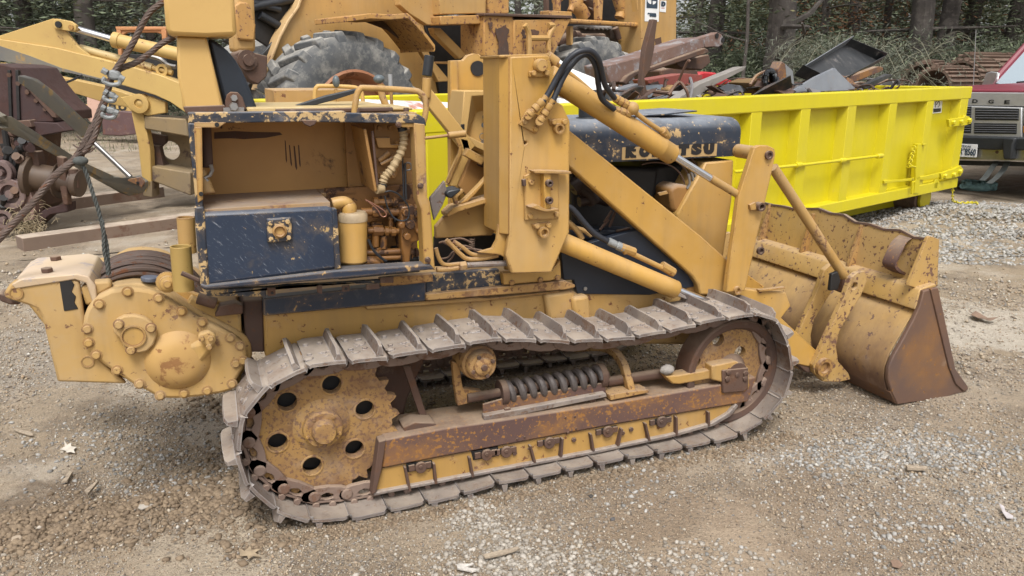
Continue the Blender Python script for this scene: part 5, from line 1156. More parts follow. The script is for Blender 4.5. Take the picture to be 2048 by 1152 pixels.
# some larger stones in view: things of their own
def rock(px, py, s, label, mat, sq=(1.2, .9, .7)):
    g = ground(px, py); mb = MB(); b, f = random.choice(LUMPS); a = random.random()*6; z0 = gzf(g.x, g.y)
    mb.add([V((g.x+(p[0]*math.cos(a)-p[1]*math.sin(a))*s*sq[0], g.y+(p[0]*math.sin(a)+p[1]*math.cos(a))*s*sq[1], z0+p[2]*s*sq[2]+s*.25)) for p in b], [tuple(q) for q in f])
    return recenter(tag(mk('loose_stone', mb, mat, None, s*.12, True), label, 'stone', 'larger loose stones'))
rock(155, 1005, .030, 'brown blunt stone standing in the ridge of clods', ms_clod, (.7, .8, 1.2)); rock(292, 1028, .022, 'pale angular stone at the foot of the clod ridge', ms_pale); rock(355, 1022, .018, 'reddish brown stone near the foot of the clod ridge', ms_clod)
rock(30, 1075, .024, 'rounded tan clod at the left edge of the ridge', ms_tan); rock(1226, 1030, .013, 'round dark grey pebble alone on tan dirt', plain('dark_pebble', (.09, .085, .085), .8)); rock(1182, 983, .012, 'flat dark pebble on tan dirt below the track', plain('black_pebble', (.06, .055, .05), .8))
rock(1772, 902, .020, 'white stone in the grey gravel streak before the bucket', ms_pale)

# leaves, sticks, scraps on the ground
def flat_thing(name, pts, h, mat, label, cat, curl=.0, group=None, th=.0015):
    g = [ground(x, y) for x, y in pts]; c = sum(g, V((0, 0, 0)))/len(g); mb = MB(); top = []
    for p in g: top.append(V((p.x, p.y, gzf(c.x, c.y)+h+curl*(p-c).length*(1 if random.random() > .3 else .4))))
    mb.prism(top, V((0, 0, th))); return recenter(tag(mk(name, mb, mat, None, 0), label, cat, group))
m_leaf = plain('pale_dry_leaf', (.52, .47, .40), .8, 0, .2, 40); m_leafb = plain('brown_dry_leaf', (.20, .13, .09), .8, 0, .3, 40); m_wood = plain('splintered_wood', (.31, .25, .185), .85, 0, .35, 60, .4)
flat_thing('dry_leaf', [(119,894),(129,888),(128,879),(134,886),(141,882),(142,888),(153,890),(147,895),(149,902),(141,899),(132,902),(131,896)], .010, m_leaf, 'white star shaped dry leaf on the bare gravel behind the winch', 'leaf', .12)
flat_thing('dry_leaf', [(478,1098),(490,1101),(500,1092),(503,1099),(521,1096),(510,1104),(522,1112),(506,1110),(497,1119),(494,1109),(480,1112)], .010, plain('buff_dry_leaf', (.30, .23, .15), .8, 0, .3, 40), 'buff lobed leaf on sandy dirt at the bottom edge', 'leaf', .15)
flat_thing('dry_leaf', [(1998,1006),(2008,1010),(2012,1018),(2027,1028),(2026,1036),(2014,1032),(2006,1020)], .010, plain('lilac_grey_leaf', (.46, .42, .42), .8, 0, .2, 40), 'pale curled leaf lying near the right edge', 'leaf', .2)
flat_thing('dry_leaf', [(1782,1114),(1796,1112),(1808,1122),(1800,1130),(1786,1126)], .008, m_leafb, 'brown flat leaf at the bottom right among pebbles', 'leaf', .1)
flat_thing('dry_leaf', [(1940,634),(1950,628),(1962,632),(1975,638),(1996,640),(1980,644),(1965,640),(1955,640)], .02, m_leafb, 'brown curled leaf on the pale sand strip beyond the bucket', 'leaf', .2)
flat_thing('wood_splinter', [(26,855),(62,862),(66,868),(58,868),(28,858)], .010, m_wood, 'pale flat wood splinter left of the star shaped leaf', 'wood chip', .02, None, .006)
flat_thing('wood_splinter', [(130,950),(138,938),(144,940),(134,957),(122,960)], .012, m_wood, 'short pale splinter at the top edge of the clod ridge', 'wood chip', .02, None, .008)
flat_thing('wood_splinter', [(965,1112),(1035,1096),(1040,1100),(1000,1112),(970,1118)], .016, m_wood, 'long torn wood splinter on the pale gravel patch', 'wood chip', .02, None, .006)
flat_thing('wood_splinter', [(913,1130),(948,1128),(930,1135),(958,1140),(945,1144),(915,1138)], .014, plain('ash_grey_wood', (.45, .42, .38), .85, 0, .3, 50), 'grey forked splinter at the bottom of the pale gravel patch', 'wood chip', .03, None, .005)
flat_thing('wood_splinter', [(1812,931),(1855,933),(1853,938),(1815,937)], .014, m_wood, 'narrow straight stick below the grey gravel streak', 'wood chip', .0, None, .010)
flat_thing('wood_splinter', [(170,985),(192,968),(198,966),(176,992)], .03, m_wood, 'bark strip lying across the clod ridge', 'wood chip', .0, None, .010)

# ================================================================ yellow container
dep = lambda x, y, d: CAM+ray(x, y)*d
D = Fr(ground(1840, 427), math.radians(16.6))
m_dy = worn('fresh_yellow_paint', (.57, .485, .006), (.54, .455, .008), rust=(.40, .30, .02), rust2=(.45, .35, .03), ra=.72, rs=3, sp=.74, ss=30, dirt=(.50, .40, .12), da=.62, ro=.45, streak=.12, bump=.12)
m_dyin = worn('scuffed_yellow_inside', (.53, .45, .012), (.48, .40, .02), ra=.66, rs=4, sp=.70, da=.64, ro=.5)
uvA, uvB = D.uv(D.at(823, 219, 0)), D.uv(D.at(1937, 172, 0)); uR = D.uv(D.at(1914, 250, 0))[0]
bA, bB = D.uv(D.at(1640, 425, 0)), D.uv(D.at(1910, 368, 0))
zt_ = lambda u: uvA[2]+(uvB[2]-uvA[2])*(u-uvA[0])/(uvB[0]-uvA[0])
zb_ = lambda u: bA[2]+(bB[2]-bA[2])*(u-bA[0])/(bB[0]-bA[0])
DW = 2.3; uL = D.uv(D.at(508, 206, DW))[0]
dm = thing('roll_off_container', D.loc((uL+uR)/2, DW/2, 0), 'bright yellow open-top roll-off container with ribbed sides, full of scrap', 'dumpster')
def dpart(name, mb, mat=m_dy, bev=.004, parent=None): return mk(name, mb, mat, parent or dm, bev)
def dq(u0, u1, n0, n1, za, zb, zc=None, zd=None):
    """box between u0..u1, n0..n1 with bottoms za (at u0), zb (at u1) and tops zc, zd"""
    mb = MB(); vs = [D.loc(u, n, z) for n in (n0, n1) for u, z in ((u0, za), (u1, zb), (u1, zd), (u0, zc))]
    return mb.add(vs, [(0,1,2,3),(7,6,5,4),(0,4,5,1),(1,5,6,2),(2,6,7,3),(3,7,4,0)])
rh = .135
dpart('side_wall', dq(uL, uR, 0, .02, zb_(uL), zb_(uR), zt_(uL)-.05, zt_(uR)-.05)); dpart('side_wall', dq(uL, uR, DW-.02, DW, zb_(uL), zb_(uR), zt_(uL)-.05, zt_(uR)-.05), m_dyin)
dpart('top_rail', dq(uL, uR+.03, -.095, .03, zt_(uL)-rh, zt_(uR)-rh, zt_(uL), zt_(uR)), bev=.012); dpart('top_rail', dq(uL, uR+.03, DW-.03, DW+.095, zt_(uL)-rh, zt_(uR)-rh, zt_(uL), zt_(uR)), bev=.012)
dpart('end_rail', dq(uR-.03, uR+.06, .0, DW, zt_(uR)-rh-.002, zt_(uR)-rh-.002, zt_(uR)-.003, zt_(uR)-.003), bev=.01); dpart('end_rail', dq(uL-.06, uL+.03, .0, DW, zt_(uL)-rh, zt_(uL)-rh, zt_(uL)-.003, zt_(uL)-.003))
dpart('tailgate', dq(uR-.02, uR+.02, .02, DW-.02, zb_(uR), zb_(uR), zt_(uR)-.05, zt_(uR)-.05), m_dyin); dpart('front_wall', dq(uL, uL+.03, .02, DW-.02, zb_(uL), zb_(uL), zt_(uL)-.05, zt_(uL)-.05), m_dyin)
dpart('floor', dq(uL, uR, .02, DW-.02, zb_(uL)+.02, zb_(uR)+.02, zb_(uL)+.06, zb_(uR)+.06), m_rustdk)
dpart('bottom_rail', dq(uL, uR+.0, -.10, .02, zb_(uL)-.01, zb_(uR)-.01, zb_(uL)+.10, zb_(uR)+.10), bev=.008)
us = [D.uv(D.at(x, y, -.05))[0] for x, y in ((1497,330),(1594,320),(1686,310),(1768,300),(1842,290),(1910,280))]
sp_u = (us[-1]-us[0])/5
ulist = [us[0]-sp_u*k for k in range(1, 12) if us[0]-sp_u*k > uL+.1]+us
for u in ulist:
    e_ = .07 if u != us[-1] else .09
    mb = MB(); z0, z1 = zb_(u)+.09, zt_(u)-rh+.01
    prof = [(u-e_-.028, 0), (u-e_, -.092), (u+e_, -.092), (u+e_+.028, 0)]
    vs = [D.loc(a, b, z) for z in (z0, z1) for a, b in prof]; mb.add(vs, [(0,1,5,4),(1,2,6,5),(2,3,7,6),(0,3,2,1),(4,5,6,7)]); dpart('side_rib', mb, bev=.003)
# small fittings
def dplate(name, pts, off, th, mat=m_dy, parent=None, bev=.003): return dpart(name, plate(D, pts, off, th), mat, bev, parent)
c3r = cc(1400, 0, 2.742)
h1 = dplate('hinge_plate', c3r((1365,655),(1452,642),(1455,632),(1478,640),(1490,655),(1485,678),(1455,688),(1368,695)), -.125, .03)
h2 = dplate('hinge_plate', c3r((1320,950),(1395,925),(1430,908),(1446,930),(1430,965),(1380,978),(1325,985)), -.125, .03)
for h_, qs in ((h1, ((1385,672),(1428,668),(1472,660))), (h2, ((1340,965),(1388,958),(1422,940)))):
    for x, y in c3r(*qs): mb = MB(); bolt(mb, D.at(x, y, -.125), -D.n, .026, .03); dpart('hinge_bolt', mb, m_dy, 0, h_)
dplate('latch_bar', c3r((1010,990),(1110,985),(1240,965),(1325,945),(1327,970),(1240,985),(1060,1000),(1012,1008)), -.11, .02)
mb = MB(); 
for p0, p1 in (((187,942),(600,900)), ((600,900),(1005,852))): mb.cyl(D.at(*c3r(p0)[0], -.11), D.at(*c3r(p1)[0], -.11), .014, n=8)
dpart('ratchet_rod_bar', mb, bev=0)
for x, y in c3r((540,905),(780,880),(985,855)): dpart('rod_sleeve', MB().cyl(D.at(x-5, y+.5, -.11), D.at(x+5, y-.5, -.11), .024, n=10))
dplate('latch_post', c3r((1195,790),(1222,788),(1200,1060),(1175,1062)), -.11, .05)
mb = MB().tube([D.at(*p, -.14) for p in c3r((1150,910),(1180,915),(1182,990),(1165,1000),(1162,1062))], .012, 8); dpart('latch_lever', mb, bev=0)
for k in range(9):
    p = D.at(1400+(1172-k*3.2)/2.742, (812+k*12)/2.742, -.13); dpart('chain_link', MB().tube(ring(p, D.u if k % 2 else D.n, UZ, .022, 10), .006, 5, True), bev=0)
dplate('latch_lug', c3r((1222,786),(1242,786),(1240,798),(1222,798)), -.12, .02); dplate('hinge_rib', c3r((1290,985),(1312,980),(1300,1032),(1280,1034)), -.10, .02)
# warning label: white with red header, black footer and a drawn figure
lb = dplate('warning_label', c3r((1280,525),(1332,527),(1324,618),(1275,622)), -.004, .003, m_white, None, 0)
dplate('label_header', c3r((1283,528),(1329,530),(1328,541),(1282,540)), -.0055, .001, plain('label_red', (.45, .03, .03), .5), lb, 0)
dplate('label_footer', c3r((1280,595),(1322,594),(1320,613),(1279,617)), -.0055, .001, plain('label_black', (.02, .02, .02), .5), lb, 0)
mb = MB()
for pts in (((1290,590),(1292,560),(1302,550),(1312,556),(1314,575),(1306,588)), ((1296,575),(1306,560),(1318,548)), ((1300,555),(1306,545),(1312,550))): mb.tube([D.at(*p, -.006) for p in c3r(*pts)], .0035, 5)
dpart('label_drawing', mb, m_key, 0, lb)
# roller wheels
for x, n0 in ((1843, .10), (1843, DW-.45)):
    g = D.uv(D.at(x, 405, n0)); r = .155; c = D.loc(g[0], n0, r-.02)
    ro_ = dpart('ground_roller', MB().lathe(c, D.n, [(r*.92, 0), (r, .012), (r, .34), (r*.92, .35)], 26, True, True), worn('brown_roller', (.14, .085, .055), (.2, .13, .09), da=.5, ro=.8), 0)
    dpart('roller_flange', MB().lathe(c-D.n*.03, D.n, [(.06, -.02), (.13, -.01), (.13, .02), (.06, .02)], 20, True, True), m_dy, 0, ro_)
for n0 in (.35, DW-.45): dpart('under_rail', dq(uL, uR-.1, n0, n0+.14, .0, .02, zb_(uL), zb_(uR)), m_dy)
# ================================================================ scrap lying in the container
def dd(x, y, off): return D.at(x, y, off)
def scrap(name, pts, off, th, mat, label, cat, bev=.004, tilt=0.0):
    near = [dd(x, y, off) for x, y in pts]; c = sum(near, V((0, 0, 0)))/len(near)
    if tilt: near = [p+D.n*((p.z-c.z)*tilt) for p in near]
    return recenter(tag(mk(name, MB().prism(near, D.n*th), mat, None, bev), label, cat))
c8s = cc(1180, 60, 3.303)
m_scrapb = worn('scoured_rust_boom', (.17, .10, .075), (.14, .085, .07), rust=(.19, .17, .17), rust2=(.26, .24, .25), ra=.52, rs=7, sp=.60, ss=30, da=.55, ro=.6)
m_sheetb = worn('black_sheet_metal', (.022, .024, .026), (.03, .032, .034), rust=(.12, .10, .09), rust2=(.2, .19, .18), ra=.62, rs=8, sp=.66, da=.62, ro=.4)
m_sheetg = worn('grey_sheet_metal', (.20, .215, .24), (.26, .27, .29), rust=(.13, .10, .09), rust2=(.2, .15, .12), ra=.62, rs=6, sp=.68, da=.62, ro=.45, metal=.3)
m_plank = worn('weathered_grey_timber', (.20, .18, .16), (.26, .24, .22), rust=(.10, .085, .07), rust2=(.14, .12, .10), ra=.58, rs=4, sp=.66, da=.66, ro=.85)
bm_ = thing('boom_section', dd(1230, 165, .9), 'long rusty box boom sticking out of the yellow container, lug with holes at its tip', 'boom')
def bp2(name, pts, off, th, mat, bev=.01): return mk(name, plate(D, pts, off, th), mat, bm_, bev)
bp2('box_web', c8s((110,235),(350,170),(740,45),(760,115),(420,235),(300,275),(215,345),(130,350)), .9, .28, m_scrapb)
bp2('lower_flange', c8s((215,345),(250,300),(300,272),(420,238),(760,118),(780,128),(790,150),(440,262),(310,300),(260,345),(240,365)), .86, .36, m_rustdk)
bp2('tip_lug', c8s((740,45),(825,20),(840,14),(870,28),(888,60),(882,95),(850,115),(825,112),(760,118)), 1.0, .08, m_scrapb)
for x, y in c8s((838,38),(878,66)): mk('lug_hole', MB().lathe(dd(x, y, .995), -D.n, [(.025, 0), (.025, .004)], 12, True, True), m_dark, bm_)
bp2('brace_box', c8s((560,215),(785,160),(800,215),(740,265),(600,250)), 1.02, .2, m_rustdk)
scrap('timber_stake', [(1307,38),(1315,40),(1311,70),(1309,97),(1300,139),(1289,156),(1296,194),(1297,215),(1288,215),(1284,160),(1291,97)], .55, .05, m_rustdk, 'thin weathered stake standing upright in front of the rusty boom', 'stake')
scrap('split_plank', [(1352,200),(1400,168),(1484,134),(1493,133),(1486,141),(1420,175),(1378,205)], .5, .10, m_plank, 'long grey split plank pointing up to the right over the yellow rail', 'plank', .003)
scrap('split_plank', [(1290,205),(1340,190),(1420,160),(1470,140),(1450,155),(1385,185),(1330,212)], .75, .08, m_sheetg, 'grey ridged strip lying behind the long split plank', 'plank', .003)
scrap('sheet_channel', [(1222,183),(1280,167),(1287,190),(1240,210),(1215,206)], .7, .1, m_sheetg, 'grey folded sheet channel left of the upright stake', 'scrap metal', .003)
scrap('sheet_pan', [(1288,172),(1330,169),(1340,180),(1310,194),(1240,202),(1230,196)], .95, .1, plain('pale_blue_sheet', (.30, .35, .40), .4, .2, .2, 6), 'pale blue grey sheet pan under the rusty boom', 'scrap metal', .004)
scrap('white_panel', [(1112,135),(1127,112),(1150,137),(1238,178),(1228,196),(1160,186),(1112,160)], .8, .03, m_white, 'white sheet panel lying behind the two black hoses', 'panel', .002, .5)
scrap('white_panel', [(1120,196),(1180,208),(1262,204),(1245,188),(1275,206),(1300,216),(1120,232)], .45, .03, m_white, 'white sheet scrap lying low behind the tilt cylinder', 'panel', .002, .3)
scrap('red_beam', [(1294,160),(1372,147),(1405,150),(1405,168),(1300,172)], 1.5, .2, worn('faded_red_paint', (.24, .06, .05), (.28, .08, .06), ra=.56, da=.6), 'faded red beam lying behind the upright stake', 'beam')
scrap('red_drum', [(1398,147),(1408,143),(1432,145),(1440,150),(1470,164),(1440,172),(1400,172)], 1.8, .3, plain('bright_red_paint', (.42, .03, .035), .4, 0, .2, 5), 'bright red plastic scrap behind the split plank', 'scrap', .02)
scrap('rust_block', [(1320,140),(1360,130),(1395,138),(1400,160),(1325,165)], 1.75, .4, m_rustdk, 'rusty brown block under the boom tip', 'scrap metal', .02)
scrap('crumpled_sack', [(1338,176),(1352,170),(1362,175),(1364,186),(1340,190)], .85, .12, plain('ochre_rag', (.28, .17, .07), .9, 0, .3, 20), 'ochre crumpled rag beside the grey planks', 'rag', .02)
# black tray tipped on the pile
tr = thing('sheet_tray', dd(1640, 150, 1.0), 'black sheet metal tray tipped up on the scrap pile', 'tray')
Q = [dd(*c8s((1345,300))[0], .75), dd(*c8s((1682,98))[0], 1.35), dd(*c8s((1912,212))[0], 1.25), dd(*c8s((1600,395))[0], .65)]
nq = (Q[1]-Q[0]).cross(Q[3]-Q[0]).normalized()
if nq.dot(CAM-Q[0]) < 0: nq = -nq
mk('tray_bottom', MB().prism(Q, nq*.012), m_sheetb, tr, .002)
for i in range(4):
    a, b = Q[i], Q[(i+1) % 4]; cin = ((sum(Q, V((0, 0, 0)))/4)-(a+b)/2).normalized()*.015
    mk('tray_rim', MB().prism([a, b, b+nq*.14, a+nq*.10], cin), [m_sheetg, m_sheetb, m_sheetb, m_sheetb][i], tr, .002)
scrap('grey_panel', c8s((1340,395),(1500,310),(1640,250),(1668,290),(1745,385),(1700,400),(1350,410)), .42, .03, m_sheetg, 'scratched grey sheet leaning under the black tray', 'sheet metal', .003, .25)
scrap('bent_bracket', c8s((1243,260),(1268,206),(1292,225),(1300,330),(1318,400),(1270,412),(1243,340)), .35, .10, m_rustbeam, 'brown bent bracket standing at the left end of the scrap pile', 'bracket', .008)
scrap('steel_flap', c8s((1292,225),(1340,270),(1350,362),(1300,340)), .37, .02, m_sheetg, 'small grey flap beside the bent bracket', 'sheet metal', .002)
scrap('mustard_box', c8s((1058,348),(1130,318),(1160,420),(1100,420)), .5, .25, worn('mustard_scrap', (.22, .14, .05), (.16, .1, .04), ra=.5, da=.6), 'mustard coloured scrap box at the left end of the pile', 'scrap metal', .01)
scrap('rusty_rail', c8s((1700,315),(1905,240),(1938,246),(1935,270),(1760,340),(1705,345)), .7, .07, m_rustbeam, 'rusty rail lying on the right side of the scrap pile', 'rail', .006)
scrap('black_bar', c8s((1790,375),(1975,290),(2000,296),(1985,312),(1830,390)), .5, .06, m_sheetb, 'black bar at the right end of the scrap pile', 'bar', .004)
scrap('pipe_offcut', c8s((1725,350),(1790,362),(1800,385),(1740,385)), .45, .08, m_rustdk, 'short rusty offcut beside the grey leaning sheet', 'scrap metal', .015)
mb = MB()
for k in range(16):
    p0 = V(c8s((1190, 320))[0]+(0,)); pts = []
    ph = random.random()*6; ex, ey = random.uniform(20, 52), random.uniform(30, 75)
    for t in range(14):
        a = ph+t*.5; x, y = c8s((1190+ex*math.cos(a)+random.uniform(-4, 4), 325+ey*math.sin(a)))[0]; pts.append(dd(x, y, .42+.12*math.sin(a+k)))
    mb.tube(spline(pts, 2), .012, 5)
tag(recenter(mk('cable_tangle', mb, m_rubber, None, 0)), 'tangle of black cables on the pile beside the bent bracket', 'cable')
o = tag(mk('scrap_tank', MB().lathe(dd(935, 300, 1.2)+UZ*0, (dd(690, 262, 1.0)-dd(935, 262, 1.2)), [(.1, -.05), (.3, 0), (.36, .06), (.36, .94), (.3, 1), (.1, 1.04)], 30), worn('white_tank_paint', (.62, .62, .64), (.70, .69, .68), rust=(.34, .14, .09), rust2=(.45, .22, .16), ra=.56, rs=2.5, sp=.7, da=.62, ro=.5), None, 0), 'white tank with reddish patches lying in the container behind the control levers', 'tank'); recenter(o)
scrap('tarpaulin_sheet', [(510,177),(540,182),(625,196),(680,206),(760,214),(775,226),(700,226),(580,206),(520,186)], 1.75, .02, m_sheetg, 'grey sheet drooping over the far rail of the container beside the black seat', 'sheet metal', .002)
scrap('dark_strip', [(509,176),(560,184),(582,205),(560,206)], 1.70, .02, m_sheetb, 'dark sheet strip hanging at the end of the grey drooping sheet', 'sheet metal', .002)

mb = MB(); Rs = random.Random(21)
for k in range(420):
    x, y = Rs.choice([Rs.uniform(1090, 1480), Rs.uniform(1490, 1790)]), Rs.uniform(168, 205); p = dd(x, y, Rs.uniform(.25, 1.7)); u_ = D.uv(p)[0]; p.z = zt_(u_)-Rs.uniform(-.05, .22)
    d = V((Rs.uniform(-1, 1), Rs.uniform(-1, 1), Rs.uniform(-.25, .45))).normalized()*Rs.uniform(.05, .28); s_ = d.cross(V((Rs.uniform(-1, 1), Rs.uniform(-1, 1), 1))).normalized()*Rs.uniform(.008, .09)
    if k % 3: b_ = d*.5+V((0, 0, Rs.uniform(-.05, .05))); n_ = d.cross(s_).normalized()*.006; mb.prism([p-d-s_, p-s_*.9, p+b_-s_*1.1, p+b_+s_*.8, p+s_, p-d+s_*.7], n_)
    else: mb.tube(spline([p-d, p+V((Rs.uniform(-.05, .05), Rs.uniform(-.05, .05), Rs.uniform(-.04, .08))), p+d, p+d*1.3-V((0, 0, .06))], 4), Rs.uniform(.006, .018), 6)
def pile_mat():
    mt, nt, b = newmat('mixed_scrap'); g = nt.nodes.new('ShaderNodeNewGeometry'); r = nt.nodes.new('ShaderNodeValToRGB'); r.color_ramp.interpolation = 'CONSTANT'; cols = [(.05,.03,.022),(.10,.05,.03),(.02,.02,.022),(.16,.155,.16),(.07,.04,.03),(.22,.21,.20),(.13,.07,.045),(.03,.03,.03)]
    for i, c in enumerate(cols):
        el = r.color_ramp.elements[i] if i < 2 else r.color_ramp.elements.new(i/len(cols)); el.position = i/len(cols); el.color = C4(c)
    nt.links.new(g.outputs['Random Per Island'], r.inputs[0]); vec = objvec(nt); n = noise(nt, vec, 14, 6, .7); nt.links.new(mix(nt, thr(nt, n, .45, .7, 0, .7), r.outputs[0], (.13, .07, .045)), b.inputs['Base Color']); b.inputs['Roughness'].default_value = .65; return mt
kind(mk('small_scrap_heap', mb, pile_mat(), None, 0, False), 'stuff')
def bar(name, pts, off, r, mat, label, cat):
    q = spline([dd(x, y, off+.3*i/len(pts)) for i, (x, y) in enumerate(pts)], 5); return recenter(tag(mk(name, MB().tube(q, r, 7), mat, None, 0), label, cat))
bar('bent_pipe_scrap', [(1240,205),(1270,190),(1300,183),(1335,186),(1350,176)], .6, .016, m_rustdk, 'thin rusty bent pipe among the grey sheets under the boom', 'pipe')
bar('bent_bar_scrap', [(1500,170),(1515,150),(1540,142),(1556,150)], .4, .014, m_rustbeam, 'bent rusty bar at the left of the cable tangle', 'bar')
bar('wire_scrap', [(1560,176),(1600,168),(1640,178),(1690,172),(1705,184)], .36, .006, m_rubber, 'black wire looped along the rail in front of the grey sheet', 'wire')
bar('bent_bar_scrap', [(1680,178),(1720,166),(1748,170),(1775,160)], .62, .014, m_rustdk, 'kinked dark bar below the rusty rail', 'bar')
scrap('torn_plate', [(1660,160),(1690,150),(1706,158),(1716,176),(1690,182),(1668,178)], .6, .02, m_rustbeam, 'torn rusty plate behind the grey leaning sheet', 'scrap metal', .002, .4)
scrap('torn_plate', [(1440,176),(1462,168),(1490,172),(1498,182),(1455,188)], .6, .02, m_sheetg, 'torn grey plate under the split plank tip', 'scrap metal', .002, .5)
scrap('torn_plate', [(1178,186),(1205,180),(1224,190),(1226,204),(1190,204)], .62, .02, m_sheetb, 'torn black plate behind the tilt cylinder pipe', 'scrap metal', .002, .4)
# ================================================================ big wheel loader behind
Lr = Fr(dep(715, 236, 9.3), math.radians(20.7))
wl = thing('wheel_loader', dep(950, 300, 11.0)*1.0, 'big faded yellow wheel loader with muddy tyres and open engine bay behind the container', 'wheel loader')
wl.location.z = 0
m_wl = worn('loader_dull_yellow', (.46, .27, .085), (.42, .245, .08), rust=(.12, .05, .03), rust2=(.24, .10, .045), ra=.69, rs=2.6, sp=.66, ss=20, da=.66, ro=.6, streak=.35)
m_wlr = worn('loader_rusting_yellow', (.46, .25, .07), (.42, .22, .065), rust=(.11, .05, .04), rust2=(.22, .10, .06), ra=.585, rs=3, sp=.57, ss=22, da=.66, ro=.65, streak=.4)
m_tyre = worn('muddy_tyre_rubber', (.062, .067, .073), (.085, .088, .092), rust=(.09, .092, .095), rust2=(.15, .145, .135), ra=.50, rs=6, sp=.62, ss=20, edge=.2, dirt=(.36, .34, .30), da=.47, up=1.0, ro=.85)
def lp_(name, pts, off, th, mat=None, bev=.01, parent=None): return mk(name, plate(Lr, pts, off, th), mat or m_wl, parent or wl, bev)
def tyre(px, py, R, W, n0, sink=.03):
    c = Lr.at(px, py, n0); c.z = R-sink
    root = mk('tyre', MB().lathe(c, Lr.n, [(R*.52, .10), (R*.56, .03), (R*.72, -.0), (R*.88, .02), (R*.95, .08), (R*.955, W*.5), (R*.95, W-.08), (R*.88, W-.02), (R*.56, W-.03)], 56, False, True), m_tyre, wl, 0)
    nl = 22
    for k in range(nl):
        for sgn in (0, 1):
            a = 2*math.pi*(k+.5*sgn)/nl
            rd = Lr.u*math.cos(a)+UZ*math.sin(a); tg = -Lr.u*math.sin(a)+UZ*math.cos(a)
            mb = MB(); w_ = .068
            y0, y1 = (.02, W*.5) if sgn == 0 else (W-.02, W*.5)
            pr = []
            for (yy, r0, r1, sh) in ((y0, R*.80, R*.93, 0), (y0+(y1-y0)*.14, R*.92, R*1.0, .0), (y1, R*.94, R*1.01, .13)):
                for dt, rr in ((-w_, r0), (-w_*.75, r1), (w_*.75, r1), (w_, r0)): pr.append(c+Lr.n*yy+rd*rr+tg*(dt+sh))
            mb.add(pr, [(0,1,2,3),(8,11,10,9)]+[(i*4+j, i*4+4+j, i*4+4+(j+1) % 4, i*4+(j+1) % 4) for i in (0, 1) for j in range(4)])
            mk('tyre_lug', mb, m_tyre, root, .012, True)
    mk('wheel_rim', MB().lathe(c, Lr.n, [(R*.57, .02), (R*.54, .0), (R*.50, .03), (R*.46, .14), (R*.25, .16), (R*.24, .06), (.01, .05)], 40, False, True), worn('rust_orange_rim', (.30, .13, .055), (.24, .10, .05), ra=.56, da=.6), root, 0)
    return root
tyre(715, 236, 1.0, .72, 0); tyre(1203, 212, 1.10, .72, 0, .16)
# front frame plate behind the tyre, with its pale edge
lp_('front_frame', [(615,-40),(596,14),(577,40),(560,75),(540,125),(519,180),(545,215),(700,215),(880,215),(905,180),(880,60),(860,0),(830,-40)], .80, .10, m_wl, .02)
lp_('frame_edge', [(612,-40),(594,14),(575,40),(557,75),(538,125),(516,180),(521,181),(544,126),(563,76),(581,42),(600,15),(617,-40)], .74, .2, worn('pale_loader_edge', (.52, .35, .17), (.46, .3, .14), da=.6), .01)
lp_('front_recess', [(500,-40),(600,-40),(588,20),(566,62),(545,100),(500,70)], .95, .05, m_dark, .01)  # black backing sheet, shade of the recess put into its colour
for p0, p1, r_ in (((505,15),(600,-5),.05),((520,30),(572,60),.05),((500,5),(560,20),.04)): mk('hydraulic_line', MB().cyl(Lr.at(*p0, .9), Lr.at(*p1, .9), r_, n=10), m_rubber, wl)
lp_('step_link', [(515,120),(560,65),(566,70),(522,130)], .86, .05, m_sheetb)
cw1 = cc(440, 0, 3.657)
lp_('link_arm', [(467,-40),(510,-40),(514,60),(514,105),(470,105)], .35, .2, m_wl, .05); lp_('link_slot', cw1((105,40),(150,10),(210,20),(240,80),(265,180),(255,300),(140,290)), .30, .06, m_wlr, .02)
lp_('pivot_plate', cw1((110,390),(160,365),(350,410),(345,560),(280,620),(220,590),(110,400)), .30, .15, m_rustdk, .02)
mk('pivot_pin', MB().lathe(Lr.at(*cw1((195,440))[0], .30), -Lr.n, [(.11, 0), (.11, .03), (.06, .03), (.06, .06)], 20, True, True), m_rustdk, wl)
# fender step over the front tyre
cw5 = cc(680, 0, 4.876)
a0 = [Lr.at(x, y, -.10) for x, y in cw5((70,160),(290,130),(500,140),(660,128),(700,160),(800,270),(930,440),(920,458))]
a1 = [p-UZ*.06 for p in a0]
mb = MB(); n = len(a0); dn = Lr.n*.75
vs = a0+a1+[p+dn for p in a0]+[p+dn for p in a1]; fs = []
for i in range(n-1): fs += [(i, i+1, n+i+1, n+i), (2*n+i, 2*n+i+1, i+1, i), (n+i, n+i+1, 3*n+i+1, 3*n+i), (3*n+i, 3*n+i+1, 2*n+i+1, 2*n+i)]
fs += [(0, n, 3*n, 2*n), (n-1, 3*n-1, 4*n-1, 2*n-1)]
mk('fender', mb.add(vs, fs), m_wlr, wl, .008)
lp_('fender_bracket', cw5((240,205),(470,290),(700,460),(840,460),(700,300),(400,190)), .45, .05, m_rustdk)
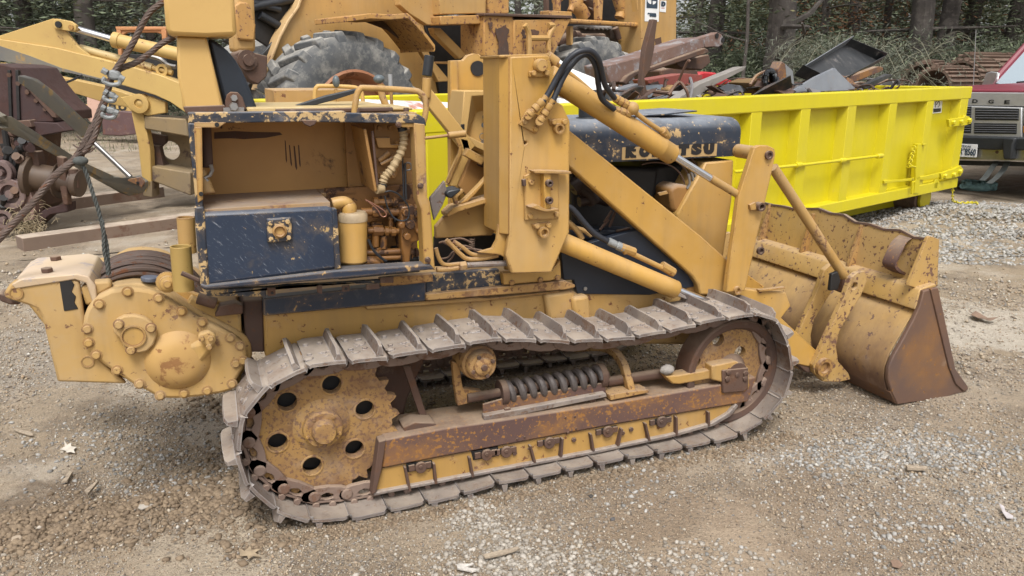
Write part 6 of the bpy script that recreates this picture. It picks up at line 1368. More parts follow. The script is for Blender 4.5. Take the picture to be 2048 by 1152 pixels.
# cab base and hood panels
lp_('rear_frame_plate', [(800,-40),(876,-40),(881,50),(855,50),(820,28),(800,10)], .25, .12, m_wl, .01); lp_('cab_panel', [(877,-40),(973,-40),(972,27),(880,29)], .10, .2, m_wl, .012); lp_('cab_panel', [(975,-40),(1018,-40),(1018,27),(976,27)], .16, .2, m_wlr, .012)
lp_('side_beam', [(880,32),(968,30),(968,48),(882,50)], .05, .25, m_wlr, .012)
lp_('dark_bay', [(850,48),(1000,46),(1000,180),(880,190)], .75, .05, m_dark, .01)  # sheet painted dark for the shaded interior behind the stays
lp_('diagonal_stay', cw5((905,270),(985,275),(1250,545),(1170,575),(930,340)), .35, .12, m_wl, .012)
lp_('bay_box', cw5((1320,405),(1400,405),(1400,500),(1320,500)), .55, .1, m_wlr, .01); lp_('stay_lower', cw5((840,465),(920,600),(1080,790),(960,800),(880,640),(780,480)), .45, .1, m_wl, .012)
lp_('bay_pipe', cw5((930,600),(1070,600),(1070,625),(930,622)), .5, .05, m_wlr, .01)
lp_('tank_box', [(968,30),(1027,30),(1027,112),(968,112)], -.02, .5, m_wlr, .015)
lp_('tank_box', [(1028,40),(1143,37),(1100,125),(1028,125)], -.04, .5, m_wlr, .015)
def rough(pts, amp=1.6, k=4):
    out = []
    for i, (x, y) in enumerate(pts):
        x2, y2 = pts[(i+1) % len(pts)]
        for j in range(k): out.append((x+(x2-x)*j/k+random.uniform(-amp, amp), y+(y2-y)*j/k+random.uniform(-amp, amp)))
    return out
for q_ in ([(990,58),(1000,55),(1012,50),(1018,60),(1014,80),(1020,110),(994,110),(998,90)], [(978,45),(984,44),(983,60),(979,58)], [(1044,60),(1050,58),(1052,76),(1045,80)], [(1056,60),(1068,58),(1078,64),(1074,74),(1058,76)]): lp_('rust_patch', rough(q_), -.044, .004, m_rustdk, 0)
lp_('deck_plate', [(968,26),(1145,31),(1146,37),(968,31)], -.06, .6, m_rustdk, .006)
cw6 = cc(1050, 0, 5.76)
for pts in (((0,285),(30,340),(48,420),(50,640)), ((270,296),(320,290),(325,320),(275,420),(275,640)), ((50,440),(275,440))): mk('hand_rail', MB().tube(spline([Lr.at(x, y, -.16) for x, y in cw6(*pts)], 4), .038, 8), m_wl, wl)
# engine bay
lp_('bay_shade', [(1105,-40),(1290,-40),(1290,140),(1105,140)], .95, .1, m_dark, .01)  # added dark sheet, paints the shade at the back of the bay
lp_('bay_rail', cw6((520,205),(560,215),(1050,245),(1310,262),(1310,312),(1050,295),(500,262)), .05, .14, m_wlr, .02)
lp_('bay_post', cw6((845,-60),(910,-60),(895,235),(855,235)), .1, .12, m_wlr, .02); lp_('bay_post', cw6((1290,-60),(1345,-60),(1360,650),(1320,650)), .05, .12, m_wl, .01); lp_('bay_post', cw6((525,300),(558,300),(555,520),(528,520)), .15, .1, m_wl, .01); lp_('bay_post', cw6((370,-60),(418,-60),(415,130),(372,130)), .3, .1, m_wlr, .01); lp_('bay_post', cw6((250,-60),(280,-60),(282,130),(255,130)), .35, .08, m_rustdk, .01)
lp_('bay_sill', cw6((280,120),(540,135),(545,205),(290,190)), .0, .2, m_wlr, .01)
eo = mk('engine', plate(Lr, cw6((560,300),(1100,310),(1110,480),(600,480)), .6, .4), plain('grey_brown_engine', (.10, .075, .06), .6, .1, .4, 5), wl, .05)
mk('engine_cover', plate(Lr, cw6((650,290),(1010,300),(1015,345),(900,335),(800,340),(670,325)), .52, .2), plain('grey_engine_cover', (.25, .235, .22), .55, .1, .3, 6), wl, .02)
for k in range(7): mk('cover_bolt', MB().lathe(Lr.at(1050+(690+k*50)/5.76, (325+k*2)/5.76, .52), -Lr.n, [(.02, 0), (.02, .02)], 8, True, True), m_steel, wl)
for pts, r_, mt_ in ((((600,-40),(590,60),(640,120),(680,200)), .11, m_wlr), (((1060,-40),(1090,60),(1110,130),(1090,210)), .09, m_wlr), (((720,-40),(760,60),(770,120),(730,160)), .12, m_rustdk), (((1040,320),(1060,380),(1080,450)), .05, m_rustdk), (((570,400),(610,400),(640,430),(900,430)), .06, m_rustdk), (((470,360),(520,400),(440,470),(420,530)), .08, m_rustdk), (((330,20),(420,-20)), .04, m_wlr), (((540,-40),(545,60),(520,130)), .05, m_wlr)):
    mk('engine_pipe', MB().tube(spline([Lr.at(x, y, .4) for x, y in cw6(*pts)], 5), r_, 10), mt_, wl)
lp_('radiator_screen', cw6((1220,320),(1330,320),(1330,600),(1225,600)), .3, .1, worn('screen_brown', (.13, .10, .075), (.1, .075, .06), sp=.55, ss=60, da=.6))
rp_ = lp_('radiator_panel', [(1283,-40),(1354,-40),(1353,95),(1284,125)], -.03, .5, m_wl, .02)
lp_('rust_streak', [(1310,78),(1322,74),(1325,98),(1312,102)], -.034, .006, m_rustdk, 0)
# flat stickers on the panel
def sticker(pts, off, mat, parent): return mk('sticker', plate(Lr, pts, off, .002), mat, parent, 0)
s1_ = sticker(cw6((1388,-40),(1550,-40),(1540,250),(1378,245)), -.036, m_white, rp_)
m_ink = plain('sticker_ink', (.03, .05, .075), .5)
sticker(cw6((1402,-40),(1530,-40),(1525,100),(1400,92)), -.038, m_ink, s1_)
oc = cw6((1475, 10))[0]
def disc2(cx, cy, r, a0, a1, off, mat, par, nm='sticker_mark'):
    pts = [(cx, cy)]+[(cx+r*math.cos(a0+(a1-a0)*k/12), cy+r*math.sin(a0+(a1-a0)*k/12)) for k in range(13)]
    return mk(nm, plate(Lr, pts, off, .001), mat, par, 0)
disc2(1302.5, .5, 7.5, 1.57, 3.3, -.040, m_white, s1_); disc2(1305.5, 2, 7, .1, 1.57, -.040, m_white, s1_)
org = Lr.at(*cw6((1408, 192))[0], -.0375); wd = (Lr.at(*cw6((1512, 192))[0], -.0375)-org).length; hh = (Lr.at(*cw6((1408, 155))[0], -.0375)-org).length
mk('sticker_number', text_mb('988B', org, Lr.u, UZ, hh/.70, .004, .006, width=wd), m_ink, s1_)
s2_ = sticker(cw6((1562,5),(1630,8),(1622,142),(1552,135)), -.036, m_white, rp_)
org = Lr.at(*cw6((1566, 72))[0], -.0375); wd = (Lr.at(*cw6((1618, 72))[0], -.0375)-org).length; hh = (Lr.at(*cw6((1566, 28))[0], -.0375)-org).length
mk('sticker_letter', text_mb('D', org, Lr.u, UZ, hh/.70, .004, .010, width=wd), m_ink, s2_)
sticker(cw6((1572,88),(1608,90),(1607,98),(1571,96)), -.0375, plain('sticker_red', (.4, .08, .06), .5), s2_)
# the rest of its body, as far as a step to the side would show it
lp_('far_body', [(900,150),(1290,150),(1290,250),(900,260)], .9, 1.2, m_wlr, .03)
c = Lr.at(715, 236, 2.3)
for px, py in ((715,236),(1195,212)):
    c = Lr.at(px, py, 0)+Lr.n*2.0; c.z = .97
    mk('tyre', MB().lathe(c, Lr.n, [(.5, .1), (.56, .0), (.9, .03), (.97, .1), (.97, .6), (.9, .68), (.5, .6)], 40, True, True), m_tyre, wl, 0)
    mk('axle', MB().cyl(c, c-Lr.n*1.6, .16), m_rustdk, wl)
# ================================================================ old loader boom lying at the left, on two rails
G = Fr(dep(270, 388, 8.9), AL-math.pi/2)
bo = thing('boom_assembly', ground(270, 395), 'detached yellow loader boom with rams and grey link bars resting on timbers at the left', 'loader boom')
m_bo = worn('boom_yellow_paint', (.50, .335, .11), (.46, .30, .10), rust=(.10, .05, .035), rust2=(.2, .09, .045), ra=.64, rs=3.2, sp=.68, ss=14, da=.66, ro=.55)
m_bod = worn('scraped_grey_boom', (.13, .125, .115), (.18, .165, .13), rust=(.30, .20, .08), rust2=(.25, .17, .08), ra=.56, rs=4, sp=.62, ss=14, da=.6, ro=.6)
m_tanp = worn('dull_brown_yellow', (.24, .17, .085), (.20, .15, .09), rust=(.08, .055, .045), rust2=(.13, .085, .06), ra=.58, rs=3, sp=.66, da=.6, ro=.7)
def gp_(name, pts, off, th, mat=None, bev=.008, parent=None): return mk(name, plate(G, pts, off, th), mat or m_bo, parent or bo, bev)
c1 = cc(0, 0, 3.657); cg7 = cc(0, 180, 3.6); cgb = cc(0, 100, 2.744)
mb_ = gp_('boom_beam', [(-60,60),(-10,74),(0,78),(110,95),(180,112),(254,131),(320,150),(365,168),(400,200),(400,232),(372,226),(340,204),(309,190),(250,172),(208,160),(140,145),(-10,118),(-60,108)], -.05, .22, m_bo)
gp_('boom_scrape', [(-60,85),(0,92),(60,112),(120,135),(175,150),(215,160),(250,172),(208,161),(140,146),(-10,119),(-60,109)], -.056, .02, m_bod, .001, mb_)
gp_('ram_gusset', [(-60,88),(-10,74),(0,71),(105,37),(118,38),(132,62),(155,92),(180,112),(110,96),(0,78)], -.03, .05, m_bo, .006, mb_)
gp_('ram_lug', [(106,42),(112,37),(140,42),(152,50),(152,60),(148,64),(112,58),(105,52)], -.07, .05, m_bo, .006, mb_)
for x, y, r_ in ((118,49,.034),(143,55,.026)): mk('lug_pin', MB().lathe(G.at(x, y, -.07), -G.n, [(r_, 0), (r_, .02)], 16, True, True), m_dark if x < 130 else m_yelr, mb_)
gp_('far_beam', [(60,138),(86,148),(150,160),(205,172),(262,190),(300,205),(320,225),(250,214),(210,206),(160,190),(95,172),(70,165)], .7, .18, m_bo)
ra_ = mk('hydraulic_ram', MB().lathe(G.at(226, 79, .02), G.at(372, 112, .02)-G.at(226, 79, .02), [(.075, 0), (.085, .01), (.085, .09), (.072, .1), (.072, 1)], 24), m_bo, bo, .002)
mk('ram_rod', MB().cyl(G.at(146, 56, .02), G.at(230, 80, .02), .035, n=18), m_chrome, ra_)
r2 = mk('hydraulic_ram', MB().cyl(G.at(160, 96, .1), G.at(305, 135, .1), .042, n=18), worn('cream_ram_paint', (.56, .43, .20), (.5, .38, .18), da=.6, ro=.5), bo, .002)
mk('ram_eye', MB().lathe(G.at(323, 140, .06), G.n, [(.035, 0), (.066, 0), (.066, .12), (.035, .12)], 24, False, True), m_bo, r2); mk('ram_rod', MB().cyl(G.at(300, 134, .1), G.at(345, 146, .1), .03, n=14), m_bo, r2)
mk('lower_hose', MB().tube(spline([G.at(x, y, .2) for x, y in ((300,112),(320,118),(335,130),(352,134))], 4), .025, 8), m_steel, bo)
mk('pivot_boss', MB().lathe(G.at(280, 207, -.02), -G.n, [(.105, -.1), (.105, .03), (.08, .035), (.05, .035), (.048, .015), (.03, .02), (.001, .03)], 28, True, True), m_bo, bo)
gp_('boss_plate', [(240,195),(262,190),(300,193),(330,205),(331,226),(295,232),(262,222)], .0, .08, m_bo, .01)
gp_('left_cheek', [(262,222),(286,224),(300,300),(303,370),(290,390),(284,360),(276,290)], .02, .12, m_bo, .01)
gp_('top_crossbeam', [(288,232),(372,238),(378,274),(288,258)], .0, .35, m_tanp, .015)
gp_('bottom_crossbeam', [(302,332),(380,345),(382,392),(303,362)], .05, .45, m_tanp, .015)
gp_('mid_plate', [(288,262),(320,270),(332,272),(332,285),(320,296),(326,318),(340,335),(300,332)], .30, .06, m_rustdk, .008)
hole_c = (341, 300)
gp_('round_plate', [(288,250),(380,262),(382,350),(288,335)], .5, .05, m_tanp, .004) if False else mk('holed_plate', plate(G, [(322,262),(381,272),(382,350),(335,340),(322,333)], .42, .05, [(341,301,.11,24)]), m_tanp, bo, .004)
gp_('rear_block', [(300,290),(318,292),(328,335),(302,335)], .2, .1, m_rustdk, .008)
gp_('rear_post', [(284,360),(303,362),(305,395),(286,392)], .02, .2, m_tanp, .008)
# grey link bars and the thin ram between them
def slant_bar(pts, xa, xb, na, nb, th):
    near = [G.at(x, y, na+(nb-na)*min(max((x-xa)/(xb-xa), 0), 1)) for x, y in pts]; return mk('link_bar', MB().prism(near, G.n*th), m_bod, bo, .008)
slant_bar([(35,150),(62,158),(92,180),(182,262),(176,274),(165,276),(60,182),(36,165)], 40, 180, -2.3, -1.5, .10)
slant_bar([(-40,210),(0,233),(9,234),(80,278),(155,325),(222,355),(250,356),(272,352),(289,364),(289,374),(278,388),(258,392),(239,385),(190,359),(133,325),(60,285),(0,256),(-40,240)], 0, 235, -2.5, -.32, .10)
gp_('bar_clevis', [(248,366),(258,358),(280,354),(288,366),(283,376),(256,381),(247,376)], -.35, .04, m_rustbeam, .006)
mk('clevis_pin', MB().lathe(G.at(255, 373, -.35), -G.n, [(.022, 0), (.022, .012)], 14, True, True), m_steel, bo); mk('clevis_pin', MB().lathe(G.at(276, 366, -.35), -G.n, [(.016, 0), (.016, .008)], 14, True, True), m_dark, bo)
mk('ram_rod', MB().cyl(G.at(186, 284, -.2), G.at(261, 354, -.28), .028, n=14), m_steel, bo)
mk('ram_hose', MB().tube(spline([G.at(x, y, -.1) for x, y in ((130,225),(155,240),(172,252),(182,262))], 4), .02, 8), m_galv, bo)
gp_('pin_bracket', [(0,125),(20,128),(58,146),(70,158),(50,170),(40,168),(0,135)], -.2, .08, m_bo, .006)
mk('bracket_pin', MB().lathe(G.at(15, 131, -.2), -G.n, [(.025, 0), (.025, .012)], 14, True, True), m_white, bo); mk('bracket_pin', MB().lathe(G.at(37, 149, -.2), -G.n, [(.016, 0), (.016, .008)], 14, True, True), m_rustdk, bo)
mk('thin_cable', MB().tube(spline([G.at(x, y, -.05) for x, y in ((75,165),(85,172),(110,172),(140,162),(165,150))], 5), .012, 6), m_rubber, bo)
# letters on the yellow panel of the machine far behind
# ================================================================ bulldozer standing farther back on the left
K = Fr(dep(225, 268, 17.5), AL-math.pi/2+.1)
bd = thing('bulldozer', ground(232, 262), 'old orange machine with pink side slab and purple blade far behind the left boom', 'bulldozer')
bd.location.z = 0
def kp(name, pts, off, th, mat, bev=.02, parent=None): return mk(name, plate(K, pts, off, th), mat, parent or bd, bev)
m_or = worn('faded_orange_paint', (.50, .22, .09), (.44, .2, .08), ra=.62, rs=2, sp=.68, ss=10, da=.62); m_pink = worn('bleached_pink_paint', (.56, .36, .28), (.5, .32, .25), ra=.7, da=.6)
m_purp = worn('purple_brown_blade', (.085, .045, .045), (.11, .06, .06), ra=.6, da=.55, ro=.5)
kp('blade', [(203,228),(240,222),(272,224),(278,268),(240,272),(205,270)], 0, .25, m_purp); kp('side_slab', [(173,182),(206,184),(207,240),(180,245),(174,236)], .4, .5, m_pink); 
ep = kp('name_panel', [(205,196),(285,196),(285,226),(205,226)], .3, .6, m_bo)
org = K.at(219, 222, .296); wd = (K.at(254, 222, .296)-org).length; hh = (K.at(219, 210, .296)-org).length
mk('panel_letters', text_mb('ELO', org, K.u, UZ, hh/.70, .003, .012, width=wd), m_key, ep)
kp('cab_roof', [(230,53),(335,53),(335,60),(232,61)], .8, 1.2, m_or); kp('cab_post', [(232,58),(241,60),(244,112),(236,114)], .8, .12, m_or); kp('cab_post', [(322,58),(332,58),(334,112),(326,112)], .8, .12, m_or); kp('cab_arch', [(240,58),(326,58),(330,78),(322,68),(312,65),(255,65),(246,70),(242,78)], .84, .1, m_or)
kp('dozer_body', [(180,115),(335,112),(340,235),(178,240)], 1.0, 1.6, m_or) if False else kp('dozer_body', [(236,108),(335,108),(338,200),(236,200)], 1.0, 1.2, m_dark)
kp('yellow_arm', [(110,228),(140,215),(172,208),(178,222),(150,236),(115,250)], .6, .4, m_bo, .05)
kp('yellow_drum', [(145,222),(160,212),(175,216),(176,236),(150,240)], .3, .3, m_bo, .05)

# ================================================================ dark scrap machine at the left edge
W_ = Fr(dep(60, 440, 7.35), AL-math.pi/2)
dk = thing('scrap_engine', ground(50, 470), 'dark rusty scrap engine with belt pulleys at the left edge behind the thick rope', 'engine')
m_mar = worn('maroon_rust', (.040, .022, .022), (.055, .028, .026), rust=(.018, .014, .013), rust2=(.085, .035, .028), ra=.47, edge=.12, rs=5, sp=.62, da=.68, ro=.7)
def wp(name, pts, off, th, mat=None, bev=.01, parent=None): return mk(name, plate(W_, pts, off, th), mat or m_mar, parent or dk, bev)
wp('engine_housing', [(-60,125),(0,128),(30,135),(55,172),(82,205),(106,225),(108,244),(0,246),(-60,246)], .2, .7); wp('housing_rib', [(-60,236),(30,238),(55,262),(50,340),(62,420),(0,470),(-60,480)], .3, .6, m_rustdk)
for x in (14, 30): wp('housing_bar', [(x,140),(x+6,140),(x+10,240),(x+4,240)], .18, .04, m_dark, .004)
wp('shelf_plate', [(20,243),(58,240),(65,254),(28,258)], .1, .3, m_rustdk, .006); wp('shelf_plate', [(30,258),(66,244),(114,246),(131,262),(62,275),(40,272)], .15, .35, m_mar, .006)
mk('axle_tube', MB().lathe(W_.at(60, 352, .1), W_.at(128, 362, .1)-W_.at(60, 352, .1), [(.20, 0), (.20, .15), (.13, .2), (.12, .8), (.17, .85), (.17, .9), (.11, .92), (.10, 1.3), (.13, 1.32), (.13, 1.5)], 24), worn('brown_axle', (.07, .045, .032), (.10, .065, .04), rust=(.18, .10, .03), rust2=(.26, .16, .05), ra=.62, rs=3, da=.68), dk, .004)
wp('axle_flange', [(50,304),(72,303),(78,328),(74,395),(64,420),(52,400)], .05, .12, m_rustdk); wp('axle_bracket', [(112,312),(126,316),(132,360),(136,410),(126,410),(120,380)], .0, .08, m_rustdk); wp('spring_leaf', [(60,440),(90,418),(136,406),(136,424),(100,430),(66,460)], .05, .15, m_mar)
mk('hub_pin', MB().cyl(W_.at(146, 338, .05), W_.at(150, 375, .05), .04, n=14), m_rustdk, dk)
for x, y, rp in ((22,388,31),(8,438,20),(2,345,24)):
    r = rp/1560*7.2; mk('belt_pulley', MB().lathe(W_.at(x, y, -.02), -W_.n, [(r*.95, -.06), (r, -.05), (r*.9, -.02), (r, .01), (r*.95, .02), (r*.62, .02), (r*.58, -.02), (r*.3, -.03), (r*.28, .03), (.001, .03)], 32, True, True), worn('pulley_rust', (.12, .08, .075), (.16, .11, .10), ra=.6, da=.55, ro=.6), dk)
for pts in (((30,255),(38,300),(30,345),(50,380)), ((10,260),(15,310),(0,330)), ((45,290),(25,320),(35,365),(60,400))): mk('engine_hose', MB().tube(spline([W_.at(x, y, .15) for x, y in pts], 5), .03, 8), m_dark, dk)
Rk = random.Random(9)
for k in range(26):
    x0, y0 = Rk.uniform(-5, 58), Rk.uniform(248, 440); l_ = Rk.uniform(8, 26); o_ = Rk.uniform(.0, .25)
    if Rk.random() < .55: mk('engine_fitting', MB().lathe(W_.at(x0, y0, o_), (W_.at(x0+Rk.uniform(-1, 1)*l_, y0+Rk.uniform(-1, 1)*l_, o_-.08)-W_.at(x0, y0, o_)), [(.03, 0), (.045, .1), (.045, .4), (.028, .45), (.028, .9), (.04, 1)], 9), Rk.choice([m_rustdk, m_dark, m_mar]), dk, .002)
    else: wp('engine_bracket', [(x0,y0),(x0+l_,y0-3),(x0+l_+2,y0+l_*.7),(x0+3,y0+l_*.6)], o_, .06, Rk.choice([m_rustdk, m_dark, m_mar]), .004)
for k in range(5): mk('housing_bolt', MB().lathe(W_.at(20+k*18, 150+k*17, .2), -W_.n, [(.022, 0), (.022, .02)], 6, True, True), m_rustdk, dk)
wp('housing_flange', [(44,150),(52,160),(110,226),(112,236),(104,234),(46,168)], .17, .05, m_rustdk, .004)
wp('cast_foot', [(40,400),(58,380),(70,410),(68,440),(45,445)], .0, .15, worn('pink_brown_cast', (.22, .14, .12), (.18, .11, .09), ra=.58, da=.55))
mb = MB()
for k in range(260):
    x, y = random.gauss(55, 18), random.gauss(455, 22); p = W_.at(x, y, random.uniform(-.15, -.02)); p.z = max(p.z, gzf(p.x, p.y)+.005)
    d = V((random.uniform(-1, 1), random.uniform(-1, 1), random.uniform(-.9, .5)))*random.uniform(.05, .13); pts = [p, p+d*.5+V((0, 0, .02)), p+d]
    mb.tube(pts, .0028, 3)
kind(mk('dead_grass_tuft', mb, plain('straw', (.30, .24, .15), .9, 0, .35, 8), None, 0, False), 'stuff')

# ================================================================ rails and timbers on the ground
def beam_on_ground(name, a, b, wv, h, mat, label, cat):
    A_, B_ = ground(*a), ground(*b); d = (B_-A_).normalized(); s_ = UZ.cross(d)
    if s_.dot(FW) < 0: s_ = -s_
    mb = MB(); c = (A_+B_)/2+s_*wv/2+UZ*(h/2-.025); mb.box(c, (B_-A_)/2, s_*wv/2, UZ*h/2)
    tb = [p for p in mb.v]; return recenter(tag(mk(name, mb, mat, None, .008), label, cat))
m_tim = worn('rusty_channel_rail', (.15, .105, .08), (.19, .135, .10), rust=(.11, .06, .04), rust2=(.16, .09, .06), ra=.56, rs=3, da=.6, dirt=(.45, .37, .29), up=.95, ro=.85)
beam_on_ground('steel_rail', (48, 500), (420, 447), .20, .13, m_tim, 'long rusty flat topped rail on the ground behind the winch', 'rail')
beam_on_ground('steel_rail', (105, 422), (330, 392), .18, .14, m_tim, 'shorter brown rail under the tip of the yellow boom', 'rail')
beam_on_ground('timber_block', (180, 240), (262, 236), .5, .35, m_rustdk, 'brown block half hidden below the purple blade', 'block') if False else None

# ================================================================ wire rope sling with clamps, thin rope
def strands(path, R, n, lay, mat, name, parent, gauge=.52, fray=False):
    q = spline(path, 10); L = [0]
    for i in range(1, len(q)): L.append(L[-1]+(q[i]-q[i-1]).length)
    for k in range(n):
        pts = []; up_ = None
        for i, p in enumerate(q):
            t = (q[min(i+1, len(q)-1)]-q[max(i-1, 0)]).normalized()
            if up_ is None: up_ = t.orthogonal().normalized()
            up_ = (up_-t*up_.dot(t)).normalized(); b = t.cross(up_); a = 2*math.pi*(k/n+L[i]/lay)
            pts.append(p+(up_*math.cos(a)+b*math.sin(a))*R*.58)
        mk(name, MB().tube(pts, R*gauge, 6), mat, parent, 0)
rs_ = thing('wire_rope_sling', P(60, 470, 2.80), 'thick rusty wire rope with frayed splice and three iron clamps hanging from the yellow post', 'wire rope')
RY = 2.70
pp = lambda pts, Y: [P(x, y, Y) for x, y in pts]
strands(pp(((-30,505),(10,465),(60,412),(110,352),(150,318),(172,283),(186,252)), RY), .0105, 6, .09, m_rope, 'rope_strand', rs_)
strands(pp(((178,290),(196,245),(207,215),(216,180),(228,146),(250,112),(268,82),(284,50),(302,22),(330,2)), RY), .0085, 5, .08, m_rope, 'rope_strand', rs_)
strands(pp(((160,318),(184,262),(198,225),(212,190),(222,158),(240,138),(270,126),(300,106),(322,88),(348,74)), RY+.02), .0085, 5, .08, m_rope, 'rope_strand', rs_)
strands(pp(((168,305),(188,275),(196,248),(206,222)), RY-.02), .008, 5, .08, m_rope, 'rope_strand', rs_)
for k in range(14):
    x0, y0 = random.uniform(160, 195), random.uniform(270, 300); a = random.uniform(2.4, 3.9); l = random.uniform(12, 34)
    mk('frayed_wire', MB().tube(spline(pp(((x0, y0), (x0+l*.5*math.cos(a), y0-l*.4*math.sin(a)+4), (x0+l*math.cos(a), y0-l*.6*math.sin(a)+random.uniform(-4, 8))), RY-.02), 4), .0022, 5), m_rope, rs_)
def clamp(x, y, ang, s=1.0, tails=((-18,-7),(12,8))):
    p = P(x, y, RY-.035); r = lambda dx, dy: P(x+(dx*math.cos(ang)-dy*math.sin(ang))*s, y+(dx*math.sin(ang)+dy*math.cos(ang))*s, RY-.04)
    o = mk('rope_clamp', MB().prism([r(-13,-6), r(-4,-10), r(9,-9), r(17,-3), r(18,6), r(7,10), r(-6,9), r(-14,4)], Yv*.045), m_galv, rs_, .009)
    mk('clamp_nut', MB().cyl(r(-12, -2), r(-24, -6), .010, n=6), m_galv, o, .001); mk('clamp_nut', MB().cyl(r(13, 2), r(24, 5), .010, n=6), m_galv, o, .001)
    mk('clamp_bow', MB().tube(spline([r(-14,8), r(-16,16), r(0,20), r(15,15), r(16,7)], 5), .0065, 8), m_galv, o)
clamp(226, 150, .2, 1.0); clamp(221, 190, .3, .62); clamp(219, 221, .15, .75)
tr_ = thing('thin_rope', P(213, 545, 2.9), 'thin dark twisted rope hanging from the thick rope down to the winch drum', 'rope')
m_thin = plain('dark_grey_rope', (.07, .075, .07), .85, 0, .3, 60)
strands(pp(((160,322),(172,345),(185,385),(196,418),(205,455),(214,495),(218,548)), RY-.02), .0062, 3, .045, m_thin, 'rope_strand', tr_)
strands(pp(((205,440),(207,470),(208,500),(214,530),(216,550)), RY-.03), .0055, 3, .045, m_thin, 'rope_strand', tr_)
mk('rope_knot', MB().sphere(P(161, 322, RY-.02), .018, 10, (1.2, 1, .8)), m_thin, tr_)

# ================================================================ pickup truck
T = Fr(dep(1945, 260, 9.75), AL-math.pi/2-1.047); T.o.z = 0
tk_ = thing('pickup_truck', T.loc(0, 2.5, 0), 'maroon pickup truck with chrome grille and black bumper parked behind the yellow container', 'pickup truck')
zg = ground(1990, 372).z
m_red = worn('maroon_car_paint', (.20, .032, .048), (.17, .028, .042), rust=(.25, .07, .08), rust2=(.22, .06, .07), ra=.66, rs=1.5, sp=.8, da=.72, ro=.35); m_sil = plain('silver_trim', (.50, .50, .50), .35, .6, .08, 6)
m_chr = plain('dull_chrome', (.56, .56, .55), .28, .9, .15, 8); m_blk = plain('black_plastic', (.018, .02, .022), .5, 0, .2, 8)
mt, nt, b = newmat('windscreen_glass'); b.inputs['Base Color'].default_value = (.30, .36, .40, 1); b.inputs['Roughness'].default_value = .05; b.inputs['Specular IOR Level'].default_value = .8; m_glass = mt
def tpp(name, pts, off, th, mat, bev=.008, parent=None): return mk(name, plate(T, pts, off, th), mat, parent or tk_, bev)
def tuv(x, y, off=0): return T.uv(T.at(x, y, off))
uC = tuv(1945, 260)[0]; HWd = 1.05
def tb(name, u0, u1, n0, n1, z0, z1, mat, bev=.02, parent=None):
    return mk(name, MB().box(T.loc((u0+u1)/2, (n0+n1)/2, (z0+z1)/2), T.u*((u1-u0)/2), T.n*((n1-n0)/2), UZ*((z1-z0)/2)), mat, parent or tk_, bev)
zh = tuv(1990, 182)[2]; zgt = tuv(1990, 203)[2]; zgb = tuv(1990, 272)[2]; zbb = tuv(1990, 322)[2]
tpp('header_panel', [(1780,183),(2112,186),(2112,214),(1780,208)], .0, .1, m_sil)
gr_ = tpp('grille_frame', [(1846,209),(2044,215),(2043,276),(1846,270)], -.02, .06, m_sil, .012)
for (x0, y0, x1, y1) in ((1950,216,2038,241),(1948,246,2034,268),(1854,212,1943,236),(1854,242,1943,266)):
    gi = tpp('grille_opening', [(x0,y0),(x1,y0+1),(x1-1,y1),(x0,y1-1)], -.024, .02, m_blk, .002, gr_)
    for k in range(1, 5):
        yy = y0+(y1-y0)*k/5; mk('grille_slat', MB().cyl(T.at(x0+1, yy, -.026), T.at(x1-2, yy+.8, -.026), .006, n=6), plain('grille_slat_grey', (.10, .10, .105), .4) if k == 1 else bpy.data.materials['grille_slat_grey'], gi)
tpp('hood', [(1786,176),(2108,180),(2112,188),(1780,184)], .02, .1, m_red, .02)
pts = [T.at(x, y, .06) for x, y in ((1786,183),(2110,186))]
u0, u1 = uC-HWd, uC+HWd
mb = MB(); zf, zr = tuv(1990, 181, .1)[2], tuv(1990, 181, .1)[2]+.07
vs = []
for n_, z_ in ((.04, zf-.06), (.05, zf), (.35, zf+.04), (1.85, zr)):
    for k in range(9):
        t = k/8; u = u0+.06+(u1-u0-.12)*t; vs.append(T.loc(u, n_, z_-.05*abs(2*t-1)**3+(.018 if .3 < t < .7 else 0)))
fs = [(i*9+k, i*9+k+1, (i+1)*9+k+1, (i+1)*9+k) for i in range(3) for k in range(8)]
mk('hood', mb.add(vs, fs), m_red, tk_, 0)
tb('left_fender', u0, u0+.14, .05, 1.8, zgb, zf-.0, m_red, .04); tb('right_fender', u1-.14, u1, .05, 1.8, zgb, zf-.0, m_red, .04)
tb('engine_bay', u0+.1, u1-.1, .12, 1.4, zbb+.05, zf-.05, m_blk, .01)
# headlights at either side of the grille
for x0, x1 in ((2046,2086),(1806,1842)):
    h = tpp('headlight', [(x0,214),(x1,216),(x1,250),(x0,248)], -.01, .05, m_chr, .01); tpp('headlight_lens', [(x0+3,217),(x1-3,218),(x1-3,247),(x0+3,246)], -.015, .02, m_glass, .005, h); tpp('turn_signal', [(x0,252),(x1,254),(x1,268),(x0,266)], -.01, .04, plain('amber_lens', (.45, .16, .02), .3), .005, h)
bp3 = tpp('bumper', [(1780,292),(2112,298),(2110,326),(1785,318)], -.14, .12, m_chr, .02); tpp('bumper_pad', [(1780,270),(2112,276),(2112,302),(1780,296)], -.18, .1, m_blk, .02, bp3)
tpp('bumper_guard', [(2005,275),(2032,276),(2026,290),(2023,320),(2006,319),(2004,300)], -.24, .12, m_blk, .02, bp3); tpp('bumper_guard', [(1862,273),(1889,274),(1885,316),(1867,315)], -.24, .12, m_blk, .02, bp3)
tpp('valance', [(1800,318),(2095,324),(2090,334),(1805,328)], -.05, .1, m_blk, .01, bp3)
mk('bumper_bolt', MB().lathe(T.at(1994, 304, -.14), -T.n, [(.02, 0), (.016, .01)], 12, True, True), m_rustdk, bp3)
lp2 = tpp('licence_plate', [(1908,287),(1955,289),(1953,315),(1908,313)], -.19, .006, plain('plate_white', (.66, .66, .66), .5, 0, .05), .002, bp3)
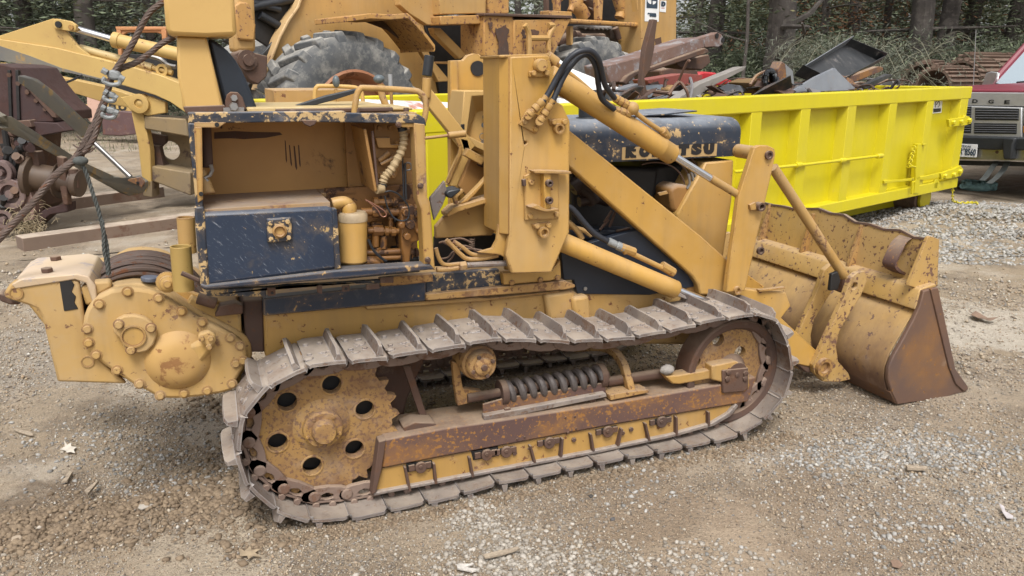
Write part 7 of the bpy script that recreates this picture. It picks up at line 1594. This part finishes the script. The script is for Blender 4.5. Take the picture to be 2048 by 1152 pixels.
def ttext(t, x0, x1, yb, yt, off, mat, par, bold=.003):
    o_ = T.at(x0, yb, off); wd = (T.at(x1, yb+.5, off)-o_).length; hh = (T.at(x0, yt, off)-o_).length
    return mk('lettering', text_mb(t, o_, T.u, UZ, hh/.70, .002, bold, width=wd), mat, par)
ttext('MR*8560', 1910, 1951, 308.5, 296, -.193, m_ink, lp2, .004); ttext('TEXAS', 1921, 1942, 294, 290, -.193, m_ink, lp2, .001)
for ch_, x in (('D', 1944), ('G', 1976), ('E', 2008), ('O', 1908), ('D', 1872)): ttext(ch_, x, x+11, 206+(x-1944)*.03, 199+(x-1944)*.03, -.004, m_key, tk_, .0025)
# cab: windscreen, pillars, roof
zc0 = zr-.02; zc1 = tuv(2035, 108, 1.6)[2]
W0 = [T.loc(u0+.14, 1.88, zc0), T.loc(u1-.14, 1.88, zc0), T.loc(u1-.24, 2.45, zc0+.55), T.loc(u0+.24, 2.45, zc0+.55)]
mk('windscreen', MB().prism(W0, V((0, 0, .01))+T.n*.01), m_glass, tk_)
for a, b in ((0, 3), (1, 2), (3, 2)): mk('cab_pillar', MB().tube([W0[a], W0[b]], .05, 8), m_red, tk_)
tb('cab', u0+.16, u1-.16, 2.52, 3.7, zc0-.55, zc0+.59, m_red, .08); tb('cab_cowl', u0+.05, u1-.05, 1.4, 3.7, zbb, zc0-.02, m_red, .03); tb('cargo_bed', u0+.02, u1-.02, 3.72, 5.9, zbb+.1, zc0-.02, m_red, .03)
mk('wiper', MB().tube([W0[0].lerp(W0[1], .2)+V((0, 0, .03))-T.n*.03, W0[0].lerp(W0[1], .45)+V((0, 0, .07))-T.n*.02, W0[0].lerp(W0[1], .75)+V((0, 0, .03))-T.n*.03], .012, 6), m_blk, tk_)
mr = tpp('door_mirror', [(1962,172),(1972,146),(1982,143),(1996,145),(1992,160),(1984,172)], 1.6, .06, m_chr, .01); mk('mirror_arm', MB().cyl(T.at(1984, 165, 1.65), T.at(2004, 172, 1.75), .015), m_blk, mr)
for u in (u0+.16, u1-.16):
    for n_ in (.85, 4.2): 
        c = T.loc(u-.1, n_, zg+.38); w2 = mk('wheel', MB().lathe(c, T.u, [(.2, 0), (.34, .0), (.37, .03), (.37, .19), (.34, .22), (.2, .22)], 30, True, True), m_rubber, tk_)
mk('aerial', MB().cyl(T.at(1946, 182, .9), T.at(1952, 60, .9), .005, n=6), m_steel, tk_)
# straps hanging from the bumper, tarp heap, chain
st_ = thing('tow_strap', ground(1962, 365), 'two grey flat straps hanging from the truck bumper to the ground', 'strap')
for pts in (((1988,322),(1980,332),(1966,352),(1958,360)), ((2010,322),(2000,340),(1985,356),(1972,366))):
    q = [T.at(x, y, -.05-.1*k) for k, (x, y) in enumerate(pts)]; mb = MB(); q[-1].z = max(q[-1].z, gzf(q[-1].x, q[-1].y)+.03)
    for i in range(3): mb.prism([q[i], q[i]+T.u*.07, q[i+1]+T.u*.07, q[i+1]], T.n*.008)
    mk('strap_band', mb, plain('grey_webbing', (.05, .055, .052), .9, 0, .25, 20), st_, 0)
c = ground(1953, 378); hp_ = thing('net_heap', c, 'heap of crumpled teal netting on the ground below the truck bumper', 'net')
m_teal = plain('teal_netting', (.19, .31, .31), .9, 0, .35, 14, .6)
for k in range(9):
    a0_ = random.random()*6; q = []
    for t in range(12):
        a = a0_+t*.42; rr = random.uniform(.10, .22); q.append(c+V((RT.x, RT.y, 0))*(rr*1.15*math.cos(a)+random.uniform(-.02, .02))+V((f0.x, f0.y, 0))*(rr*.8*math.sin(a))+UZ*(.02+.085*random.random()*(1-abs(rr-.12)*3)))
    mk('net_fold', MB().tube(spline(q, 3), [.022+.014*math.sin(i*.9+k) for i in range(len(spline(q, 3)))], 8), m_teal, hp_)
mk('net_core', MB().sphere(c+UZ*.03, .19, 16, (1.1, 1.0, .38)), m_teal, hp_)
chn = thing('steel_chain', ground(1915, 410), 'yellow painted chain trailing on the ground from the container corner', 'chain')
cp = [D.at(1903, 392, -.05)]+[ground(x, y, .015) for x, y in ((1905,404),(1913,412),(1926,413),(1938,412),(1950,411),(1954,414))]
cp[0].z = .25
for p in cp[1:]: p.z = gzf(p.x, p.y)+.022
q = spline(cp, 6)
L = 0; last = None
res_ = []; acc = 0
for i in range(1, len(q)):
    seg = (q[i]-q[i-1]).length; acc += seg
    if acc > .028: res_.append((q[i], (q[i]-q[i-1]).normalized())); acc = 0
for i, (p, t) in enumerate(res_):
    s_ = t.cross(UZ).normalized() if abs(t.z) < .95 else V((1, 0, 0)); s_ = s_ if i % 2 else s_.cross(t)
    mk('chain_link', MB().tube([p+t*(.026*math.cos(a))+s_*(.014*math.sin(a)) for a in np.linspace(0, 6.283, 9)[:-1]], .006, 5, True), m_dy, chn)

# ================================================================ coiled crawler tracks beyond the container
m_coil = worn('coil_rust_steel', (.13, .085, .06), (.17, .115, .085), rust=(.08, .05, .038), rust2=(.2, .12, .08), ra=.55, rs=3, da=.6, ro=.8)
def coil(px, py, d, R, L_, yaw, label):
    c = dep(px, py, d); ax_ = V((RT.x, RT.y, 0))*math.cos(yaw)+V((f0.x, f0.y, 0))*math.sin(yaw); ax_.normalize(); sd_ = ax_.cross(UZ).normalized()
    mb = MB(); ns = 26
    for k in range(ns):
        a = 2*math.pi*k/ns; rd = sd_*math.cos(a)+UZ*math.sin(a); tg = -sd_*math.sin(a)+UZ*math.cos(a)
        mb.box(c+rd*R, ax_*L_/2, tg*(math.pi*R/ns*.93), rd*.022); mb.box(c+rd*(R+.04)+tg*.03, ax_*L_/2, tg*.012, rd*.03)
        mb.box(c+rd*(R-.06), ax_*L_*.08, tg*(math.pi*R/ns*1.05), rd*.05)
    return recenter(tag(mk('coiled_track', mb, m_coil, None, 0, False), label, 'track', 'coiled crawler tracks beyond the container'))
coil(1856, 170, 15.6, .42, .55, .75, 'leftmost and darkest rusty coiled track beyond the container')
coil(1893, 176, 14.6, .34, .85, .5, 'small tightly coiled rusty track lying in front of the others')
coil(1942, 170, 15.2, .44, .75, .45, 'large open rusty coil nearest the truck mirror')
coil(1970, 160, 16.6, .50, 1.2, .35, 'ribbed rusty coil lying behind the others, partly behind the truck')
# ================================================================ woods
def leafmat(name, a, b_, tr=.25):
    mt, nt, b = newmat(name); g = nt.nodes.new('ShaderNodeNewGeometry'); oi = nt.nodes.new('ShaderNodeObjectInfo')
    nt.links.new(mix(nt, mth(nt, 'FRACT', mth(nt, 'ADD', g.outputs['Random Per Island'], mth(nt, 'MULTIPLY', oi.outputs['Random'], .3)), 0), a, b_), b.inputs['Base Color'])
    b.inputs['Roughness'].default_value = .75; b.inputs['Specular IOR Level'].default_value = .25; return mt
m_lf = [leafmat('cedar_green', (.060, .075, .048), (.15, .175, .105)), leafmat('grey_green', (.09, .10, .08), (.20, .21, .155)), leafmat('russet_leaf', (.13, .07, .042), (.28, .145, .075)), leafmat('olive_leaf', (.085, .085, .04), (.18, .165, .075))]
m_bark = worn('furrowed_bark', (.045, .038, .034), (.08, .068, .06), rust=(.035, .028, .025), rust2=(.16, .14, .12), ra=.52, rs=5, sp=.6, ss=20, da=.62, dirt=(.16, .16, .14), ro=.95, bump=.8)
def quads(name, cs, size, mat, flat=.35, seed=0, asp=.6):
    r = np.random.default_rng(seed); n = len(cs); d1 = r.normal(size=(n, 3)); d1[:, 2] *= flat; d1 /= np.linalg.norm(d1, axis=1)[:, None]
    d2 = r.normal(size=(n, 3)); d2 -= d1*(d1*d2).sum(1)[:, None]; d2 /= np.linalg.norm(d2, axis=1)[:, None]; s = size*(.5+r.random(n))[:, None]
    v = np.stack([cs-d1*s, cs+d2*s*asp*.5, cs+d1*s, cs-d2*s*asp*.5], 1).reshape(-1, 3).astype(np.float32)
    me = bpy.data.meshes.new(name); me.vertices.add(n*4); me.vertices.foreach_set('co', v.ravel()); me.loops.add(n*4); me.loops.foreach_set('vertex_index', np.arange(n*4, dtype=np.int32))
    me.polygons.add(n); me.polygons.foreach_set('loop_start', np.arange(0, n*4, 4, dtype=np.int32)); me.update(calc_edges=True); me.materials.append(mat); return me
def crown_pts(n, clumps, rad, zlo, zhi, cr, seed):
    r = np.random.default_rng(seed); out = []
    for k in range(clumps):
        a = r.random()*6.283; rr = rad*math.sqrt(r.random()); z = zlo+(zhi-zlo)*r.random(); c = np.array([rr*math.cos(a), rr*math.sin(a), z])
        q = r.normal(size=(n//clumps, 3))*np.array([cr, cr, cr*.45])*(.5+r.random()); out.append(c+q)
    return np.concatenate(out)
crowns = [quads('tree_crown', crown_pts(9000, 46, 2.2, .6, 6.0, .42, 1), .058, m_lf[0], .4, 1), quads('tree_crown', crown_pts(7200, 36, 2.3, 1.2, 6.5, .45, 2), .060, m_lf[1], .4, 2),
          quads('tree_crown', crown_pts(4600, 30, 2.4, 1.6, 6.5, .45, 3), .058, m_lf[2], .5, 3), quads('tree_crown', crown_pts(6000, 34, 2.2, 1.0, 6.0, .45, 4), .058, m_lf[3], .5, 4)]
def trunk_mb(h, r, seed, nb=9):
    R_ = random.Random(seed); pts = []; x = y = 0
    for i in range(10):
        t = i/9; pts.append(V((x, y, -.2+h*t))); x += R_.uniform(-.06, .06)*h/9; y += R_.uniform(-.06, .06)*h/9
    mb = MB(); rs = [r*(1.35 if i == 0 else 1.08 if i == 1 else 1-.06*i) for i in range(10)]; mb.tube(pts, rs, 22) if False else mb.tube(spline(pts, 5), [rs[min(j//5, 9)]*(1-(j%5)*.012) for j in range(46)], 26)
    mb.v = [(v[0]*(1+R_.uniform(-.09, .09)*(1 if (v[0]**2+v[1]**2) < 1 else 0)), v[1]*(1+R_.uniform(-.09, .09)), v[2]) for v in mb.v]
    for k in range(nb):
        i = R_.randint(2, 8); p = pts[i]; a = R_.random()*6.283; l = R_.uniform(.8, 2.4); up_ = R_.uniform(-.1, .6)
        q = [p, p+V((math.cos(a)*l*.4, math.sin(a)*l*.4, l*up_*.3)), p+V((math.cos(a+.3)*l*.75, math.sin(a+.3)*l*.75, l*up_*.7)), p+V((math.cos(a+.2)*l, math.sin(a+.2)*l, l*up_))]
        mb.tube(spline(q, 3), [r*.22*(1-.085*j)+.004 for j in range(10)], 5)
    return mb
def mkmesh(name, mb, mat):
    o = mk(name, mb, mat, None, 0); me = o.data; bpy.data.objects.remove(o); return me
trunks = [mkmesh('trunk', trunk_mb(8, .36, 1, 10), m_bark), mkmesh('trunk', trunk_mb(8, .20, 2, 12), m_bark), mkmesh('trunk', trunk_mb(7.5, .12, 3, 12), m_bark), mkmesh('trunk', trunk_mb(7, .06, 4, 8), m_bark)]
TL = ['dark evergreen tree with dense low boughs at the wood edge', 'grey green tree with loose low boughs at the wood edge', 'russet leaved thin tree at the wood edge', 'olive leaved tree at the wood edge']
def tree(px, d, tk_i, cr_i, s=1.0, label=None, cz=0.0, rz=None, n=1):
    p = dep(px, 145, d); p.z = gzf(p.x, p.y); lab = label
    root = thing('tree', p, lab or TL[cr_i], 'tree', 'trees along the wood edge'); root.rotation_euler.z = random.random()*6.28 if rz is None else rz
    t = bpy.data.objects.new('trunk', trunks[tk_i]); COL.objects.link(t); t.parent = root; t.scale = (s, s, 1)
    for k in range(n):
        c = bpy.data.objects.new('crown', crowns[cr_i]); COL.objects.link(c); c.parent = root; c.location.z = cz; c.rotation_euler.z = random.random()*6.28; c.scale = (s, s, random.uniform(.85, 1.1))
    return root
# trunks one can pick out
tree(1556, 17.5, 0, 1, 1.0, 'thick rough barked trunk standing behind the split plank', 2.6, 1.0)
tree(1828, 19.0, 1, 2, 1.5, 'tall dark trunk behind the black tray among russet leaves', 2.2)
tree(1880, 20.0, 1, 0, 1.3, 'dark trunk right of the russet tree above the coiled tracks', 2.5)
tree(1645, 22, 2, 2, 1.2, 'slender russet tree above the tipped black tray', .6)
tree(1760, 23, 2, 2, 1.1, 'russet tree with bare lower twigs behind the scrap pile', .4)
tree(1935, 22, 1, 0, 1.2, 'dark evergreen above the coiled tracks left of the truck', .4)
tree(2010, 21, 1, 3, 1.2, 'olive tree above the truck windscreen', 1.2)
tree(2075, 20, 1, 0, 1.2, 'dark evergreen behind the right edge of the truck', .3)
tree(1482, 16.5, 3, 3, .7, 'thin pale sapling left of the thick trunk', 2.5)
tree(1425, 20, 1, 0, 1.2, 'dense evergreen beside the yellow panel with stickers', -.2)
tree(1385, 24, 2, 3, 1.1, 'olive tree just right of the sticker panel', .2)
tree(1600, 25, 2, 0, 1.2, 'evergreen behind the thick rough trunk', -.1)
tree(1700, 27, 1, 1, 1.3, 'grey green tree behind the russet ones', .0)
tree(186, 20.5, 1, 0, 1.4, 'dark evergreen trunk at upper left above the boom', 1.6)
tree(60, 21, 1, 0, 1.3, 'dense evergreen at the upper left corner', -.2)
tree(120, 24, 2, 1, 1.2, 'grey green tree between the upper left evergreens', -.2)
tree(255, 25, 2, 0, 1.2, 'evergreen behind the clamped wire rope', -.3)
tree(310, 23, 2, 1, 1.2, 'grey green tree beside the yellow post head', -.1)
tree(-30, 20, 1, 0, 1.3, 'evergreen at the far left edge of the photo', -.2); tree(1040, 24, 2, 1, 1.1, 'grey green tree seen through the open loader frame', 0)
DEEP = {20: 'grey green tree deep in the wood above the left boom tip', 150: 'dark tree deep in the wood above the upper ram', 230: 'dark tree deep in the wood left of the wire rope loop', 340: 'grey green tree deep in the wood hidden by the post head', 480: 'dark tree deep in the wood between post head and wheel loader', 1080: 'dark tree deep in the wood seen through the engine bay', 1330: 'grey green tree deep in the wood behind the sticker panel', 1470: 'dark tree deep in the wood behind the pale sapling', 1530: 'olive tree deep in the wood just left of the thick trunk', 1630: 'dark tree deep in the wood right of the thick trunk', 1680: 'olive tree deep in the wood above the black tray', 1790: 'dark tree deep in the wood behind the dark trunks', 1850: 'grey green tree deep in the wood between the two dark trunks', 1905: 'dark tree deep in the wood above the largest coil', 1980: 'russet tree deep in the wood above the truck mirror', 2040: 'dark tree deep in the wood above the truck roof', 2110: 'dark tree deep in the wood past the right edge', -70: 'dark tree deep in the wood past the left edge'}
for px, d, ti, ci in ((20,27,1,1),(150,29,1,0),(230,31,1,0),(340,29,1,1),(480,27,1,0),(1080,28,1,0),(1330,27,1,1),(1470,28,1,0),(1530,30,1,3),(1630,31,1,0),(1680,33,1,3),(1790,30,1,0),(1850,31,1,1),(1905,29,1,0),(1980,30,1,2),(2040,28,1,0),(2110,26,1,0),(-70,26,1,0)):
    tree(px, d, ti, ci, 1.4, DEEP[px], -.5)
# brush and undergrowth
bush = [quads('foliage', crown_pts(7600, 30, 1.3, .1, 1.6, .34, 11), .045, m_lf[0], .6, 11, .45), quads('foliage', crown_pts(7600, 26, 1.3, .1, 1.7, .36, 12), .050, m_lf[1], .8, 12, .18)]
BL = {0: 'dark green bush at the foot of the wood', 1: 'grey green twiggy brush at the foot of the wood'}
for px, d, k, s, lab in ((1700,15.5,1,1.15,'pale arching brush behind the tipped black tray'),(1790,16,1,1.2,'grey green brush to the right of the black tray'),(1860,17.5,0,1.2,'dark bush behind the coiled tracks'),(1940,18.5,0,1.3,'broad bush above the coiled tracks'),(2000,18,1,1.2,'brush behind the truck windscreen'),(1480,18,0,1.1,'bush left of the thick trunk'),(1420,19,0,1.2,'bush behind the boom tip'),(1610,18.5,0,1.2,'bush right of the thick trunk'),(20,20,0,1.2,'dark bush at the far left behind the scrap engine'),(110,21,0,1.3,'dark bush below the boom at left'),(200,22,0,1.3,'dark bush behind the pink slab'),(290,22,0,1.3,'dark bush behind the orange cab frame'),(-60,19,0,1.3,'dark bush outside the left boom end'),(160,19.5,1,.8,'low brush left of the pink slab'),(1560,20,0,1.4,'bush behind the thick trunk')):
    p = dep(px, 145, d); p.z = gzf(p.x, p.y); r = thing('bush', p, lab, 'bush', 'brush along the wood edge'); o = bpy.data.objects.new('foliage', bush[k]); COL.objects.link(o); o.parent = r; o.scale = (s, s, s); r.rotation_euler.z = random.random()*6
# arching bare twigs in the pale brush
for px, d in ((1690,15.3),(1740,15.6),(1660,16.2),(1790,15.8)):
    p = dep(px, 145, d); p.z = gzf(p.x, p.y); mb = MB()
    for k in range(42):
        a = random.random()*6.28; l = random.uniform(1.0, 2.6); h = random.uniform(.8, 2.3); q = [p+V((random.uniform(-.2, .2), random.uniform(-.2, .2), 0)), p+V((math.cos(a)*l*.3, math.sin(a)*l*.3, h*.75)), p+V((math.cos(a)*l*.7, math.sin(a)*l*.7, h)), p+V((math.cos(a)*l, math.sin(a)*l, h*.8))]; mb.tube(spline(q, 3), [.006]*10, 3)
    tag(recenter(mk('bare_brush', mb, plain('pale_twigs', (.13, .125, .085), .9, 0, .3, 4), None, 0, False)), {1690: 'arching pale bare twigs behind the black tray', 1740: 'bare twigs right of the arching brush', 1660: 'bare twigs behind the bent bracket', 1790: 'bare twigs at the right end of the brush'}[px], 'brush', 'brush along the wood edge')
# the far wood reads as one mass
def wall_pts(n, d0, d1, seed):
    r = np.random.default_rng(seed); px = -500+3100*r.random(n); d = d0+(d1-d0)*r.random(n)
    base = np.array([CAM.x, CAM.y])[None]+d[:, None]*(np.array([f0.x, f0.y])[None]+((px-1024)/1560)[:, None]*np.array([RT.x, RT.y])[None])
    z = 8.5*r.random(n)**1.2; q = np.stack([base[:, 0], base[:, 1], z], -1)
    dn = vnoise(px/60+7, z*1.2+3, 31)+.5*vnoise(px/22, z*2.5, 32); return q[dn > -.14]
o = bpy.data.objects.new('far_woods', quads('far_woods', wall_pts(64000, 32, 48, 5), .20, m_lf[0], .5, 6, .7)); COL.objects.link(o); kind(o, 'stuff')
o = bpy.data.objects.new('far_woods', quads('far_woods', wall_pts(30000, 38, 52, 9), .22, m_lf[1], .5, 7, .7)); COL.objects.link(o); kind(o, 'stuff')
# weeds on the ground between the machines and the wood
def tuft(n, fn, h, mat, name):
    mb = MB(); vs = []; fs = []
    for k in range(n):
        p = fn(); z = gzf(p[0], p[1]); a = random.random()*6.28; l = h*random.uniform(.5, 1.3); w_ = .006
        b = len(vs); vs += [V((p[0]-w_*math.sin(a), p[1]+w_*math.cos(a), z)), V((p[0]+w_*math.sin(a), p[1]-w_*math.cos(a), z)), V((p[0]+.5*l*math.cos(a), p[1]+.5*l*math.sin(a), z+l))]; fs.append((b, b+1, b+2))
    return kind(mk(name, MB().add(vs, fs), mat, None, 0, False), 'stuff')
def wp_(): 
    x, y = random.uniform(-100, 420), random.uniform(205, 300)**1.0; g = ground(x, y); return (g.x+random.uniform(-.5, .5), g.y+random.uniform(-.5, .5))
tuft(2600, wp_, .10, plain('dull_weed_green', (.10, .11, .05), .9, 0, .4, 2), 'ground_weeds')
